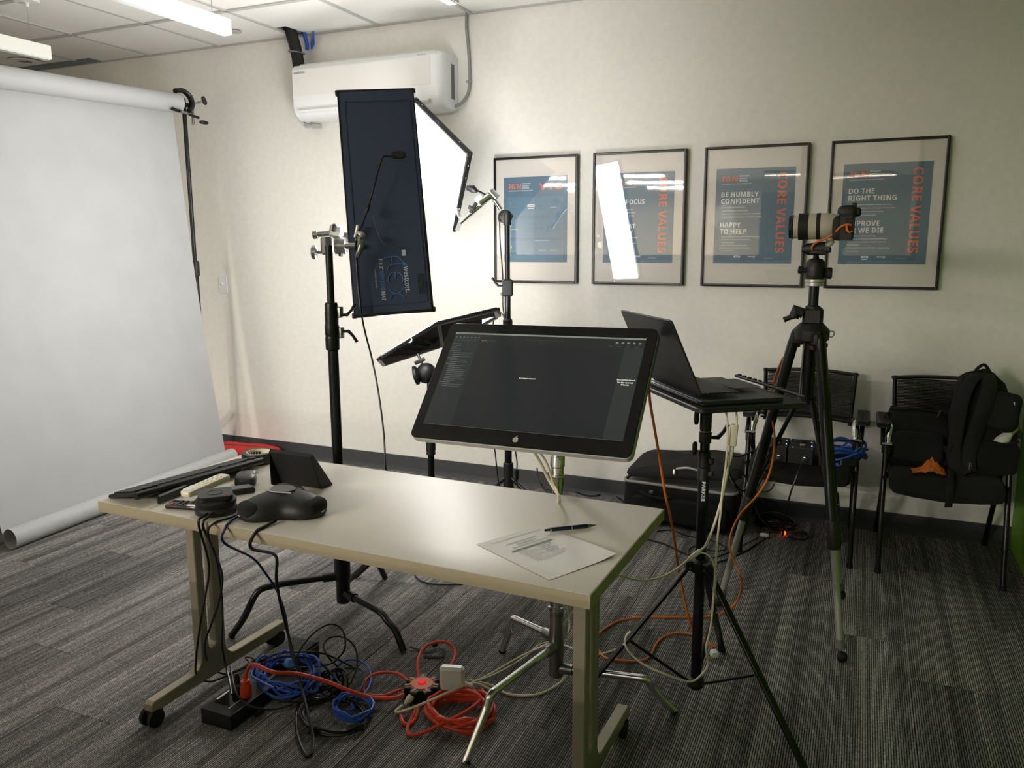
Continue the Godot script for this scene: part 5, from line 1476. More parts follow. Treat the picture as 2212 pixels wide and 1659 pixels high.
	var tc := lc + Vector3(0, -0.026, 0) + u * 0.02 + w * 0.002
	part(ty, "plate", mb().prism(tc, u, -w, rrect(0.33, 0.41, 0.02), 0.014, 0.003), M.black_plastic)
	for sg in [-1, 1]:
		part(ty, "lip", mb().bar(tc + u * (0.16 * sg) + w * 0.19 + Vector3(0, 0.014, 0), tc + u * (0.16 * sg) - w * 0.19 + Vector3(0, 0.014, 0), 0.008, 0.008, u, 0.002), M.black_plastic)
	for i in 9:
		part(ty, "grip_bump", mb().blob(tc + u * 0.164 + w * (0.17 - i * 0.03) + Vector3(0, 0.018, 0), Vector3(0.012, 0.008, 0.02), 0.8, Basis(u, Vector3.UP, u.cross(Vector3.UP)), 10, 6), M.rubber)
	part(ty, "rib", mb().bar(tc - Vector3(0, 0.012, 0) + w * 0.17, tc - Vector3(0, 0.012, 0) - w * 0.17, 0.1, 0.022, u, 0.004), M.black)
	var lp := thing("laptop", "open dark grey laptop on the black tray, its lid's back to the photographer", "laptop", Vector3(lc.x, 1.024, lc.z))
	part(lp, "base", mb().prism(lc - Vector3(0, 0.012, 0), u, -w, rrect(0.248, 0.356, 0.01), 0.012, 0.002), M.laptop)
	part(lp, "key_well", mb().prism(lc + Vector3(0, 0.0, 0) - u * 0.047, u, -w, rrect(0.115, 0.28, 0.004), 0.0006), M.black)
	for r in 6:
		for i in 14:
			if r == 5 and i > 4 and i < 10 and i != 7:
				continue
			var f := (i + 0.5) / 14.0
			part(lp, "keycap", mb().box(lc + Vector3(0, 0.0016, 0) - u * (0.095 - r * 0.0188) + w * (0.138 - f * 0.276), Vector3(0.0165 if r else 0.011, 0.002, 0.0175 if not (r == 5 and i == 7) else 0.1), 0.0005, Basis(u, Vector3.UP, u.cross(Vector3.UP))), M.key)
	part(lp, "trackpad", mb().prism(lc + u * 0.07, u, -w, rrect(0.09, 0.15, 0.004), 0.0005), M.laptop)
	var an := deg_to_rad(115.0)
	var ld := u * cos(an) + Vector3.UP * sin(an)
	var hinge := lc - u * 0.121
	var ln := ld.cross(w).normalized()
	if ln.dot(u) > 0:
		ln = -ln
	# ln points to the lid's back
	part(lp, "lid", mb().prism(hinge + ld * 0.117 + (ln * 0.0 if ld.cross(w).dot(ln) > 0 else ln * 0.006), ld, w, rrect(0.23, 0.356, 0.01), 0.006, 0.0015), M.laptop, "dark grey lid")
	part(lp, "screen", mb().prism(hinge + ld * 0.117 - ln * 0.0012, ld, w, rrect(0.215, 0.34, 0.004), 0.001), mat(Color(0.05, 0.05, 0.055), 0.15))
	part(lp, "hinge", mb().rod(hinge + w * 0.14, hinge - w * 0.14, 0.005, 10), M.black)

	var st := thing("laptop_stand", "black folding tripod lettered in white, carrying the laptop tray", "stand", pb)
	part(st, "column", mb().rod(pb + Vector3(0, 0.05, 0), pb + Vector3(0, 0.765, 0), 0.0165, 20), M.black_metal)
	part(st, "column", mb().rod(pb + Vector3(0, 0.74, 0), pb + Vector3(0, 0.86, 0), 0.0145, 20).rod(pb + Vector3(0, 0.85, 0), pb + Vector3(0, 0.99, 0), 0.0125, 20), M.black_metal)
	part(st, "collar", mb().lathe(pb, [Vector2(0.0165, 0.735), Vector2(0.0195, 0.738), Vector2(0.0195, 0.772), Vector2(0.0165, 0.776)]).lathe(pb, [Vector2(0.0145, 0.776), Vector2(0.0185, 0.779), Vector2(0.0185, 0.825), Vector2(0.0145, 0.83)]).lathe(pb, [Vector2(0.0125, 0.85), Vector2(0.018, 0.853), Vector2(0.019, 0.885), Vector2(0.0125, 0.888)]), M.black_plastic)
	part(st, "brass_ring", mb().lathe(pb, [Vector2(0.0145, 0.886), Vector2(0.0165, 0.887), Vector2(0.0165, 0.8895), Vector2(0.0145, 0.8905)]), mat(Color(0.75, 0.65, 0.3), 0.3, 1.0), "brass ring")
	part(st, "head", mb().lathe(pb, [Vector2(0.0165, 0.89), Vector2(0.0175, 0.895), Vector2(0.0175, 0.94), Vector2(0.03, 0.955), Vector2(0.04, 0.975), Vector2(0.04, 0.99), Vector2(0.03, 0.996)]), M.black_plastic)
	for q in [[0.93, -0.026, 0.0, 0.045], [0.835, -0.028, 0.012, 0.04]]:
		part(st, "wing_knob", mb().blob(pb + Vector3(q[1], q[0], 0.01), Vector3(0.014, q[3], 0.024), 0.6), M.black_plastic)
	for y in [0.76, 0.8]:
		part(st, "lock_block", mb().box(pb + Vector3(0.022, y, 0.008), Vector3(0.016, 0.02, 0.022), 0.003), M.black_plastic)
	lever(st, pb + Vector3(0.018, 0.87, 0.0), Vector3(0.9, 0, -0.4), Vector3.UP)
	lever(st, pb + Vector3(0.03, 0.975, 0.0), Vector3(0.9, 0, -0.4), Vector3.DOWN * 0.2)
	var face := Vector3(0.164, 0, 0.986)
	letters(st, "PARKER", pb + Vector3(0, 0.735, 0) + face * 0.0175 - Vector3(0.004, 0, 0), Vector3.DOWN, Vector3(0.986, 0, -0.164), 0.0105, M.white_ink, 0.0, true, 0.062)
	part(st, "crown", mb().lathe(pb, [Vector2(0.018, 0.44), Vector2(0.03, 0.445), Vector2(0.03, 0.475), Vector2(0.018, 0.485)]), M.black_plastic)
	var low := pb + Vector3(0, 0.075, 0)
	part(st, "spreader_hub", mb().lathe(pb, [Vector2(0.017, 0.055), Vector2(0.026, 0.06), Vector2(0.026, 0.085), Vector2(0.017, 0.09)]), M.black_plastic)
	for f in [Vector3(-0.748, 0.0, 2.097), Vector3(-0.04, 0, 2.19), Vector3(-0.372, 0, 1.565)]:
		var out := Vector3(f.x - pb.x, 0, f.z - pb.z).normalized()
		var top := pb + out * 0.035 + Vector3(0, 0.46, 0)
		var sidev := out.cross(Vector3.UP)
		part(st, "leg", mb().bar(top, f + Vector3(0, 0.008, 0), 0.022, 0.012, sidev, 0.003), M.black_metal)
		part(st, "leg_bracket", mb().box(top + Vector3(0, 0.005, 0), Vector3(0.03, 0.03, 0.024), 0.004, Basis(sidev, Vector3.UP, sidev.cross(Vector3.UP))), M.black_plastic)
		part(st, "spreader", mb().bar(low + out * 0.024, top.lerp(f, 0.52), 0.012, 0.008, sidev, 0.002), M.black_metal)
		part(st, "rivet", mb().rod(top.lerp(f, 0.52) - sidev * 0.013, top.lerp(f, 0.52) + sidev * 0.013, 0.004, 8).rod(top - sidev * 0.017, top + sidev * 0.017, 0.004, 8), M.steel)
		part(st, "foot", mb().bar(f + (top - f).normalized() * 0.03, f + Vector3(0, 0.004, 0), 0.025, 0.016, sidev, 0.003), M.rubber)
	# white cables from the laptop
	var ad := thing("cable_adapter", "cream display adapter hanging on white cables right of the laptop stand", "adapter", Vector3(-0.307, 0.88, 2.061))
	part(ad, "block", mb().box((Vector3(-0.295, 0.947, 2.076) + Vector3(-0.302, 0.887, 2.069)) * 0.5, Vector3(0.02, 0.064, 0.014), 0.003, Basis(Vector3.BACK, -0.06) * Basis(Vector3.UP, 0.4)), M.cream_plastic)
	part(ad, "plug_sleeve", mb().tube([Vector3(-0.302, 0.884, 2.069), Vector3(-0.305, 0.851, 2.066)], [0.0068, 0.006], 12), M.cream_plastic)
	part(ad, "strain_relief", mb().tube([Vector3(-0.305, 0.852, 2.066), Vector3(-0.31, 0.818, 2.063)], [0.006, 0.003], 12), M.cream_plastic)
	part(ad, "pigtail", cable([Vector3(-0.33, 1.019, 2.078), Vector3(-0.316, 1.017, 2.072), Vector3(-0.303, 1.005, 2.069), Vector3(-0.295, 0.985, 2.069), Vector3(-0.291, 0.947, 2.075)], 0.0032), M.white_cable)
	part(ad, "plug", mb().box(Vector3(-0.321, 1.019, 2.074), Vector3(0.022, 0.007, 0.008), 0.002, Basis(Vector3.UP, 0.6)), M.cream_plastic)
	solo("display_cable", cable([Vector3(-0.31, 0.818, 2.063), Vector3(-0.317, 0.766, 2.065), Vector3(-0.327, 0.711, 2.069), Vector3(-0.341, 0.647, 2.088), Vector3(-0.359, 0.594, 2.095), Vector3(-0.377, 0.576, 2.106), Vector3(-0.4, 0.555, 2.12), Vector3(-0.432, 0.526, 2.139), Vector3(-0.473, 0.503, 2.162), Vector3(-0.51, 0.504, 2.2), Vector3(-0.539, 0.522, 2.242), Vector3(-0.561, 0.539, 2.271), Vector3(-0.578, 0.522, 2.282)], 0.0036), M.white_cable, "white cable swinging from the adapter across the tripod to the table", "cable")
	solo("cable_join", mb().tube([Vector3(-0.372, 0.58, 2.108), Vector3(-0.398, 0.557, 2.124)], 0.007, 10), M.cream_plastic, "cream cable join resting at the laptop stand's crown", "connector")
	solo("display_cable", cable([Vector3(-0.353, 1.014, 2.067), Vector3(-0.341, 1.012, 2.073), Vector3(-0.327, 1, 2.08), Vector3(-0.318, 0.97, 2.082), Vector3(-0.312, 0.92, 2.089), Vector3(-0.314, 0.839, 2.083), Vector3(-0.321, 0.756, 2.08), Vector3(-0.323, 0.689, 2.083), Vector3(-0.328, 0.608, 2.089), Vector3(-0.329, 0.539, 2.092), Vector3(-0.33, 0.457, 2.097), Vector3(-0.334, 0.356, 2.096), Vector3(-0.349, 0.265, 2.065), Vector3(-0.352, 0.188, 2.003), Vector3(-0.36, 0.161, 2.012), Vector3(-0.387, 0.142, 2.049), Vector3(-0.418, 0.157, 2.082), Vector3(-0.454, 0.183, 2.115), Vector3(-0.505, 0.206, 2.133), Vector3(-0.545, 0.234, 2.145), Vector3(-0.568, 0.272, 2.159), Vector3(-0.567, 0.304, 2.163), Vector3(-0.553, 0.325, 2.164)], 0.0032), M.white_cable, "thin white cable falling from the laptop along the stand to the spreader", "cable")
	solo("display_cable", cable([Vector3(-0.369, 0.582, 2.123), Vector3(-0.348, 0.579, 2.126), Vector3(-0.332, 0.557, 2.123), Vector3(-0.323, 0.508, 2.117), Vector3(-0.33, 0.431, 2.102), Vector3(-0.339, 0.328, 2.07), Vector3(-0.358, 0.247, 2.017), Vector3(-0.354, 0.187, 1.971), Vector3(-0.338, 0.198, 1.962)], 0.0026), M.white_cable, "thin looping white cable right of the laptop stand's crown", "cable")
	solo("white_plug", mb().box(Vector3(-0.389, 0.02, 1.63), Vector3(0.024, 0.022, 0.03), 0.003, Basis(Vector3.UP, 0.5)), M.white_plastic, "small white plug on the carpet behind the laptop stand", "plug")
	# orange tether cable in two runs
	solo("tether_cable", cable([Vector3(-0.555, 1.022, 2.01), Vector3(-0.549, 0.979, 2.015), Vector3(-0.541, 0.905, 1.992), Vector3(-0.531, 0.813, 1.962), Vector3(-0.516, 0.689, 1.934), Vector3(-0.505, 0.606, 1.901), Vector3(-0.494, 0.501, 1.861), Vector3(-0.486, 0.393, 1.823), Vector3(-0.471, 0.262, 1.775), Vector3(-0.445, 0.144, 1.742), Vector3(-0.408, 0.123, 1.752), Vector3(-0.368, 0.113, 1.759)], 0.0042), M.tether, "orange tether cable falling from behind the monitor to the carpet", "cable")
	solo("tether_cable", cable([Vector3(-0.253, 1.018, 1.158), Vector3(-0.274, 0.953, 1.18), Vector3(-0.287, 0.884, 1.198), Vector3(-0.29, 0.841, 1.208), Vector3(-0.275, 0.781, 1.213), Vector3(-0.262, 0.712, 1.221), Vector3(-0.265, 0.626, 1.238), Vector3(-0.281, 0.557, 1.259), Vector3(-0.312, 0.504, 1.304), Vector3(-0.354, 0.457, 1.376), Vector3(-0.375, 0.405, 1.44), Vector3(-0.371, 0.362, 1.49), Vector3(-0.345, 0.312, 1.511), Vector3(-0.32, 0.263, 1.532), Vector3(-0.359, 0.08, 1.262), Vector3(-0.395, 0.02, 1.252), Vector3(-0.448, 0.006, 1.308), Vector3(-0.562, 0.006, 1.37), Vector3(-0.679, 0.006, 1.416), Vector3(-0.756, 0.006, 1.474), Vector3(-0.791, 0.006, 1.531), Vector3(-0.813, 0.006, 1.647), Vector3(-0.757, 0.006, 1.771), Vector3(-0.687, 0.006, 1.779), Vector3(-0.62, 0.006, 1.753), Vector3(-0.599, 0.006, 1.703), Vector3(-0.599, 0.006, 1.612), Vector3(-0.579, 0.006, 1.536), Vector3(-0.528, 0.006, 1.494), Vector3(-0.449, 0.006, 1.503), Vector3(-0.404, 0.006, 1.566)], 0.0042), M.tether, "orange tether cable from the camera tripod looping over the carpet", "cable")


func tripod_and_camera() -> void:
	var c := Vector3(-0.157, 0, 1.2)
	var t := thing("camera_tripod", "tall black camera tripod with a centre column in front of the posters", "tripod", c)
	part(t, "centre_column", mb().rod(c + Vector3(0, 0.86, 0), c + Vector3(0, 1.3, 0), 0.0178, 24), M.black_metal)
	part(t, "column_collar", mb().box(c + Vector3(0.002, 1.18, 0), Vector3(0.07, 0.065, 0.06), 0.01).lathe(c, [Vector2(0.018, 1.195), Vector2(0.026, 1.2), Vector2(0.026, 1.216), Vector2(0.018, 1.22)]), M.black_plastic)
	part(t, "column_lock", mb().tube([c + Vector3(-0.03, 1.19, 0.02), c + Vector3(-0.055, 1.2, 0.02), c + Vector3(-0.062, 1.175, 0.02)], [0.02, 0.024, 0.02], 10), M.black_plastic)
	part(t, "lock_lever", mb().tube([c + Vector3(-0.058, 1.182, 0.025), c + Vector3(-0.082, 1.172, 0.03), c + Vector3(-0.095, 1.166, 0.03)], [0.011, 0.009, 0.011], 10), M.black_plastic)
	part(t, "crown", mb().lathe(c, [Vector2(0.04, 1.085), Vector2(0.062, 1.095), Vector2(0.064, 1.13), Vector2(0.05, 1.145), Vector2(0.04, 1.155)], Vector3.UP, 28), M.black_plastic)
	part(t, "hook_ring", mb().tube(smooth([c + Vector3(0.06, 1.125, 0.02), c + Vector3(0.074, 1.13, 0.02), c + Vector3(0.078, 1.118, 0.02), c + Vector3(0.07, 1.108, 0.02), c + Vector3(0.06, 1.112, 0.02)], 4), 0.0022, 7), M.steel)
	part(t, "centre_tube", mb().rod(c + Vector3(0, 0.86, 0), c + Vector3(0, 1.09, 0), 0.022, 20), M.black_metal)
	part(t, "rail", mb().rod(c + Vector3(-0.026, 0.87, 0.01), c + Vector3(-0.022, 1.08, 0.01), 0.004, 10), M.steel)
	part(t, "lower_boss", mb().lathe(c, [Vector2(0.02, 0.855), Vector2(0.03, 0.86), Vector2(0.03, 0.885), Vector2(0.02, 0.89)]), M.black_plastic)
	var feet := [Vector3(0.023, 0, 1.469), Vector3(-0.445, 0, 1.196), Vector3(0.006, 0, 0.929)]
	for i in 3:
		var f: Vector3 = feet[i]
		var out := Vector3(f.x - c.x, 0, f.z - c.z).normalized()
		var sidev := out.cross(Vector3.UP)
		var top := c + out * 0.056 + Vector3(0, 1.105, 0)
		var d := (f - top).normalized()
		var q := top + d * (top.y - 0.43) / -d.y
		part(t, "upper_leg", mb().tube([top - d * 0.02, top + d * 0.03, q], [0.015, 0.0195, 0.0185], 16), M.black_metal)
		part(t, "shoulder", mb().box(top + Vector3(0, -0.004, 0) - out * 0.012, Vector3(0.05, 0.05, 0.05), 0.008, Basis(sidev, Vector3.UP, sidev.cross(Vector3.UP))), M.black_plastic)
		part(t, "angle_lock", mb().box(top - out * 0.004 + Vector3(0, -0.034, 0) + sidev * 0.02, Vector3(0.018, 0.018, 0.03), 0.003, Basis(sidev, Vector3.UP, sidev.cross(Vector3.UP))), mat(Color(0.3, 0.05, 0.05), 0.45), "dark red angle lock")
		part(t, "leg_clamp", mb().tube([q - d * 0.045, q - d * 0.04, q + d * 0.05, q + d * 0.055], [0.02, 0.0235, 0.0235, 0.02], 16), M.black_plastic)
		part(t, "clamp_latch", mb().bar(q - d * 0.03 - sidev * 0.024, q + d * 0.04 - sidev * 0.026, 0.014, 0.006, out, 0.002), M.black)
		part(t, "clamp_bolt", mb().rod(q - sidev * 0.028, q + sidev * 0.028, 0.005, 8), M.steel)
		part(t, "lower_leg", mb().rod(q, f - d * 0.05, 0.0125, 16), M.alu, "bare metal lower leg")
		part(t, "foot_collar", mb().tube([f - d * 0.075, f - d * 0.045], [0.0165, 0.0175], 16), M.grey)
		part(t, "foot", mb().blob(f + Vector3(0, 0.017, 0), Vector3(0.036, 0.034, 0.036), 0.8), M.rubber)
		part(t, "brace", mb().rod(c + out * 0.03 + Vector3(0, 0.872, 0), (c + out * 0.03 + Vector3(0, 0.872, 0)).lerp(top.lerp(q, 0.93), 0.55), 0.0085, 10).rod((c + out * 0.03 + Vector3(0, 0.872, 0)).lerp(top.lerp(q, 0.93), 0.5), top.lerp(q, 0.93), 0.0065, 10), M.black_metal)
		part(t, "brace_lock", mb().box((c + out * 0.03 + Vector3(0, 0.872, 0)).lerp(top.lerp(q, 0.93), 0.52), Vector3(0.022, 0.03, 0.022), 0.005), M.black_plastic)
	# ball head
	var b := thing("ball_head", "black ball head with knobs and a silver ring on top of the tripod", "tripod head", c + Vector3(0, 1.292, 0))
	part(b, "panning_base", mb().lathe(c, [Vector2(0.024, 1.288), Vector2(0.03, 1.29), Vector2(0.03, 1.302), Vector2(0.034, 1.304), Vector2(0.034, 1.314), Vector2(0.03, 1.316)], Vector3.UP, 28), M.alu, "silver panning base")
	part(b, "housing", mb().lathe(c, [Vector2(0.032, 1.316), Vector2(0.036, 1.322), Vector2(0.037, 1.35), Vector2(0.033, 1.372), Vector2(0.024, 1.384), Vector2(0.02, 1.386)], Vector3.UP, 28), M.black_plastic)
	part(b, "knob", mb().lathe(c + Vector3(0.036, 1.336, 0.01), [Vector2(0.012, 0), Vector2(0.02, 0.004), Vector2(0.021, 0.018), Vector2(0.017, 0.022)], Vector3.RIGHT, 18), M.rubber)
	part(b, "knob", mb().lathe(c + Vector3(-0.03, 1.344, 0.012), [Vector2(0.009, 0), Vector2(0.009, 0.012), Vector2(0.013, 0.014), Vector2(0.013, 0.026), Vector2(0.01, 0.028)], Vector3(-1, 0.12, 0.1), 14), M.rubber)
	part(b, "neck", mb().lathe(c, [Vector2(0.017, 1.38), Vector2(0.0105, 1.39), Vector2(0.0095, 1.398), Vector2(0.012, 1.402)], Vector3.UP, 20), M.black_metal)
	part(b, "plate_clamp", mb().box(c + Vector3(0.008, 1.408, 0), Vector3(0.055, 0.014, 0.045), 0.003), M.black)
	part(b, "quick_plate", mb().tube([c + Vector3(-0.05, 1.419, 0), c + Vector3(-0.03, 1.42, 0), c + Vector3(0.03, 1.424, 0)], [0.006, 0.013, 0.015], 12, 1.6), M.black_plastic)
	part(b, "clamp_screw", mb().box(c + Vector3(0.042, 1.418, 0.006), Vector3(0.014, 0.02, 0.03), 0.003), M.black)
	# camera with a long pale zoom lens, pointing along -x
	var k := thing("camera", "black camera with a fat cream and black zoom lens pointing left", "camera", Vector3(-0.06, 1.45, 1.2))
	var lo := Vector3(-0.088, 1.502, 1.2)
	var L := Vector3(-1, -0.02, 0.0).normalized()
	part(k, "lens_mount", mb().lathe(lo, [Vector2(0.034, -0.008), Vector2(0.035, 0), Vector2(0.037, 0.004)], L, 32), M.black_metal)
	part(k, "lens_barrel", mb().lathe(lo, [Vector2(0.036, 0.003), Vector2(0.0385, 0.01), Vector2(0.042, 0.016), Vector2(0.0435, 0.03), Vector2(0.046, 0.036), Vector2(0.046, 0.06)], L, 40), M.lens_white, "cream barrel")
	part(k, "focus_ring", mb().lathe(lo, [Vector2(0.0455, 0.059), Vector2(0.0465, 0.0595), Vector2(0.0465, 0.073), Vector2(0.0455, 0.0735)], L, 40), M.rubber)
	part(k, "lens_barrel", mb().lathe(lo, [Vector2(0.0455, 0.073), Vector2(0.0458, 0.1)], L, 40), M.lens_white, "cream barrel")
	part(k, "zoom_ring", mb().lathe(lo, [Vector2(0.0455, 0.0995), Vector2(0.0475, 0.1), Vector2(0.0475, 0.133), Vector2(0.0455, 0.1335)], L, 40), M.rubber)
	part(k, "lens_barrel", mb().lathe(lo, [Vector2(0.044, 0.133), Vector2(0.0415, 0.137), Vector2(0.0415, 0.15)], L, 40), M.lens_white, "cream barrel")
	part(k, "front_ring", mb().lathe(lo, [Vector2(0.0405, 0.149), Vector2(0.042, 0.15), Vector2(0.044, 0.153), Vector2(0.0405, 0.156), Vector2(0.0405, 0.165), Vector2(0.038, 0.166), Vector2(0.034, 0.15)], L, 40), M.black_plastic)
	part(k, "front_glass", mb().lathe(lo, [Vector2(0.035, 0.152), Vector2(0.02, 0.155), Vector2(0.002, 0.156)], L, 28), M.black_gloss)
	for i in 2:
		part(k, "mount_mark", mb().box(lo + Vector3(-0.006 - i * 0.004, -0.002, 0.0375), Vector3(0.0022, 0.006, 0.002), 0.0004), M.white_ink)
	part(k, "collar_foot", mb().tube(smooth([lo + Vector3(-0.026, -0.04, 0.0), lo + Vector3(-0.022, -0.058, 0), lo + Vector3(-0.036, -0.068, 0), lo + Vector3(-0.06, -0.071, 0), lo + Vector3(-0.098, -0.074, 0)], 4), [0.012, 0.012, 0.011, 0.011, 0.011, 0.01, 0.01, 0.01, 0.009, 0.009, 0.008, 0.008, 0.008, 0.008, 0.007, 0.007, 0.006], 12, 1.0), M.lens_white, "cream tripod foot")
	var body := PackedVector2Array([Vector2(-0.068, -0.046), Vector2(0.07, -0.046), Vector2(0.072, 0.034), Vector2(0.055, 0.044), Vector2(0.026, 0.046), Vector2(0.018, 0.066), Vector2(-0.018, 0.066), Vector2(-0.026, 0.046), Vector2(-0.06, 0.042), Vector2(-0.07, 0.03)])
	part(k, "body", mb().prism(Vector3(-0.086, 1.497, 1.2), Vector3.BACK, Vector3.UP, body, -0.001).prism(Vector3(-0.038, 1.497, 1.2), Vector3.BACK, Vector3.UP, body, 0.05, 0.006), M.black_plastic)
	part(k, "grip", mb().blob(Vector3(-0.085, 1.492, 1.255), Vector3(0.045, 0.085, 0.03), 0.6), M.rubber)
	part(k, "prism_hump", mb().blob(Vector3(-0.062, 1.548, 1.2), Vector3(0.068, 0.05, 0.058), 0.7), M.black_plastic)
	part(k, "hot_shoe", mb().box(Vector3(-0.042, 1.572, 1.2), Vector3(0.016, 0.014, 0.02), 0.002), M.black)
	part(k, "eyepiece", mb().box(Vector3(-0.028, 1.548, 1.2), Vector3(0.02, 0.03, 0.042), 0.006), M.rubber)
	part(k, "mode_dial", mb().lathe(Vector3(-0.055, 1.54, 1.155), [Vector2(0.011, 0), Vector2(0.011, 0.01), Vector2(0.009, 0.012)], Vector3.UP, 20), M.black)
	part(k, "badge", mb().blob(Vector3(-0.09, 1.538, 1.228), Vector3(0.008, 0.012, 0.008), 0.9), M.grey)
	part(k, "port_cover", mb().box(Vector3(-0.05, 1.5, 1.272), Vector3(0.03, 0.05, 0.006), 0.002), M.rubber)
	solo("camera_cable", cable([Vector3(-0.045, 1.502, 1.276), Vector3(-0.062, 1.504, 1.282), Vector3(-0.082, 1.494, 1.276), Vector3(-0.1, 1.474, 1.262), Vector3(-0.13, 1.455, 1.25), Vector3(-0.158, 1.444, 1.24), Vector3(-0.17, 1.43, 1.225), Vector3(-0.17, 1.418, 1.215)], 0.0042), M.tether, "orange tether cable clipped from the camera's side to its mounting plate", "cable")
	solo("camera_cable", cable([Vector3(-0.06, 1.502, 1.28), Vector3(-0.058, 1.486, 1.284), Vector3(-0.05, 1.478, 1.283), Vector3(-0.042, 1.481, 1.278)], 0.0042), M.tether, "short curl of orange cable plugged into the camera's side", "cable")


func make_chair(c: Vector3, label: String) -> Node3D:
	var t := thing("office_chair", label, "chair", c, "black mesh-back chairs by the wall")
	# seat cushion with a front edge that rolls down
	var rings := []
	for k in 13:
		var z := -0.2 + 0.5 * k / 12.0
		var q := float(k) / 12.0
		var top := 0.458 - 0.05 * pow(maxf(0.0, q - 0.72) / 0.28, 2.0)
		var bot := 0.4 - 0.028 * sin(minf(q * 1.15, 1.0) * PI * 0.5)
		if k == 0 or k == 12:
			top -= 0.016
			bot += 0.01
		var hw := 0.222 if k > 0 and k < 12 else 0.205
		var ring := PackedVector3Array()
		for i in 24:
			var a := TAU * i / 24
			var x := signf(cos(a)) * pow(absf(cos(a)), 0.35) * hw
			var sag := -0.022 * cos(x / 0.222 * PI * 0.5) * q
			var yy := (top + bot) / 2 + signf(sin(a)) * pow(absf(sin(a)), 0.5) * (top - bot) / 2
			ring.append(c + Vector3(x, yy + (sag if sin(a) < 0.0 else 0.0), z))
		rings.append(ring)
	part(t, "seat", mb().loft(rings, 50.0), M.cloth)
	part(t, "seat_pan", mb().box(c + Vector3(0, 0.392, 0.02), Vector3(0.4, 0.02, 0.36), 0.006), M.black_plastic)
	# back: a curved frame with fine slats
	var bp := func(x: float, v: float) -> Vector3: return c + Vector3(x, 0.548 + v * 0.275, -0.185 - 0.05 * v + 0.5 * x * x)
	var fr := mb()
	for e in [[0.0, 0.06, 0.0], [1.0, 0.045, 1.0]]:
		var pts := []
		for i in 11:
			var x := -0.222 + 0.444 * i / 10.0
			pts.append(bp.call(x, e[0]) + Vector3(0, (0.02 if e[0] > 0.5 else 0.032) * (1.0 if e[0] < 0.5 else -1.0) + 0.012 * (1.0 - pow(x / 0.222, 2)) * (1.0 if e[0] > 0.5 else 1.0), 0))
		fr.tube(pts, 0.034 if e[0] < 0.5 else 0.022, 12, 0.38)
	part(t, "back_rail", fr, M.black_plastic)
	for s in [-1, 1]:
		var st := []
		for i in 8:
			var v := i / 7.0
			st.append(bp.call(s * (0.212 - 0.012 * (1.0 - v)), v * 0.94 + 0.03))
		part(t, "back_side", mb().tube(st, 0.02, 10, 0.5), M.black_plastic)
	var sl := mb()
	for i in 30:
		var v := 0.17 + 0.74 * i / 29.0
		var w := 0.199
		var row := []
		for j in 7:
			row.append(bp.call(-w + 2 * w * j / 6.0, v))
		sl.tube(row, 0.0032, 5)
	var slats := part(t, "back_mesh", sl, M.black)
	slats.set_meta("kind", "stuff")
	for s in [-1, 1]:
		var x: float = 0.24 * s
		var jt := c + Vector3(x, 0.545, 0.1)
		part(t, "leg", mb().rod(c + Vector3(x, 0.006, 0.28), jt + Vector3(0, 0, 0.03), 0.0115, 14), M.black_metal)
		part(t, "leg", mb().rod(c + Vector3(x * 0.99, 0.006, -0.28), jt + Vector3(-s * 0.01, 0, -0.02), 0.0115, 14), M.black_metal)
		part(t, "foot_cap", mb().rod(c + Vector3(x, 0.001, 0.281), c + Vector3(x, 0.02, 0.279), 0.0135, 14), M.rubber)
		part(t, "foot_cap", mb().rod(c + Vector3(x * 0.99, 0.001, -0.281), c + Vector3(x * 0.99, 0.02, -0.273), 0.0135, 14), M.rubber)
		part(t, "joint", mb().box(jt + Vector3(-s * 0.004, -0.018, 0.005), Vector3(0.04, 0.05, 0.07), 0.01), M.black_plastic)
		part(t, "joint_ring", mb().box(jt + Vector3(-s * 0.004, 0.008, 0.005), Vector3(0.042, 0.004, 0.072), 0.001), M.alu, "silver ring")
		part(t, "arm_post", mb().rod(jt + Vector3(s * 0.012, 0, 0.012), c + Vector3(s * 0.255, 0.625, 0.02), 0.0105, 12), M.black_metal)
		part(t, "arm_pad", mb().prism(c + Vector3(s * 0.255 - 0.027, 0.616, -0.17), Vector3(1, 0, 0), Vector3(0, 0, 1), PackedVector2Array([Vector2(0.006, 0), Vector2(0.05, 0), Vector2(0.058, 0.03), Vector2(0.058, 0.24), Vector2(0.05, 0.262), Vector2(0.006, 0.262), Vector2(0, 0.24), Vector2(0, 0.03)]), -0.024, 0.0).prism(c + Vector3(s * 0.255 - 0.027, 0.64, -0.17), Vector3(1, 0, 0), Vector3(0, 0, 1), PackedVector2Array([Vector2(0.006, 0), Vector2(0.05, 0), Vector2(0.058, 0.03), Vector2(0.058, 0.24), Vector2(0.05, 0.262), Vector2(0.006, 0.262), Vector2(0, 0.24), Vector2(0, 0.03)]), 0.024, 0.006), M.dark_grey)
		part(t, "chrome_bracket", mb().tube(smooth([jt + Vector3(-s * 0.01, 0.0, -0.005), jt + Vector3(-s * 0.014, 0.045, -0.03), jt + Vector3(-s * 0.02, 0.075, -0.09), bp.call(s * 0.2, 0.12)], 4), [0.011, 0.012, 0.013, 0.015, 0.017, 0.017, 0.016, 0.014, 0.013, 0.013, 0.012, 0.012, 0.011], 12), M.chrome, "chrome bracket")
		for z in [0.14, -0.04]:
			part(t, "seat_link", mb().rod(c + Vector3(s * 0.215, 0.415, z), c + Vector3(s * 0.24, 0.415 if z > 0 else 0.44, z + 0.06 if z > 0 else z + 0.07), 0.009, 10), M.black_metal)
	part(t, "cross_bar", mb().rod(c + Vector3(-0.235, 0.395, 0.06), c + Vector3(0.235, 0.395, 0.06), 0.009, 10), M.black_metal)
	return t


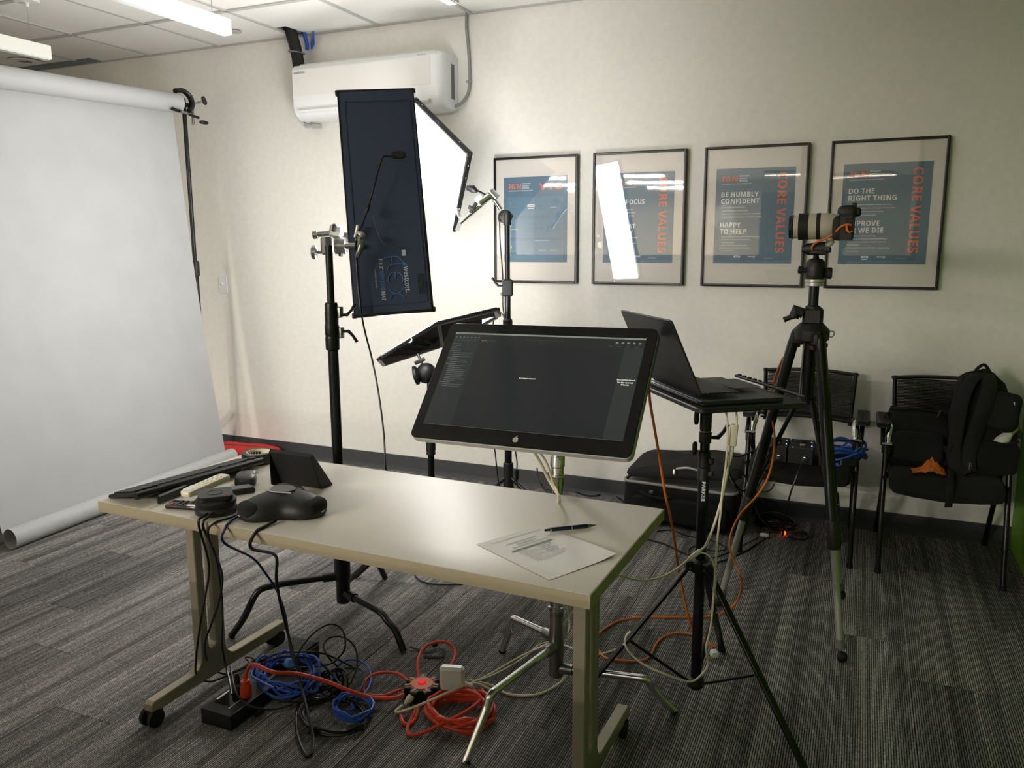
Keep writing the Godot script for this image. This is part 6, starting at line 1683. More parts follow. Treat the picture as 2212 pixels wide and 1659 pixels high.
func chairs() -> void:
	var first := make_chair(Vector3(-0.208, 0, 0.297), "black mesh-back chair holding two black boxes, behind the camera tripod")
	var second: Node3D = first.duplicate()
	second.name = numbered("office_chair")
	add_child(second)
	second.position = Vector3(0.388, 0, 0.306)
	second.set_meta("label", "black mesh-back chair in the corner loaded with a backpack and a shoulder bag")
	# on the first chair
	var labs := ["black power box on the chair seat, nearer the laptop stand", "black power box with a cable in its front, middle of the chair seat"]
	for k in 2:
		var o := Vector3(-0.314 + k * 0.111, 0.458, 0.49)
		var t := thing("power_box", labs[k], "power box", o, "black power boxes on the chair")
		part(t, "case", mb().box(o + Vector3(0, 0.036, 0), Vector3(0.107, 0.07, 0.2), 0.003), M.black_plastic)
		part(t, "label", mb().box(o + Vector3(-0.03, 0.0715, -0.06), Vector3(0.026, 0.0012, 0.03), 0.0), mat(Color(0.12, 0.2, 0.42), 0.5), "blue label")
		part(t, "inlet", mb().box(o + Vector3(0.008, 0.073, 0.0), Vector3(0.026, 0.006, 0.075), 0.002), M.black_gloss)
		part(t, "coupling", mb().box(o + Vector3(0.006, 0.077, 0.04), Vector3(0.026, 0.014, 0.02), 0.003), M.steel, "nickel coupling")
		part(t, "switch", mb().box(o + Vector3(0.034, 0.075, 0.035), Vector3(0.014, 0.008, 0.02), 0.002), M.black)
		part(t, "status_light", mb().lathe(o + Vector3(0.044, 0.071, 0.025), [Vector2(0.003, 0), Vector2(0.002, 0.003)], Vector3.UP, 10), M.blue_led, "blue status light")
		part(t, "sticker", mb().box(o + Vector3(0.04, 0.0715, -0.05), Vector3(0.008, 0.001, 0.024), 0.0), M.white_ink)
		part(t, "sticker", mb().box(o + Vector3(-0.034, 0.0715, 0.07), Vector3(0.006, 0.001, 0.014), 0.0), M.white_ink)
		part(t, "connector", mb().lathe(o + Vector3(0.022, 0.03, 0.098), [Vector2(0.013, 0), Vector2(0.013, 0.012), Vector2(0.009, 0.014), Vector2(0.008, 0.03)], Vector3(-0.15, -0.25, 1), 16), M.steel)
	solo("box_cable", cable([Vector3(-0.187, 0.478, 0.618), Vector3(-0.2, 0.45, 0.66), Vector3(-0.23, 0.34, 0.68), Vector3(-0.25, 0.2, 0.62), Vector3(-0.26, 0.1, 0.55), Vector3(-0.303, 0.01, 0.155), Vector3(-0.376, 0.006, 0.421), Vector3(-0.438, 0.006, 0.608), Vector3(-0.539, 0.006, 0.772), Vector3(-0.678, 0.006, 0.711), Vector3(-0.793, 0.006, 0.632), Vector3(-0.882, 0.006, 0.603)], 0.004), M.black_cable, "black cable from the middle power box down to the carpet", "cable")
	solo("box_cable", cable([Vector3(-0.292, 0.478, 0.618), Vector3(-0.33, 0.45, 0.65), Vector3(-0.37, 0.35, 0.68), Vector3(-0.316, 0.37, 0.756), Vector3(-0.295, 0.4, 0.741), Vector3(-0.305, 0.43, 0.739), Vector3(-0.36, 0.47, 0.756), Vector3(-0.377, 0.39, 0.778), Vector3(-0.363, 0.3, 0.79), Vector3(-0.388, 0.1, 0.352), Vector3(-0.402, 0.01, 0.197)], 0.004), M.black_cable, "black cable looping below the chair seat from the left power box", "cable")
	solo("loose_cable", cable([Vector3(-0.396, 0.508, 0.598), Vector3(-0.456, 0.481, 0.63), Vector3(-0.495, 0.481, 0.647), Vector3(-0.514, 0.471, 0.657), Vector3(-0.507, 0.429, 0.662), Vector3(-0.478, 0.366, 0.661), Vector3(-0.436, 0.324, 0.651), Vector3(-0.42, 0.366, 0.636), Vector3(-0.452, 0.412, 0.641), Vector3(-0.491, 0.421, 0.656), Vector3(-0.497, 0.387, 0.665), Vector3(-0.454, 0.324, 0.658), Vector3(-0.441, 0.15, 0.304), Vector3(-0.367, 0.02, 0.098), Vector3(-0.289, 0.01, 0.186)], 0.0042), M.black_cable, "loose black cable loops hanging between the suitcase and the chair", "cable")
	solo("blue_cable_coil", mb().tube(coil(Vector3(-0.025, 0.463, 0.455), 0.085, 0.11, 7.0, 0.005, 12, 0.22, 0.08, 0.2), 0.005, 6), M.blue_cable, "blue network cable coil heaped on the chair's right side", "cable")
	var bp := thing("power_adapter", "small black adapter tangled in the blue cable on the chair", "adapter", Vector3(-0.01, 0.49, 0.56))
	part(bp, "case", mb().box(Vector3(-0.005, 0.487, 0.575), Vector3(0.07, 0.035, 0.045), 0.006, Basis(Vector3.UP, 0.3)), M.black_plastic)
	part(bp, "socket", mb().box(Vector3(-0.025, 0.488, 0.6), Vector3(0.02, 0.018, 0.004), 0.001, Basis(Vector3.UP, 0.3)), M.grey)
	solo("black_cable_loop", cable([Vector3(-0.06, 0.55, 0.42), Vector3(0.0, 0.56, 0.46), Vector3(0.045, 0.545, 0.45), Vector3(0.05, 0.5, 0.5), Vector3(0.0, 0.48, 0.55)], 0.005), M.black_cable, "short black cable arching over the blue coil on the chair", "cable")

	# on the second chair
	var sb := thing("shoulder_bag", "black fabric shoulder bag leaning on the corner chair's back", "bag", Vector3(0.275, 0.46, 0.35))
	var rings := []
	for k in 11:
		var q := k / 10.0
		var ring := PackedVector3Array()
		var hw := 0.122 + 0.006 * sin(q * PI)
		var dp := lerpf(0.075, 0.035, q) + 0.01 * sin(q * 9.0) * 0.3
		if k == 0 or k == 10:
			hw *= 0.95
			dp *= 0.6
		for i in 28:
			var a := TAU * i / 28
			ring.append(Vector3(0.277, 0.452 + 0.235 * q, 0.37 - 0.12 * q) + Vector3(signf(cos(a)) * pow(absf(cos(a)), 0.3) * hw, 0.006 * sin(a * 3.0 + k), signf(sin(a)) * pow(absf(sin(a)), 0.45) * dp + 0.004 * sin(i * 2.1 + k * 1.3)))
		rings.append(ring)
	part(sb, "body", mb().loft(rings, 60.0), M.bag)
	part(sb, "front_pocket", mb().blob(Vector3(0.277, 0.54, 0.395), Vector3(0.21, 0.14, 0.05), 0.35, Basis(Vector3.RIGHT, -0.3), 24, 12, 0.004, 3), M.bag)
	part(sb, "zip", cable([Vector3(0.165, 0.684, 0.285), Vector3(0.24, 0.692, 0.285), Vector3(0.32, 0.69, 0.285), Vector3(0.39, 0.68, 0.285)], 0.004), M.rubber)
	part(sb, "strap_loop", mb().tube(smooth([Vector3(0.165, 0.67, 0.28), Vector3(0.142, 0.66, 0.3), Vector3(0.14, 0.635, 0.32), Vector3(0.155, 0.62, 0.33)], 4), 0.009, 8, 0.5), M.bag)
	part(sb, "zip_pull", mb().bar(Vector3(0.352, 0.668, 0.318), Vector3(0.366, 0.7, 0.305), 0.008, 0.004, Vector3.RIGHT), M.dark_grey)
	part(sb, "strap", mb().tube(smooth([Vector3(0.385, 0.56, 0.4), Vector3(0.41, 0.5, 0.44), Vector3(0.405, 0.468, 0.52), Vector3(0.4, 0.445, 0.595), Vector3(0.398, 0.4, 0.622), Vector3(0.396, 0.345, 0.612)], 5), 0.016, 8, 0.25), M.bag, "hanging strap end")
	var bk := thing("backpack", "large black backpack slumped in the corner chair, a bottle in its side pocket", "backpack", Vector3(0.53, 0.46, 0.33))
	rings = []
	var shape := [[0.45, 0.535, 0.11, 0.11], [0.47, 0.535, 0.125, 0.13], [0.53, 0.535, 0.13, 0.135], [0.62, 0.53, 0.128, 0.13], [0.7, 0.525, 0.122, 0.12], [0.77, 0.515, 0.105, 0.1], [0.83, 0.505, 0.085, 0.08], [0.865, 0.495, 0.06, 0.055], [0.885, 0.49, 0.03, 0.03]]
	for k in shape.size():
		var ring := PackedVector3Array()
		for i in 36:
			var a := TAU * i / 36
			var w := 0.006 * sin(i * 1.3 + k * 0.9) + 0.004 * sin(i * 2.9 - k * 1.7)
			ring.append(Vector3(shape[k][1], shape[k][0] + 0.012 * sin(a + 1.0), 0.33 - 0.1 * (shape[k][0] - 0.45)) + Vector3(signf(cos(a)) * pow(absf(cos(a)), 0.6) * (shape[k][2] + w), 0, signf(sin(a)) * pow(absf(sin(a)), 0.6) * (shape[k][3] + w)))
		rings.append(ring)
	part(bk, "body", mb().loft(rings, 60.0), M.bag)
	part(bk, "flap", mb().blob(Vector3(0.575, 0.73, 0.4), Vector3(0.16, 0.17, 0.1), 0.5, Basis(Vector3.RIGHT, -0.35) * Basis(Vector3.BACK, -0.15), 28, 14, 0.012, 8), M.bag)
	part(bk, "side_pocket", mb().blob(Vector3(0.575, 0.535, 0.43), Vector3(0.17, 0.15, 0.1), 0.45, Basis(Vector3.UP, 0.05), 28, 14, 0.008, 9), M.cloth)
	part(bk, "pocket_hem", cable([Vector3(0.495, 0.606, 0.455), Vector3(0.54, 0.603, 0.478), Vector3(0.6, 0.608, 0.478), Vector3(0.65, 0.615, 0.455)], 0.005), M.bag)
	part(bk, "shoulder_strap", mb().tube(smooth([Vector3(0.5, 0.875, 0.33), Vector3(0.458, 0.85, 0.39), Vector3(0.43, 0.77, 0.43), Vector3(0.418, 0.66, 0.455), Vector3(0.412, 0.56, 0.47), Vector3(0.42, 0.49, 0.49), Vector3(0.46, 0.462, 0.5)], 5), 0.03, 10, 0.3), M.bag)
	part(bk, "shoulder_strap", mb().tube(smooth([Vector3(0.525, 0.875, 0.33), Vector3(0.53, 0.84, 0.405), Vector3(0.51, 0.75, 0.45), Vector3(0.485, 0.64, 0.47), Vector3(0.468, 0.55, 0.48), Vector3(0.47, 0.48, 0.5)], 5), 0.03, 10, 0.3), M.bag)
	part(bk, "top_handle", mb().tube(smooth([Vector3(0.475, 0.868, 0.31), Vector3(0.492, 0.9, 0.31), Vector3(0.515, 0.915, 0.31), Vector3(0.535, 0.89, 0.31), Vector3(0.55, 0.86, 0.31)], 5), 0.014, 8, 0.5), M.bag)
	part(bk, "buckle", mb().bar(Vector3(0.472, 0.475, 0.51), Vector3(0.478, 0.52, 0.5), 0.014, 0.006, Vector3.RIGHT), M.black_gloss)
	part(bk, "zip_pull", mb().bar(Vector3(0.622, 0.78, 0.43), Vector3(0.624, 0.765, 0.434), 0.006, 0.003, Vector3.RIGHT), M.alu)
	part(bk, "webbing", mb().tube(smooth([Vector3(0.42, 0.6, 0.46), Vector3(0.4, 0.58, 0.47), Vector3(0.395, 0.545, 0.47)], 4), 0.007, 6, 0.4), M.bag)
	var bt := thing("water_bottle", "white steel water bottle tilted in the backpack's side pocket", "bottle", Vector3(0.55, 0.56, 0.43))
	var bd := Vector3(0.6, 0.8, 0.0).normalized()
	part(bt, "body", mb().lathe(Vector3(0.535, 0.535, 0.43), [Vector2(0.03, 0.0), Vector2(0.034, 0.004), Vector2(0.034, 0.075), Vector2(0.031, 0.095), Vector2(0.022, 0.12), Vector2(0.0155, 0.135), Vector2(0.015, 0.142)], bd, 28), M.white_metal)
	part(bt, "cap", mb().lathe(Vector3(0.535, 0.535, 0.43), [Vector2(0.0155, 0.142), Vector2(0.0165, 0.144), Vector2(0.0165, 0.17), Vector2(0.014, 0.173)], bd, 24), M.chrome, "shiny steel cap")
	var oc := mb()
	var v := PackedVector3Array()
	var tr := PackedInt32Array()
	var nz := FastNoiseLite.new()
	nz.seed = 4
	nz.frequency = 18.0
	for layer in 2:
		for i in 13:
			for j in 9:
				var u := i / 12.0
				var w := j / 8.0
				var up := 0.052 * exp(-pow((u - 0.6) / 0.28, 2.0)) * (1.0 - w * 0.75) * (1.0 + 0.7 * nz.get_noise_2d(u, w))
				v.append(Vector3(0.255 + u * 0.13 + 0.01 * nz.get_noise_2d(w * 2.0, 7.0), 0.452 + up + 0.005 * (1.0 + nz.get_noise_2d(u * 2.0, w * 2.0 + 3.0)) + (0.0015 if layer == 0 else 0.0), 0.455 + w * 0.08 + 0.012 * nz.get_noise_2d(u * 1.5, 2.0)))
	for i in 12:
		for j in 8:
			var a0 := i * 9 + j
			tr.append_array([a0, a0 + 1, a0 + 10, a0, a0 + 10, a0 + 9, 117 + a0, 117 + a0 + 10, 117 + a0 + 1, 117 + a0, 117 + a0 + 9, 117 + a0 + 10])
	oc.add(v, tr, 25.0)
	solo("cleaning_cloth", oc, M.orange_cloth, "crumpled orange cloth on the corner chair's seat", "cloth")


func luggage() -> void:
	var t := thing("suitcase", "open black soft suitcase with a pale lined rim behind the laptop stand", "suitcase", Vector3(-0.78, 0, 0.22))
	var o := Vector3(-0.78, 0, 0.225)
	var B := Basis(Vector3.UP, -0.06)
	var rr := rrect(0.58, 0.32, 0.04, 5)
	var rings := []
	for e in [[0.93, 0.015], [1.0, 0.03], [1.015, 0.12], [1.0, 0.215]]:
		var ring := PackedVector3Array()
		for q in rr:
			ring.append(o + B * Vector3(q.x * e[0], e[1], -q.y * e[0]))
		rings.append(ring)
	part(t, "shell", mb().loft(rings, 45.0), M.bag)
	var rim := []
	for q in rr:
		rim.append(o + B * Vector3(q.x, 0.22, -q.y))
	rim.append(rim[0])
	part(t, "rim_piping", mb().tube(rim, 0.008, 8), mat(Color(0.55, 0.55, 0.52), 0.7), "pale grey rim")
	part(t, "lining", mb().prism(o + Vector3(0, 0.17, 0), B.x, -B.z, rrect(0.55, 0.29, 0.035), 0.05), M.grey, "grey lining")
	rings = []
	for e in [[0.99, 0.0, 0.0], [1.02, 0.012, 0.0], [1.0, 0.035, 0.006], [0.9, 0.06, 0.0], [0.5, 0.085, 0.0], [0.1, 0.09, 0.0]]:
		var ring := PackedVector3Array()
		for q in rr:
			var lift: float = 0.045 + 0.05 * clampf((q.x + 0.29) / 0.58, 0, 1) * (1.0 if q.y < 0.1 else 0.6) - 0.03 * clampf(-(q.y) / 0.16, 0, 1)
			ring.append(o + B * Vector3(q.x * e[0] + 0.01, 0.225 + lift + e[1] * (0.7 + 0.5 * sin((q.x + 0.3) * 5.0)), -q.y * e[0] - 0.01))
		rings.append(ring)
	part(t, "lid", mb().loft(rings, 60.0), M.bag)
	part(t, "zip_pull", mb().bar(o + Vector3(-0.03, 0.315, 0.165), o + Vector3(-0.028, 0.29, 0.172), 0.012, 0.004, Vector3.RIGHT), M.alu)
	part(t, "lid_handle", cable([o + Vector3(-0.02, 0.318, 0.16), o + Vector3(0.04, 0.33, 0.165), o + Vector3(0.1, 0.318, 0.16)], 0.006), M.alu, "silver piping")
	part(t, "handle", cable([o + Vector3(-0.2, 0.185, 0.175), o + Vector3(-0.15, 0.165, 0.19), o + Vector3(-0.07, 0.16, 0.185), o + Vector3(-0.04, 0.17, 0.175)], 0.009), M.bag)
	part(t, "front_pocket", mb().blob(o + Vector3(0.0, 0.095, 0.155), Vector3(0.5, 0.13, 0.06), 0.3, B, 24, 10), M.bag)
	part(t, "buckle", mb().box(o + Vector3(-0.14, 0.185, 0.178), Vector3(0.02, 0.016, 0.012), 0.003), M.grey)
	for s in [-1, 1]:
		part(t, "wheel", mb().lathe(o + Vector3(0.25 * s - 0.012, 0.018, 0.1), [Vector2(0.01, 0), Vector2(0.018, 0.003), Vector2(0.018, 0.02), Vector2(0.01, 0.023)], Vector3.RIGHT, 16), M.rubber)
	var rb := thing("red_bag", "bright red fabric bag lying on the carpet behind the backdrop's corner", "bag", Vector3(-3.86, 0, 0.16))
	part(rb, "body", mb().blob(Vector3(-3.86, 0.04, 0.16), Vector3(0.56, 0.08, 0.26), 0.5, Basis(Vector3.UP, 0.1), 32, 12, 0.02, 6), M.red_bag)
	part(rb, "hem", cable([Vector3(-4.06, 0.075, 0.2), Vector3(-3.9, 0.082, 0.17), Vector3(-3.7, 0.075, 0.12), Vector3(-3.62, 0.06, 0.1)], 0.006), M.dark_grey, "dark hem")
	part(rb, "fold", cable([Vector3(-4.02, 0.05, 0.3), Vector3(-3.85, 0.06, 0.285), Vector3(-3.68, 0.05, 0.26)], 0.012), M.red_bag)


func floor_things() -> void:
	# power box with two outlets, in front
	var u := Vector3(-1.706, 0, 2.53)
	var t := thing("power_box", "flat black power box on the carpet with an orange plug in its top", "power box", u)
	part(t, "case", mb().box(u + Vector3(0, 0.026, 0), Vector3(0.118, 0.05, 0.212), 0.002), M.black_plastic)
	part(t, "outlet_plate", mb().box(u + Vector3(-0.01, 0.0515, 0.03), Vector3(0.07, 0.001, 0.07), 0.0), M.black_gloss)
	part(t, "label_strip", mb().box(u + Vector3(-0.045, 0.0515, 0.022), Vector3(0.008, 0.001, 0.06), 0.0), M.white_ink)
	part(t, "label_strip", mb().box(u + Vector3(0.024, 0.0515, 0.05), Vector3(0.0025, 0.001, 0.05), 0.0), M.white_ink)
	part(t, "edge_line", mb().box(u + Vector3(0.0585, 0.051, -0.01), Vector3(0.002, 0.0015, 0.17), 0.0), M.grey)
	var u2 := Vector3(-1.68, 0, 2.375)
	t = thing("power_box", "second flat black power box half buried under blue cables", "power box", u2)
	part(t, "case", mb().box(u2 + Vector3(0, 0.021, 0), Vector3(0.2, 0.04, 0.075), 0.002, Basis(Vector3.UP, -0.1)), M.black_plastic)
	part(t, "label_strip", mb().box(u2 + Vector3(-0.05, 0.0415, 0.01), Vector3(0.012, 0.001, 0.026), 0.0), M.white_ink)
	part(t, "label_strip", mb().box(u2 + Vector3(-0.015, 0.0415, 0.02), Vector3(0.01, 0.001, 0.028), 0.0), M.white_ink)
	var kx := thing("black_plug", "black power plug standing in the front power box", "plug", u + Vector3(-0.012, 0.052, 0.0))
	part(kx, "body", mb().box(u + Vector3(-0.012, 0.068, -0.005), Vector3(0.034, 0.032, 0.028), 0.005), M.black)
	part(kx, "neck", mb().tube([u + Vector3(-0.012, 0.083, -0.005), u + Vector3(-0.013, 0.1, -0.006), u + Vector3(-0.014, 0.115, -0.007)], [0.01, 0.008, 0.005], 10), M.black)
	var op := thing("orange_plug", "bright orange power plug standing in the front power box", "plug", u + Vector3(0.03, 0.052, 0.0))
	part(op, "body", mb().tube([u + Vector3(0.026, 0.053, 0.0), u + Vector3(0.026, 0.08, 0.0), u + Vector3(0.026, 0.094, 0.0), u + Vector3(0.025, 0.104, 0.0)], [0.018, 0.018, 0.0135, 0.014], 14), M.orange)
	solo("orange_cord", cable([u + Vector3(0.025, 0.103, 0.0), u + Vector3(0.03, 0.135, -0.005), u + Vector3(0.05, 0.157, -0.012), Vector3(-1.589, 0.14, 2.506), Vector3(-1.542, 0.12, 2.457), Vector3(-1.469, 0.09, 2.414), Vector3(-1.402, 0.06, 2.388), Vector3(-1.34, 0.03, 2.353), Vector3(-1.27, 0.03, 2.329), Vector3(-1.251, 0.03, 2.298)], 0.0062, 6, 9), M.orange, "thick orange cord arching from the orange plug to the round power hub", "cable")
	# vented box
	var vb := Vector3(-1.722, 0, 2.268)
	t = thing("vented_box", "black ribbed vent-topped box on the carpet beside the table foot", "box", vb)
	part(t, "case", mb().prism(vb + Vector3(0, 0.004, 0), Vector3.RIGHT, Vector3.FORWARD, rrect(0.12, 0.18, 0.014), 0.058, 0.003), M.black_plastic)
	for i in 15:
		part(t, "vent_slat", mb().box(vb + Vector3(-0.05 + i * 0.0071, 0.0655, 0), Vector3(0.0042, 0.007, 0.16), 0.001), M.dark_grey)
	part(t, "top_rim", mb().box(vb + Vector3(0, 0.065, 0.084), Vector3(0.11, 0.006, 0.008), 0.001).box(vb + Vector3(0, 0.065, -0.084), Vector3(0.11, 0.006, 0.008), 0.001), M.dark_grey)
	# blue cables
	solo("blue_cable_coil", mb().tube(coil(Vector3(-1.625, 0.03, 2.405), 0.1, 0.085, 6.0, 0.004, 21, 0.2, 0.07, 0.3, 1.0), 0.004, 6), M.blue_cable, "bright blue network cable coiled loosely over the second power box", "cable", "blue network cables on the carpet")
	solo("blue_cable_coil", mb().tube(coil(Vector3(-1.37, 0.0, 2.405), 0.062, 0.05, 5.0, 0.004, 22, 0.15, 0.03, 0.1), 0.004, 6), M.blue_cable, "small bright blue cable coil right of the others, near the orange cord", "cable", "blue network cables on the carpet")
	solo("blue_cable", cable([Vector3(-1.697, 0.05, 2.453), Vector3(-1.724, 0.08, 2.444), Vector3(-1.701, 0.1, 2.41), Vector3(-1.65, 0.11, 2.369), Vector3(-1.576, 0.09, 2.321), Vector3(-1.513, 0.04, 2.309), Vector3(-1.456, 0.02, 2.339), Vector3(-1.516, 0.02, 2.319), Vector3(-1.545, 0.02, 2.254), Vector3(-1.492, 0.02, 2.208), Vector3(-1.434, 0.02, 2.244), Vector3(-1.399, 0.02, 2.344), Vector3(-1.431, 0.02, 2.386), Vector3(-1.495, 0.02, 2.385), Vector3(-1.559, 0.03, 2.372), Vector3(-1.598, 0.06, 2.368), Vector3(-1.62, 0.08, 2.362), Vector3(-1.647, 0.08, 2.38)], 0.0036), M.navy_cable, "dark blue cable wandering between the two blue coils", "cable")
	solo("blue_cable", cable([Vector3(-1.507, 0.02, 2.331), Vector3(-1.549, 0.02, 2.255), Vector3(-1.548, 0.03, 2.208), Vector3(-1.513, 0.03, 2.177), Vector3(-1.451, 0.03, 2.2), Vector3(-1.402, 0.02, 2.255), Vector3(-1.379, 0.02, 2.321), Vector3(-1.385, 0.02, 2.352), Vector3(-1.387, 0.015, 2.387), Vector3(-1.371, 0.01, 2.399), Vector3(-1.39, 0.01, 2.421)], 0.0038), M.blue_cable, "bright blue cable arching high right of the vented box", "cable")
	var cl := thing("cable_bundle", "blue and white hook tape bundle on the blue coil", "cable tie", Vector3(-1.632, 0.1, 2.387))
	part(cl, "tape", mb().lathe(Vector3(-1.644, 0.09, 2.373), [Vector2(0.012, 0), Vector2(0.016, 0.003), Vector2(0.016, 0.02), Vector2(0.012, 0.024)], Vector3(0.8, 0.3, 0.3), 16), mat(Color(0.35, 0.55, 0.85), 0.5))
	# black cables
	solo("black_cable_coil", mb().tube(coil(Vector3(-1.4, 0.0, 2.462), 0.115, 0.085, 6.0, 0.004, 31, 0.09, 0.02, 0.15), 0.0042, 6), M.black_cable, "wide flat black cable coil in front of the blue coils", "cable", "black cables on the carpet")
	solo("black_cable_coil", mb().tube(coil(Vector3(-1.51, 0.0, 2.34), 0.06, 0.05, 6.0, 0.004, 32, 0.2, 0.05, 0.5), 0.0036, 6), M.black_cable, "small tangled black cable coil between the vented box and the orange cord", "cable", "black cables on the carpet")
	solo("black_cable", cable([Vector3(-1.607, 0.1, 2.376), Vector3(-1.618, 0.13, 2.336), Vector3(-1.62, 0.15, 2.258), Vector3(-1.604, 0.15, 2.19), Vector3(-1.563, 0.13, 2.181), Vector3(-1.53, 0.09, 2.218), Vector3(-1.544, 0.06, 2.265), Vector3(-1.599, 0.04, 2.282), Vector3(-1.645, 0.04, 2.309), Vector3(-1.661, 0.05, 2.36)], 0.0034), M.black_cable, "tall black cable loop rising behind the blue coil", "cable", "black cables on the carpet")
	solo("black_cable", cable([Vector3(-1.524, 0.02, 2.244), Vector3(-1.577, 0.06, 2.246), Vector3(-1.607, 0.09, 2.234), Vector3(-1.609, 0.1, 2.195), Vector3(-1.571, 0.1, 2.172), Vector3(-1.521, 0.08, 2.176), Vector3(-1.48, 0.05, 2.218), Vector3(-1.461, 0.02, 2.281), Vector3(-1.466, 0.01, 2.325), Vector3(-1.488, 0.008, 2.346)], 0.0034), M.black_cable, "second black cable loop right of the tall one", "cable", "black cables on the carpet")
	solo("black_cable", cable([Vector3(-1.761, 0.12, 2.506), Vector3(-1.689, 0.09, 2.566), Vector3(-1.649, 0.055, 2.569), Vector3(-1.621, 0.03, 2.541), Vector3(-1.601, 0.01, 2.503), Vector3(-1.57, 0.008, 2.464), Vector3(-1.561, 0.01, 2.418), Vector3(-1.553, 0.02, 2.381), Vector3(-1.557, 0.03, 2.325)], 0.0034), M.grey_cable, "grey black cable curving over the front power box's right edge", "cable", "black cables on the carpet")
	solo("black_cable", cable([Vector3(-1.849, 0.03, 2.403), Vector3(-1.835, 0.03, 2.364), Vector3(-1.824, 0.04, 2.33), Vector3(-1.851, 0.05, 2.344), Vector3(-1.8, 0.04, 2.369), Vector3(-1.749, 0.03, 2.438), Vector3(-1.686, 0.02, 2.467), Vector3(-1.622, 0.01, 2.456), Vector3(-1.561, 0.01, 2.441), Vector3(-1.491, 0.008, 2.391), Vector3(-1.452, 0.008, 2.333)], 0.003), M.black_cable, "thin black cable zigzagging behind the front power box", "cable", "black cables on the carpet")
	solo("cable_plug", mb().tube([Vector3(-1.632, 0.008, 2.548), Vector3(-1.631, 0.01, 2.532), Vector3(-1.624, 0.01, 2.508)], [0.007, 0.009, 0.005], 8), M.black, "small black cable plug lying right of the front power box", "plug")
	part(self.get_node("black_cable_coil"), "tie", mb().lathe(Vector3(-1.412, 0.012, 2.545), [Vector2(0.012, -0.014), Vector2(0.017, -0.01), Vector2(0.017, 0.01), Vector2(0.012, 0.014)], Vector3.RIGHT, 14), M.rubber, "black tie")
	# orange hub, its cords and charger
	var h := Vector3(-1.222, 0, 2.232)
	t = thing("power_hub", "gear-shaped grey and orange power hub with a red button on the carpet", "power hub", h)
	var gear := PackedVector2Array()
	var gear2 := PackedVector2Array()
	for i in 7:
		var a := TAU * i / 7.0 + 0.2
		for q in [[-0.3, 0.044], [-0.2, 0.06], [0.2, 0.06], [0.3, 0.044]]:
			gear.append(Vector2(cos(a + q[0]), sin(a + q[0])) * q[1])
		gear2.append(Vector2(cos(a), sin(a)) * 0.05)
	part(t, "body", mb().prism(h + Vector3(0, 0.002, 0), Vector3.RIGHT, Vector3.FORWARD, gear, 0.034, 0.003), M.black_plastic)
	var g3 := PackedVector2Array()
	for q in gear:
		g3.append(q * 0.94)
	part(t, "top_ring", mb().prism(h + Vector3(0, 0.035, 0), Vector3.RIGHT, Vector3.FORWARD, g3, 0.004, 0.001), M.grey, "grey toothed rim")
	var OT := mat(Color(0.85, 0.42, 0.22), 0.45)
	part(t, "top_disc", mb().lathe(h + Vector3(0, 0.038, 0), [Vector2(0.036, 0), Vector2(0.036, 0.003), Vector2(0.03, 0.004)], Vector3.UP, 32), OT, "orange centre disc")
	for i in 7:
		var a := TAU * i / 7.0 + 0.2
		part(t, "spoke", mb().bar(h + Vector3(cos(a) * 0.03, 0.0405, -sin(a) * 0.03), h + Vector3(cos(a) * 0.055, 0.0405, -sin(a) * 0.055), 0.007, 0.003, Vector3.UP.cross(Vector3(cos(a), 0, -sin(a))), 0.0005), OT)
	part(t, "button", mb().lathe(h + Vector3(0, 0.041, 0), [Vector2(0.0135, 0), Vector2(0.013, 0.003), Vector2(0.011, 0.005), Vector2(0.007, 0.004)], Vector3.UP, 24), glow(Color(1.0, 0.08, 0.08), 0.5, Color(0.8, 0.1, 0.1)), "red lit button")
	solo("orange_cord_coil", mb().tube(coil(Vector3(-1.055, 0.0, 2.298), 0.105, 0.085, 9.0, 0.0055, 41, 0.16, 0.045, 0.25), 0.0055, 7), M.orange, "big heap of coiled orange extension cord beside the power hub", "cable")
	solo("orange_cord", cable([Vector3(-1.253, 0.03, 2.198), Vector3(-1.292, 0.05, 2.137), Vector3(-1.312, 0.06, 2.064), Vector3(-1.294, 0.06, 2.013), Vector3(-1.265, 0.05, 1.981), Vector3(-1.23, 0.03, 1.986), Vector3(-1.209, 0.02, 2.043), Vector3(-1.211, 0.015, 2.101)], 0.0055), M.orange, "orange cord loop standing up behind the power hub", "cable", "orange cords round the power hub")
	solo("orange_cord", cable([Vector3(-1.273, 0.025, 2.224), Vector3(-1.333, 0.03, 2.198), Vector3(-1.393, 0.03, 2.217), Vector3(-1.42, 0.02, 2.247), Vector3(-1.412, 0.01, 2.287), Vector3(-1.375, 0.01, 2.315), Vector3(-1.322, 0.012, 2.302), Vector3(-1.282, 0.02, 2.258)], 0.0055), M.orange, "orange cord loop on the carpet left of the power hub", "cable", "orange cords round the power hub")
	solo("orange_cord", cable([Vector3(-1.227, 0.006, 2.358), Vector3(-1.19, 0.006, 2.4), Vector3(-1.167, 0.006, 2.39), Vector3(-1.175, 0.006, 2.348), Vector3(-1.194, 0.01, 2.309), Vector3(-1.18, 0.008, 2.367), Vector3(-1.164, 0.006, 2.422), Vector3(-1.136, 0.006, 2.442), Vector3(-1.102, 0.012, 2.418), Vector3(-1.057, 0.035, 2.386), Vector3(-1.02, 0.045, 2.335), Vector3(-1.006, 0.04, 2.253), Vector3(-1.031, 0.03, 2.174)], 0.0055), M.orange, "orange cord run crossing over the front of the coiled heap", "cable", "orange cords round the power hub")
	var ch := thing("charger", "white square laptop charger standing against the power hub", "charger", Vector3(-1.105, 0.03, 2.225))
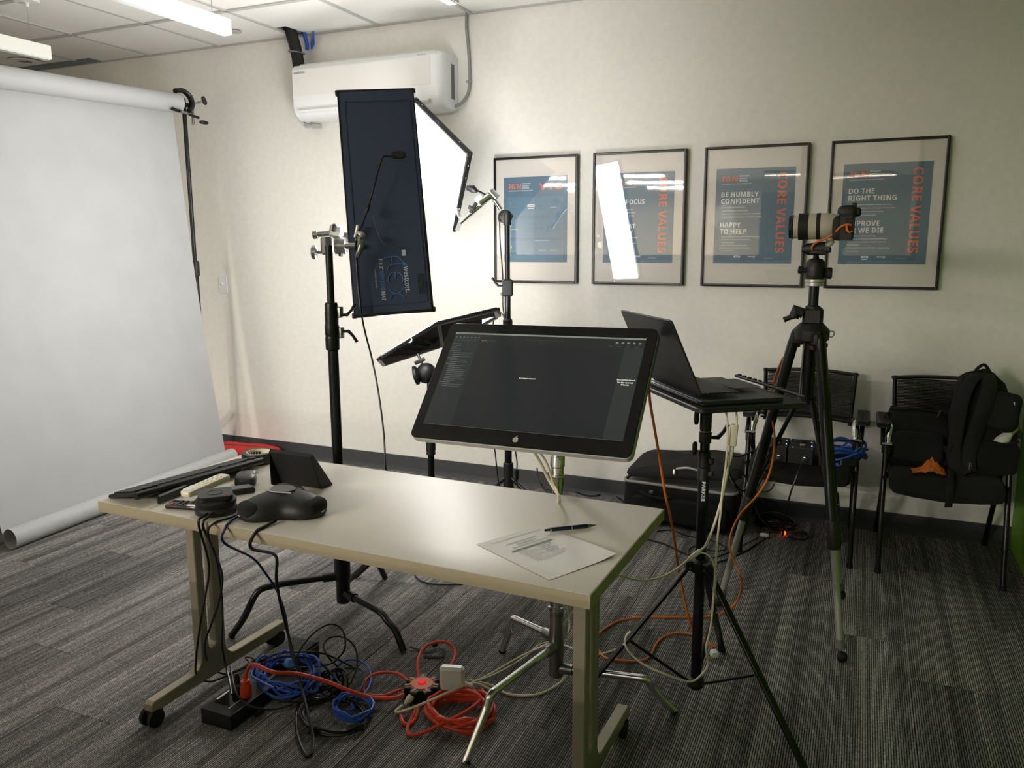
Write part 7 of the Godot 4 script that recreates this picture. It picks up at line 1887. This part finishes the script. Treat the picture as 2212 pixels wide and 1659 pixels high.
	part(ch, "block", mb().box(Vector3(-1.115, 0.078, 2.222), Vector3(0.078, 0.088, 0.03), 0.008, Basis(Vector3.UP, 0.3) * Basis(Vector3.RIGHT, 0.12)), M.white_plastic)
	part(ch, "cable_port", mb().tube([Vector3(-1.078, 0.062, 2.21), Vector3(-1.05, 0.058, 2.204)], [0.006, 0.004], 8), M.white_plastic)
	solo("charger_cable", cable([Vector3(-1.052, 0.058, 2.204), Vector3(-1.066, 0.05, 2.179), Vector3(-1.043, 0.03, 2.089), Vector3(-1.021, 0.015, 1.986), Vector3(-1.001, 0.008, 1.89), Vector3(-0.988, 0.006, 1.79), Vector3(-0.956, 0.006, 1.754), Vector3(-0.893, 0.006, 1.757), Vector3(-0.82, 0.006, 1.78), Vector3(-0.76, 0.006, 1.761), Vector3(-0.706, 0.03, 1.744), Vector3(-0.585, 0.254, 2.114)], 0.0032), M.white_cable, "thin white charger cable crossing the chrome stand's legs", "cable")
	solo("charger_cable", cable([Vector3(-1.231, 0.02, 2.337), Vector3(-1.242, 0.012, 2.361), Vector3(-1.229, 0.012, 2.363), Vector3(-1.18, 0.03, 2.338), Vector3(-1.132, 0.05, 2.305), Vector3(-1.093, 0.06, 2.256), Vector3(-1.071, 0.055, 2.202), Vector3(-1.049, 0.04, 2.165), Vector3(-1.015, 0.02, 2.149)], 0.0042), M.white_cable, "thick white cord running from a white plug past the charger", "cable")
	var wp := thing("white_plug", "white power plug in the front edge of the power hub", "plug", Vector3(-1.227, 0.02, 2.304))
	part(wp, "body", mb().tube([Vector3(-1.224, 0.03, 2.295), Vector3(-1.227, 0.022, 2.305), Vector3(-1.23, 0.018, 2.327)], [0.011, 0.012, 0.004], 12), M.cream_plastic)
	solo("hook_strap", mb().tube(smooth([Vector3(-1.409, 0.01, 1.997), Vector3(-1.383, 0.006, 1.992), Vector3(-1.335, 0.006, 1.993), Vector3(-1.315, 0.008, 1.96), Vector3(-1.287, 0.008, 1.966), Vector3(-1.272, 0.006, 2.002), Vector3(-1.302, 0.004, 2.018), Vector3(-1.335, 0.004, 2.025)], 5), 0.006, 6, 0.3), M.rubber, "thin black strap lying at the black stand's foot", "strap")
	part(self.get_node("hook_strap"), "strap_wrap", mb().lathe(Vector3(-1.297, 0.05, 2.009), [Vector2(0.006, -0.01), Vector2(0.0085, -0.008), Vector2(0.0085, 0.008), Vector2(0.006, 0.01)], Vector3(0.9, 0.4, -0.2), 12), M.rubber)
	# by the wall, under the first chair
	solo("black_cable_coil", mb().tube(coil(Vector3(-0.325, 0.0, 0.165), 0.1, 0.085, 8.0, 0.005, 51, 0.1, 0.05, 0.2), 0.0046, 6), M.black_cable, "black cable coil on the carpet against the baseboard under the chair", "cable", "black cables on the carpet")
	solo("black_cable", cable([Vector3(-0.402, 0.298, 0.586), Vector3(-0.371, 0.08, 0.089), Vector3(-0.298, 0.03, 0.099), Vector3(-0.224, 0.01, 0.158), Vector3(-0.164, 0.006, 0.228), Vector3(-0.181, 0.006, 0.304), Vector3(-0.257, 0.006, 0.303)], 0.004), M.black_cable, "black cable end running beside the glowing orange plug", "cable", "black cables on the carpet")
	var gp := thing("glowing_plug", "small plug with a glowing orange light under the chair", "plug", Vector3(-0.275, 0.01, 0.273))
	part(gp, "lamp_tip", mb().blob(Vector3(-0.275, 0.014, 0.271), Vector3(0.022, 0.02, 0.02), 0.8), M.hot, "glowing orange tip")
	part(gp, "body", mb().blob(Vector3(-0.239, 0.011, 0.288), Vector3(0.024, 0.02, 0.02), 0.8), M.violet, "violet body")
	solo("leather_tag", mb().box(Vector3(-0.215, 0.02, 0.227), Vector3(0.06, 0.006, 0.045), 0.002, Basis(Vector3.UP, 0.3) * Basis(Vector3.BACK, 0.2)), M.leather, "dark brown leather tag beside the glowing plug", "tag")
	solo("white_plug", mb().blob(Vector3(-0.361, 0.012, 0.337), Vector3(0.045, 0.02, 0.026), 0.6), M.white_plastic, "white plug lying on the carpet in front of the wall coil", "plug")
	solo("black_cable", cable([Vector3(-0.866, 0.006, 0.477), Vector3(-0.805, 0.006, 0.43), Vector3(-0.702, 0.006, 0.478), Vector3(-0.585, 0.006, 0.497), Vector3(-0.507, 0.006, 0.575), Vector3(-0.563, 0.006, 0.63), Vector3(-0.655, 0.006, 0.606), Vector3(-0.658, 0.006, 0.702), Vector3(-0.548, 0.006, 0.716), Vector3(-0.45, 0.006, 0.519), Vector3(-0.383, 0.006, 0.356)], 0.003), M.black_cable, "thin black cable trailing on the carpet in front of the suitcase", "cable", "black cables on the carpet")
	solo("black_cable", cable([Vector3(-1.551, 0.006, -0.086), Vector3(-1.437, 0.006, 0.033), Vector3(-1.346, 0.006, 0.052), Vector3(-1.283, 0.008, -0.016), Vector3(-1.221, 0.006, 0.008), Vector3(-1.142, 0.006, 0.092)], 0.004), M.black_cable, "black cable along the wall between the monitor stand and suitcase", "cable", "black cables on the carpet")
	solo("black_cable", cable([Vector3(-1.729, 0.006, 1.42), Vector3(-1.68, 0.006, 1.464), Vector3(-1.624, 0.006, 1.482), Vector3(-1.555, 0.006, 1.463), Vector3(-1.482, 0.006, 1.432)], 0.0036), M.black_cable, "black cable end on the carpet under the middle of the table", "cable", "black cables on the carpet")
	solo("wall_cable", cable([Vector3(-1.542, 0.252, 0.428), Vector3(-1.532, 0.203, 0.433), Vector3(-1.508, 0.154, 0.432), Vector3(-1.634, 0.006, 0.049), Vector3(-1.609, 0.006, -0.041), Vector3(-1.514, 0.006, 0.018)], 0.004), M.grey_cable, "grey cable hanging behind the chrome stand near the wall", "cable")
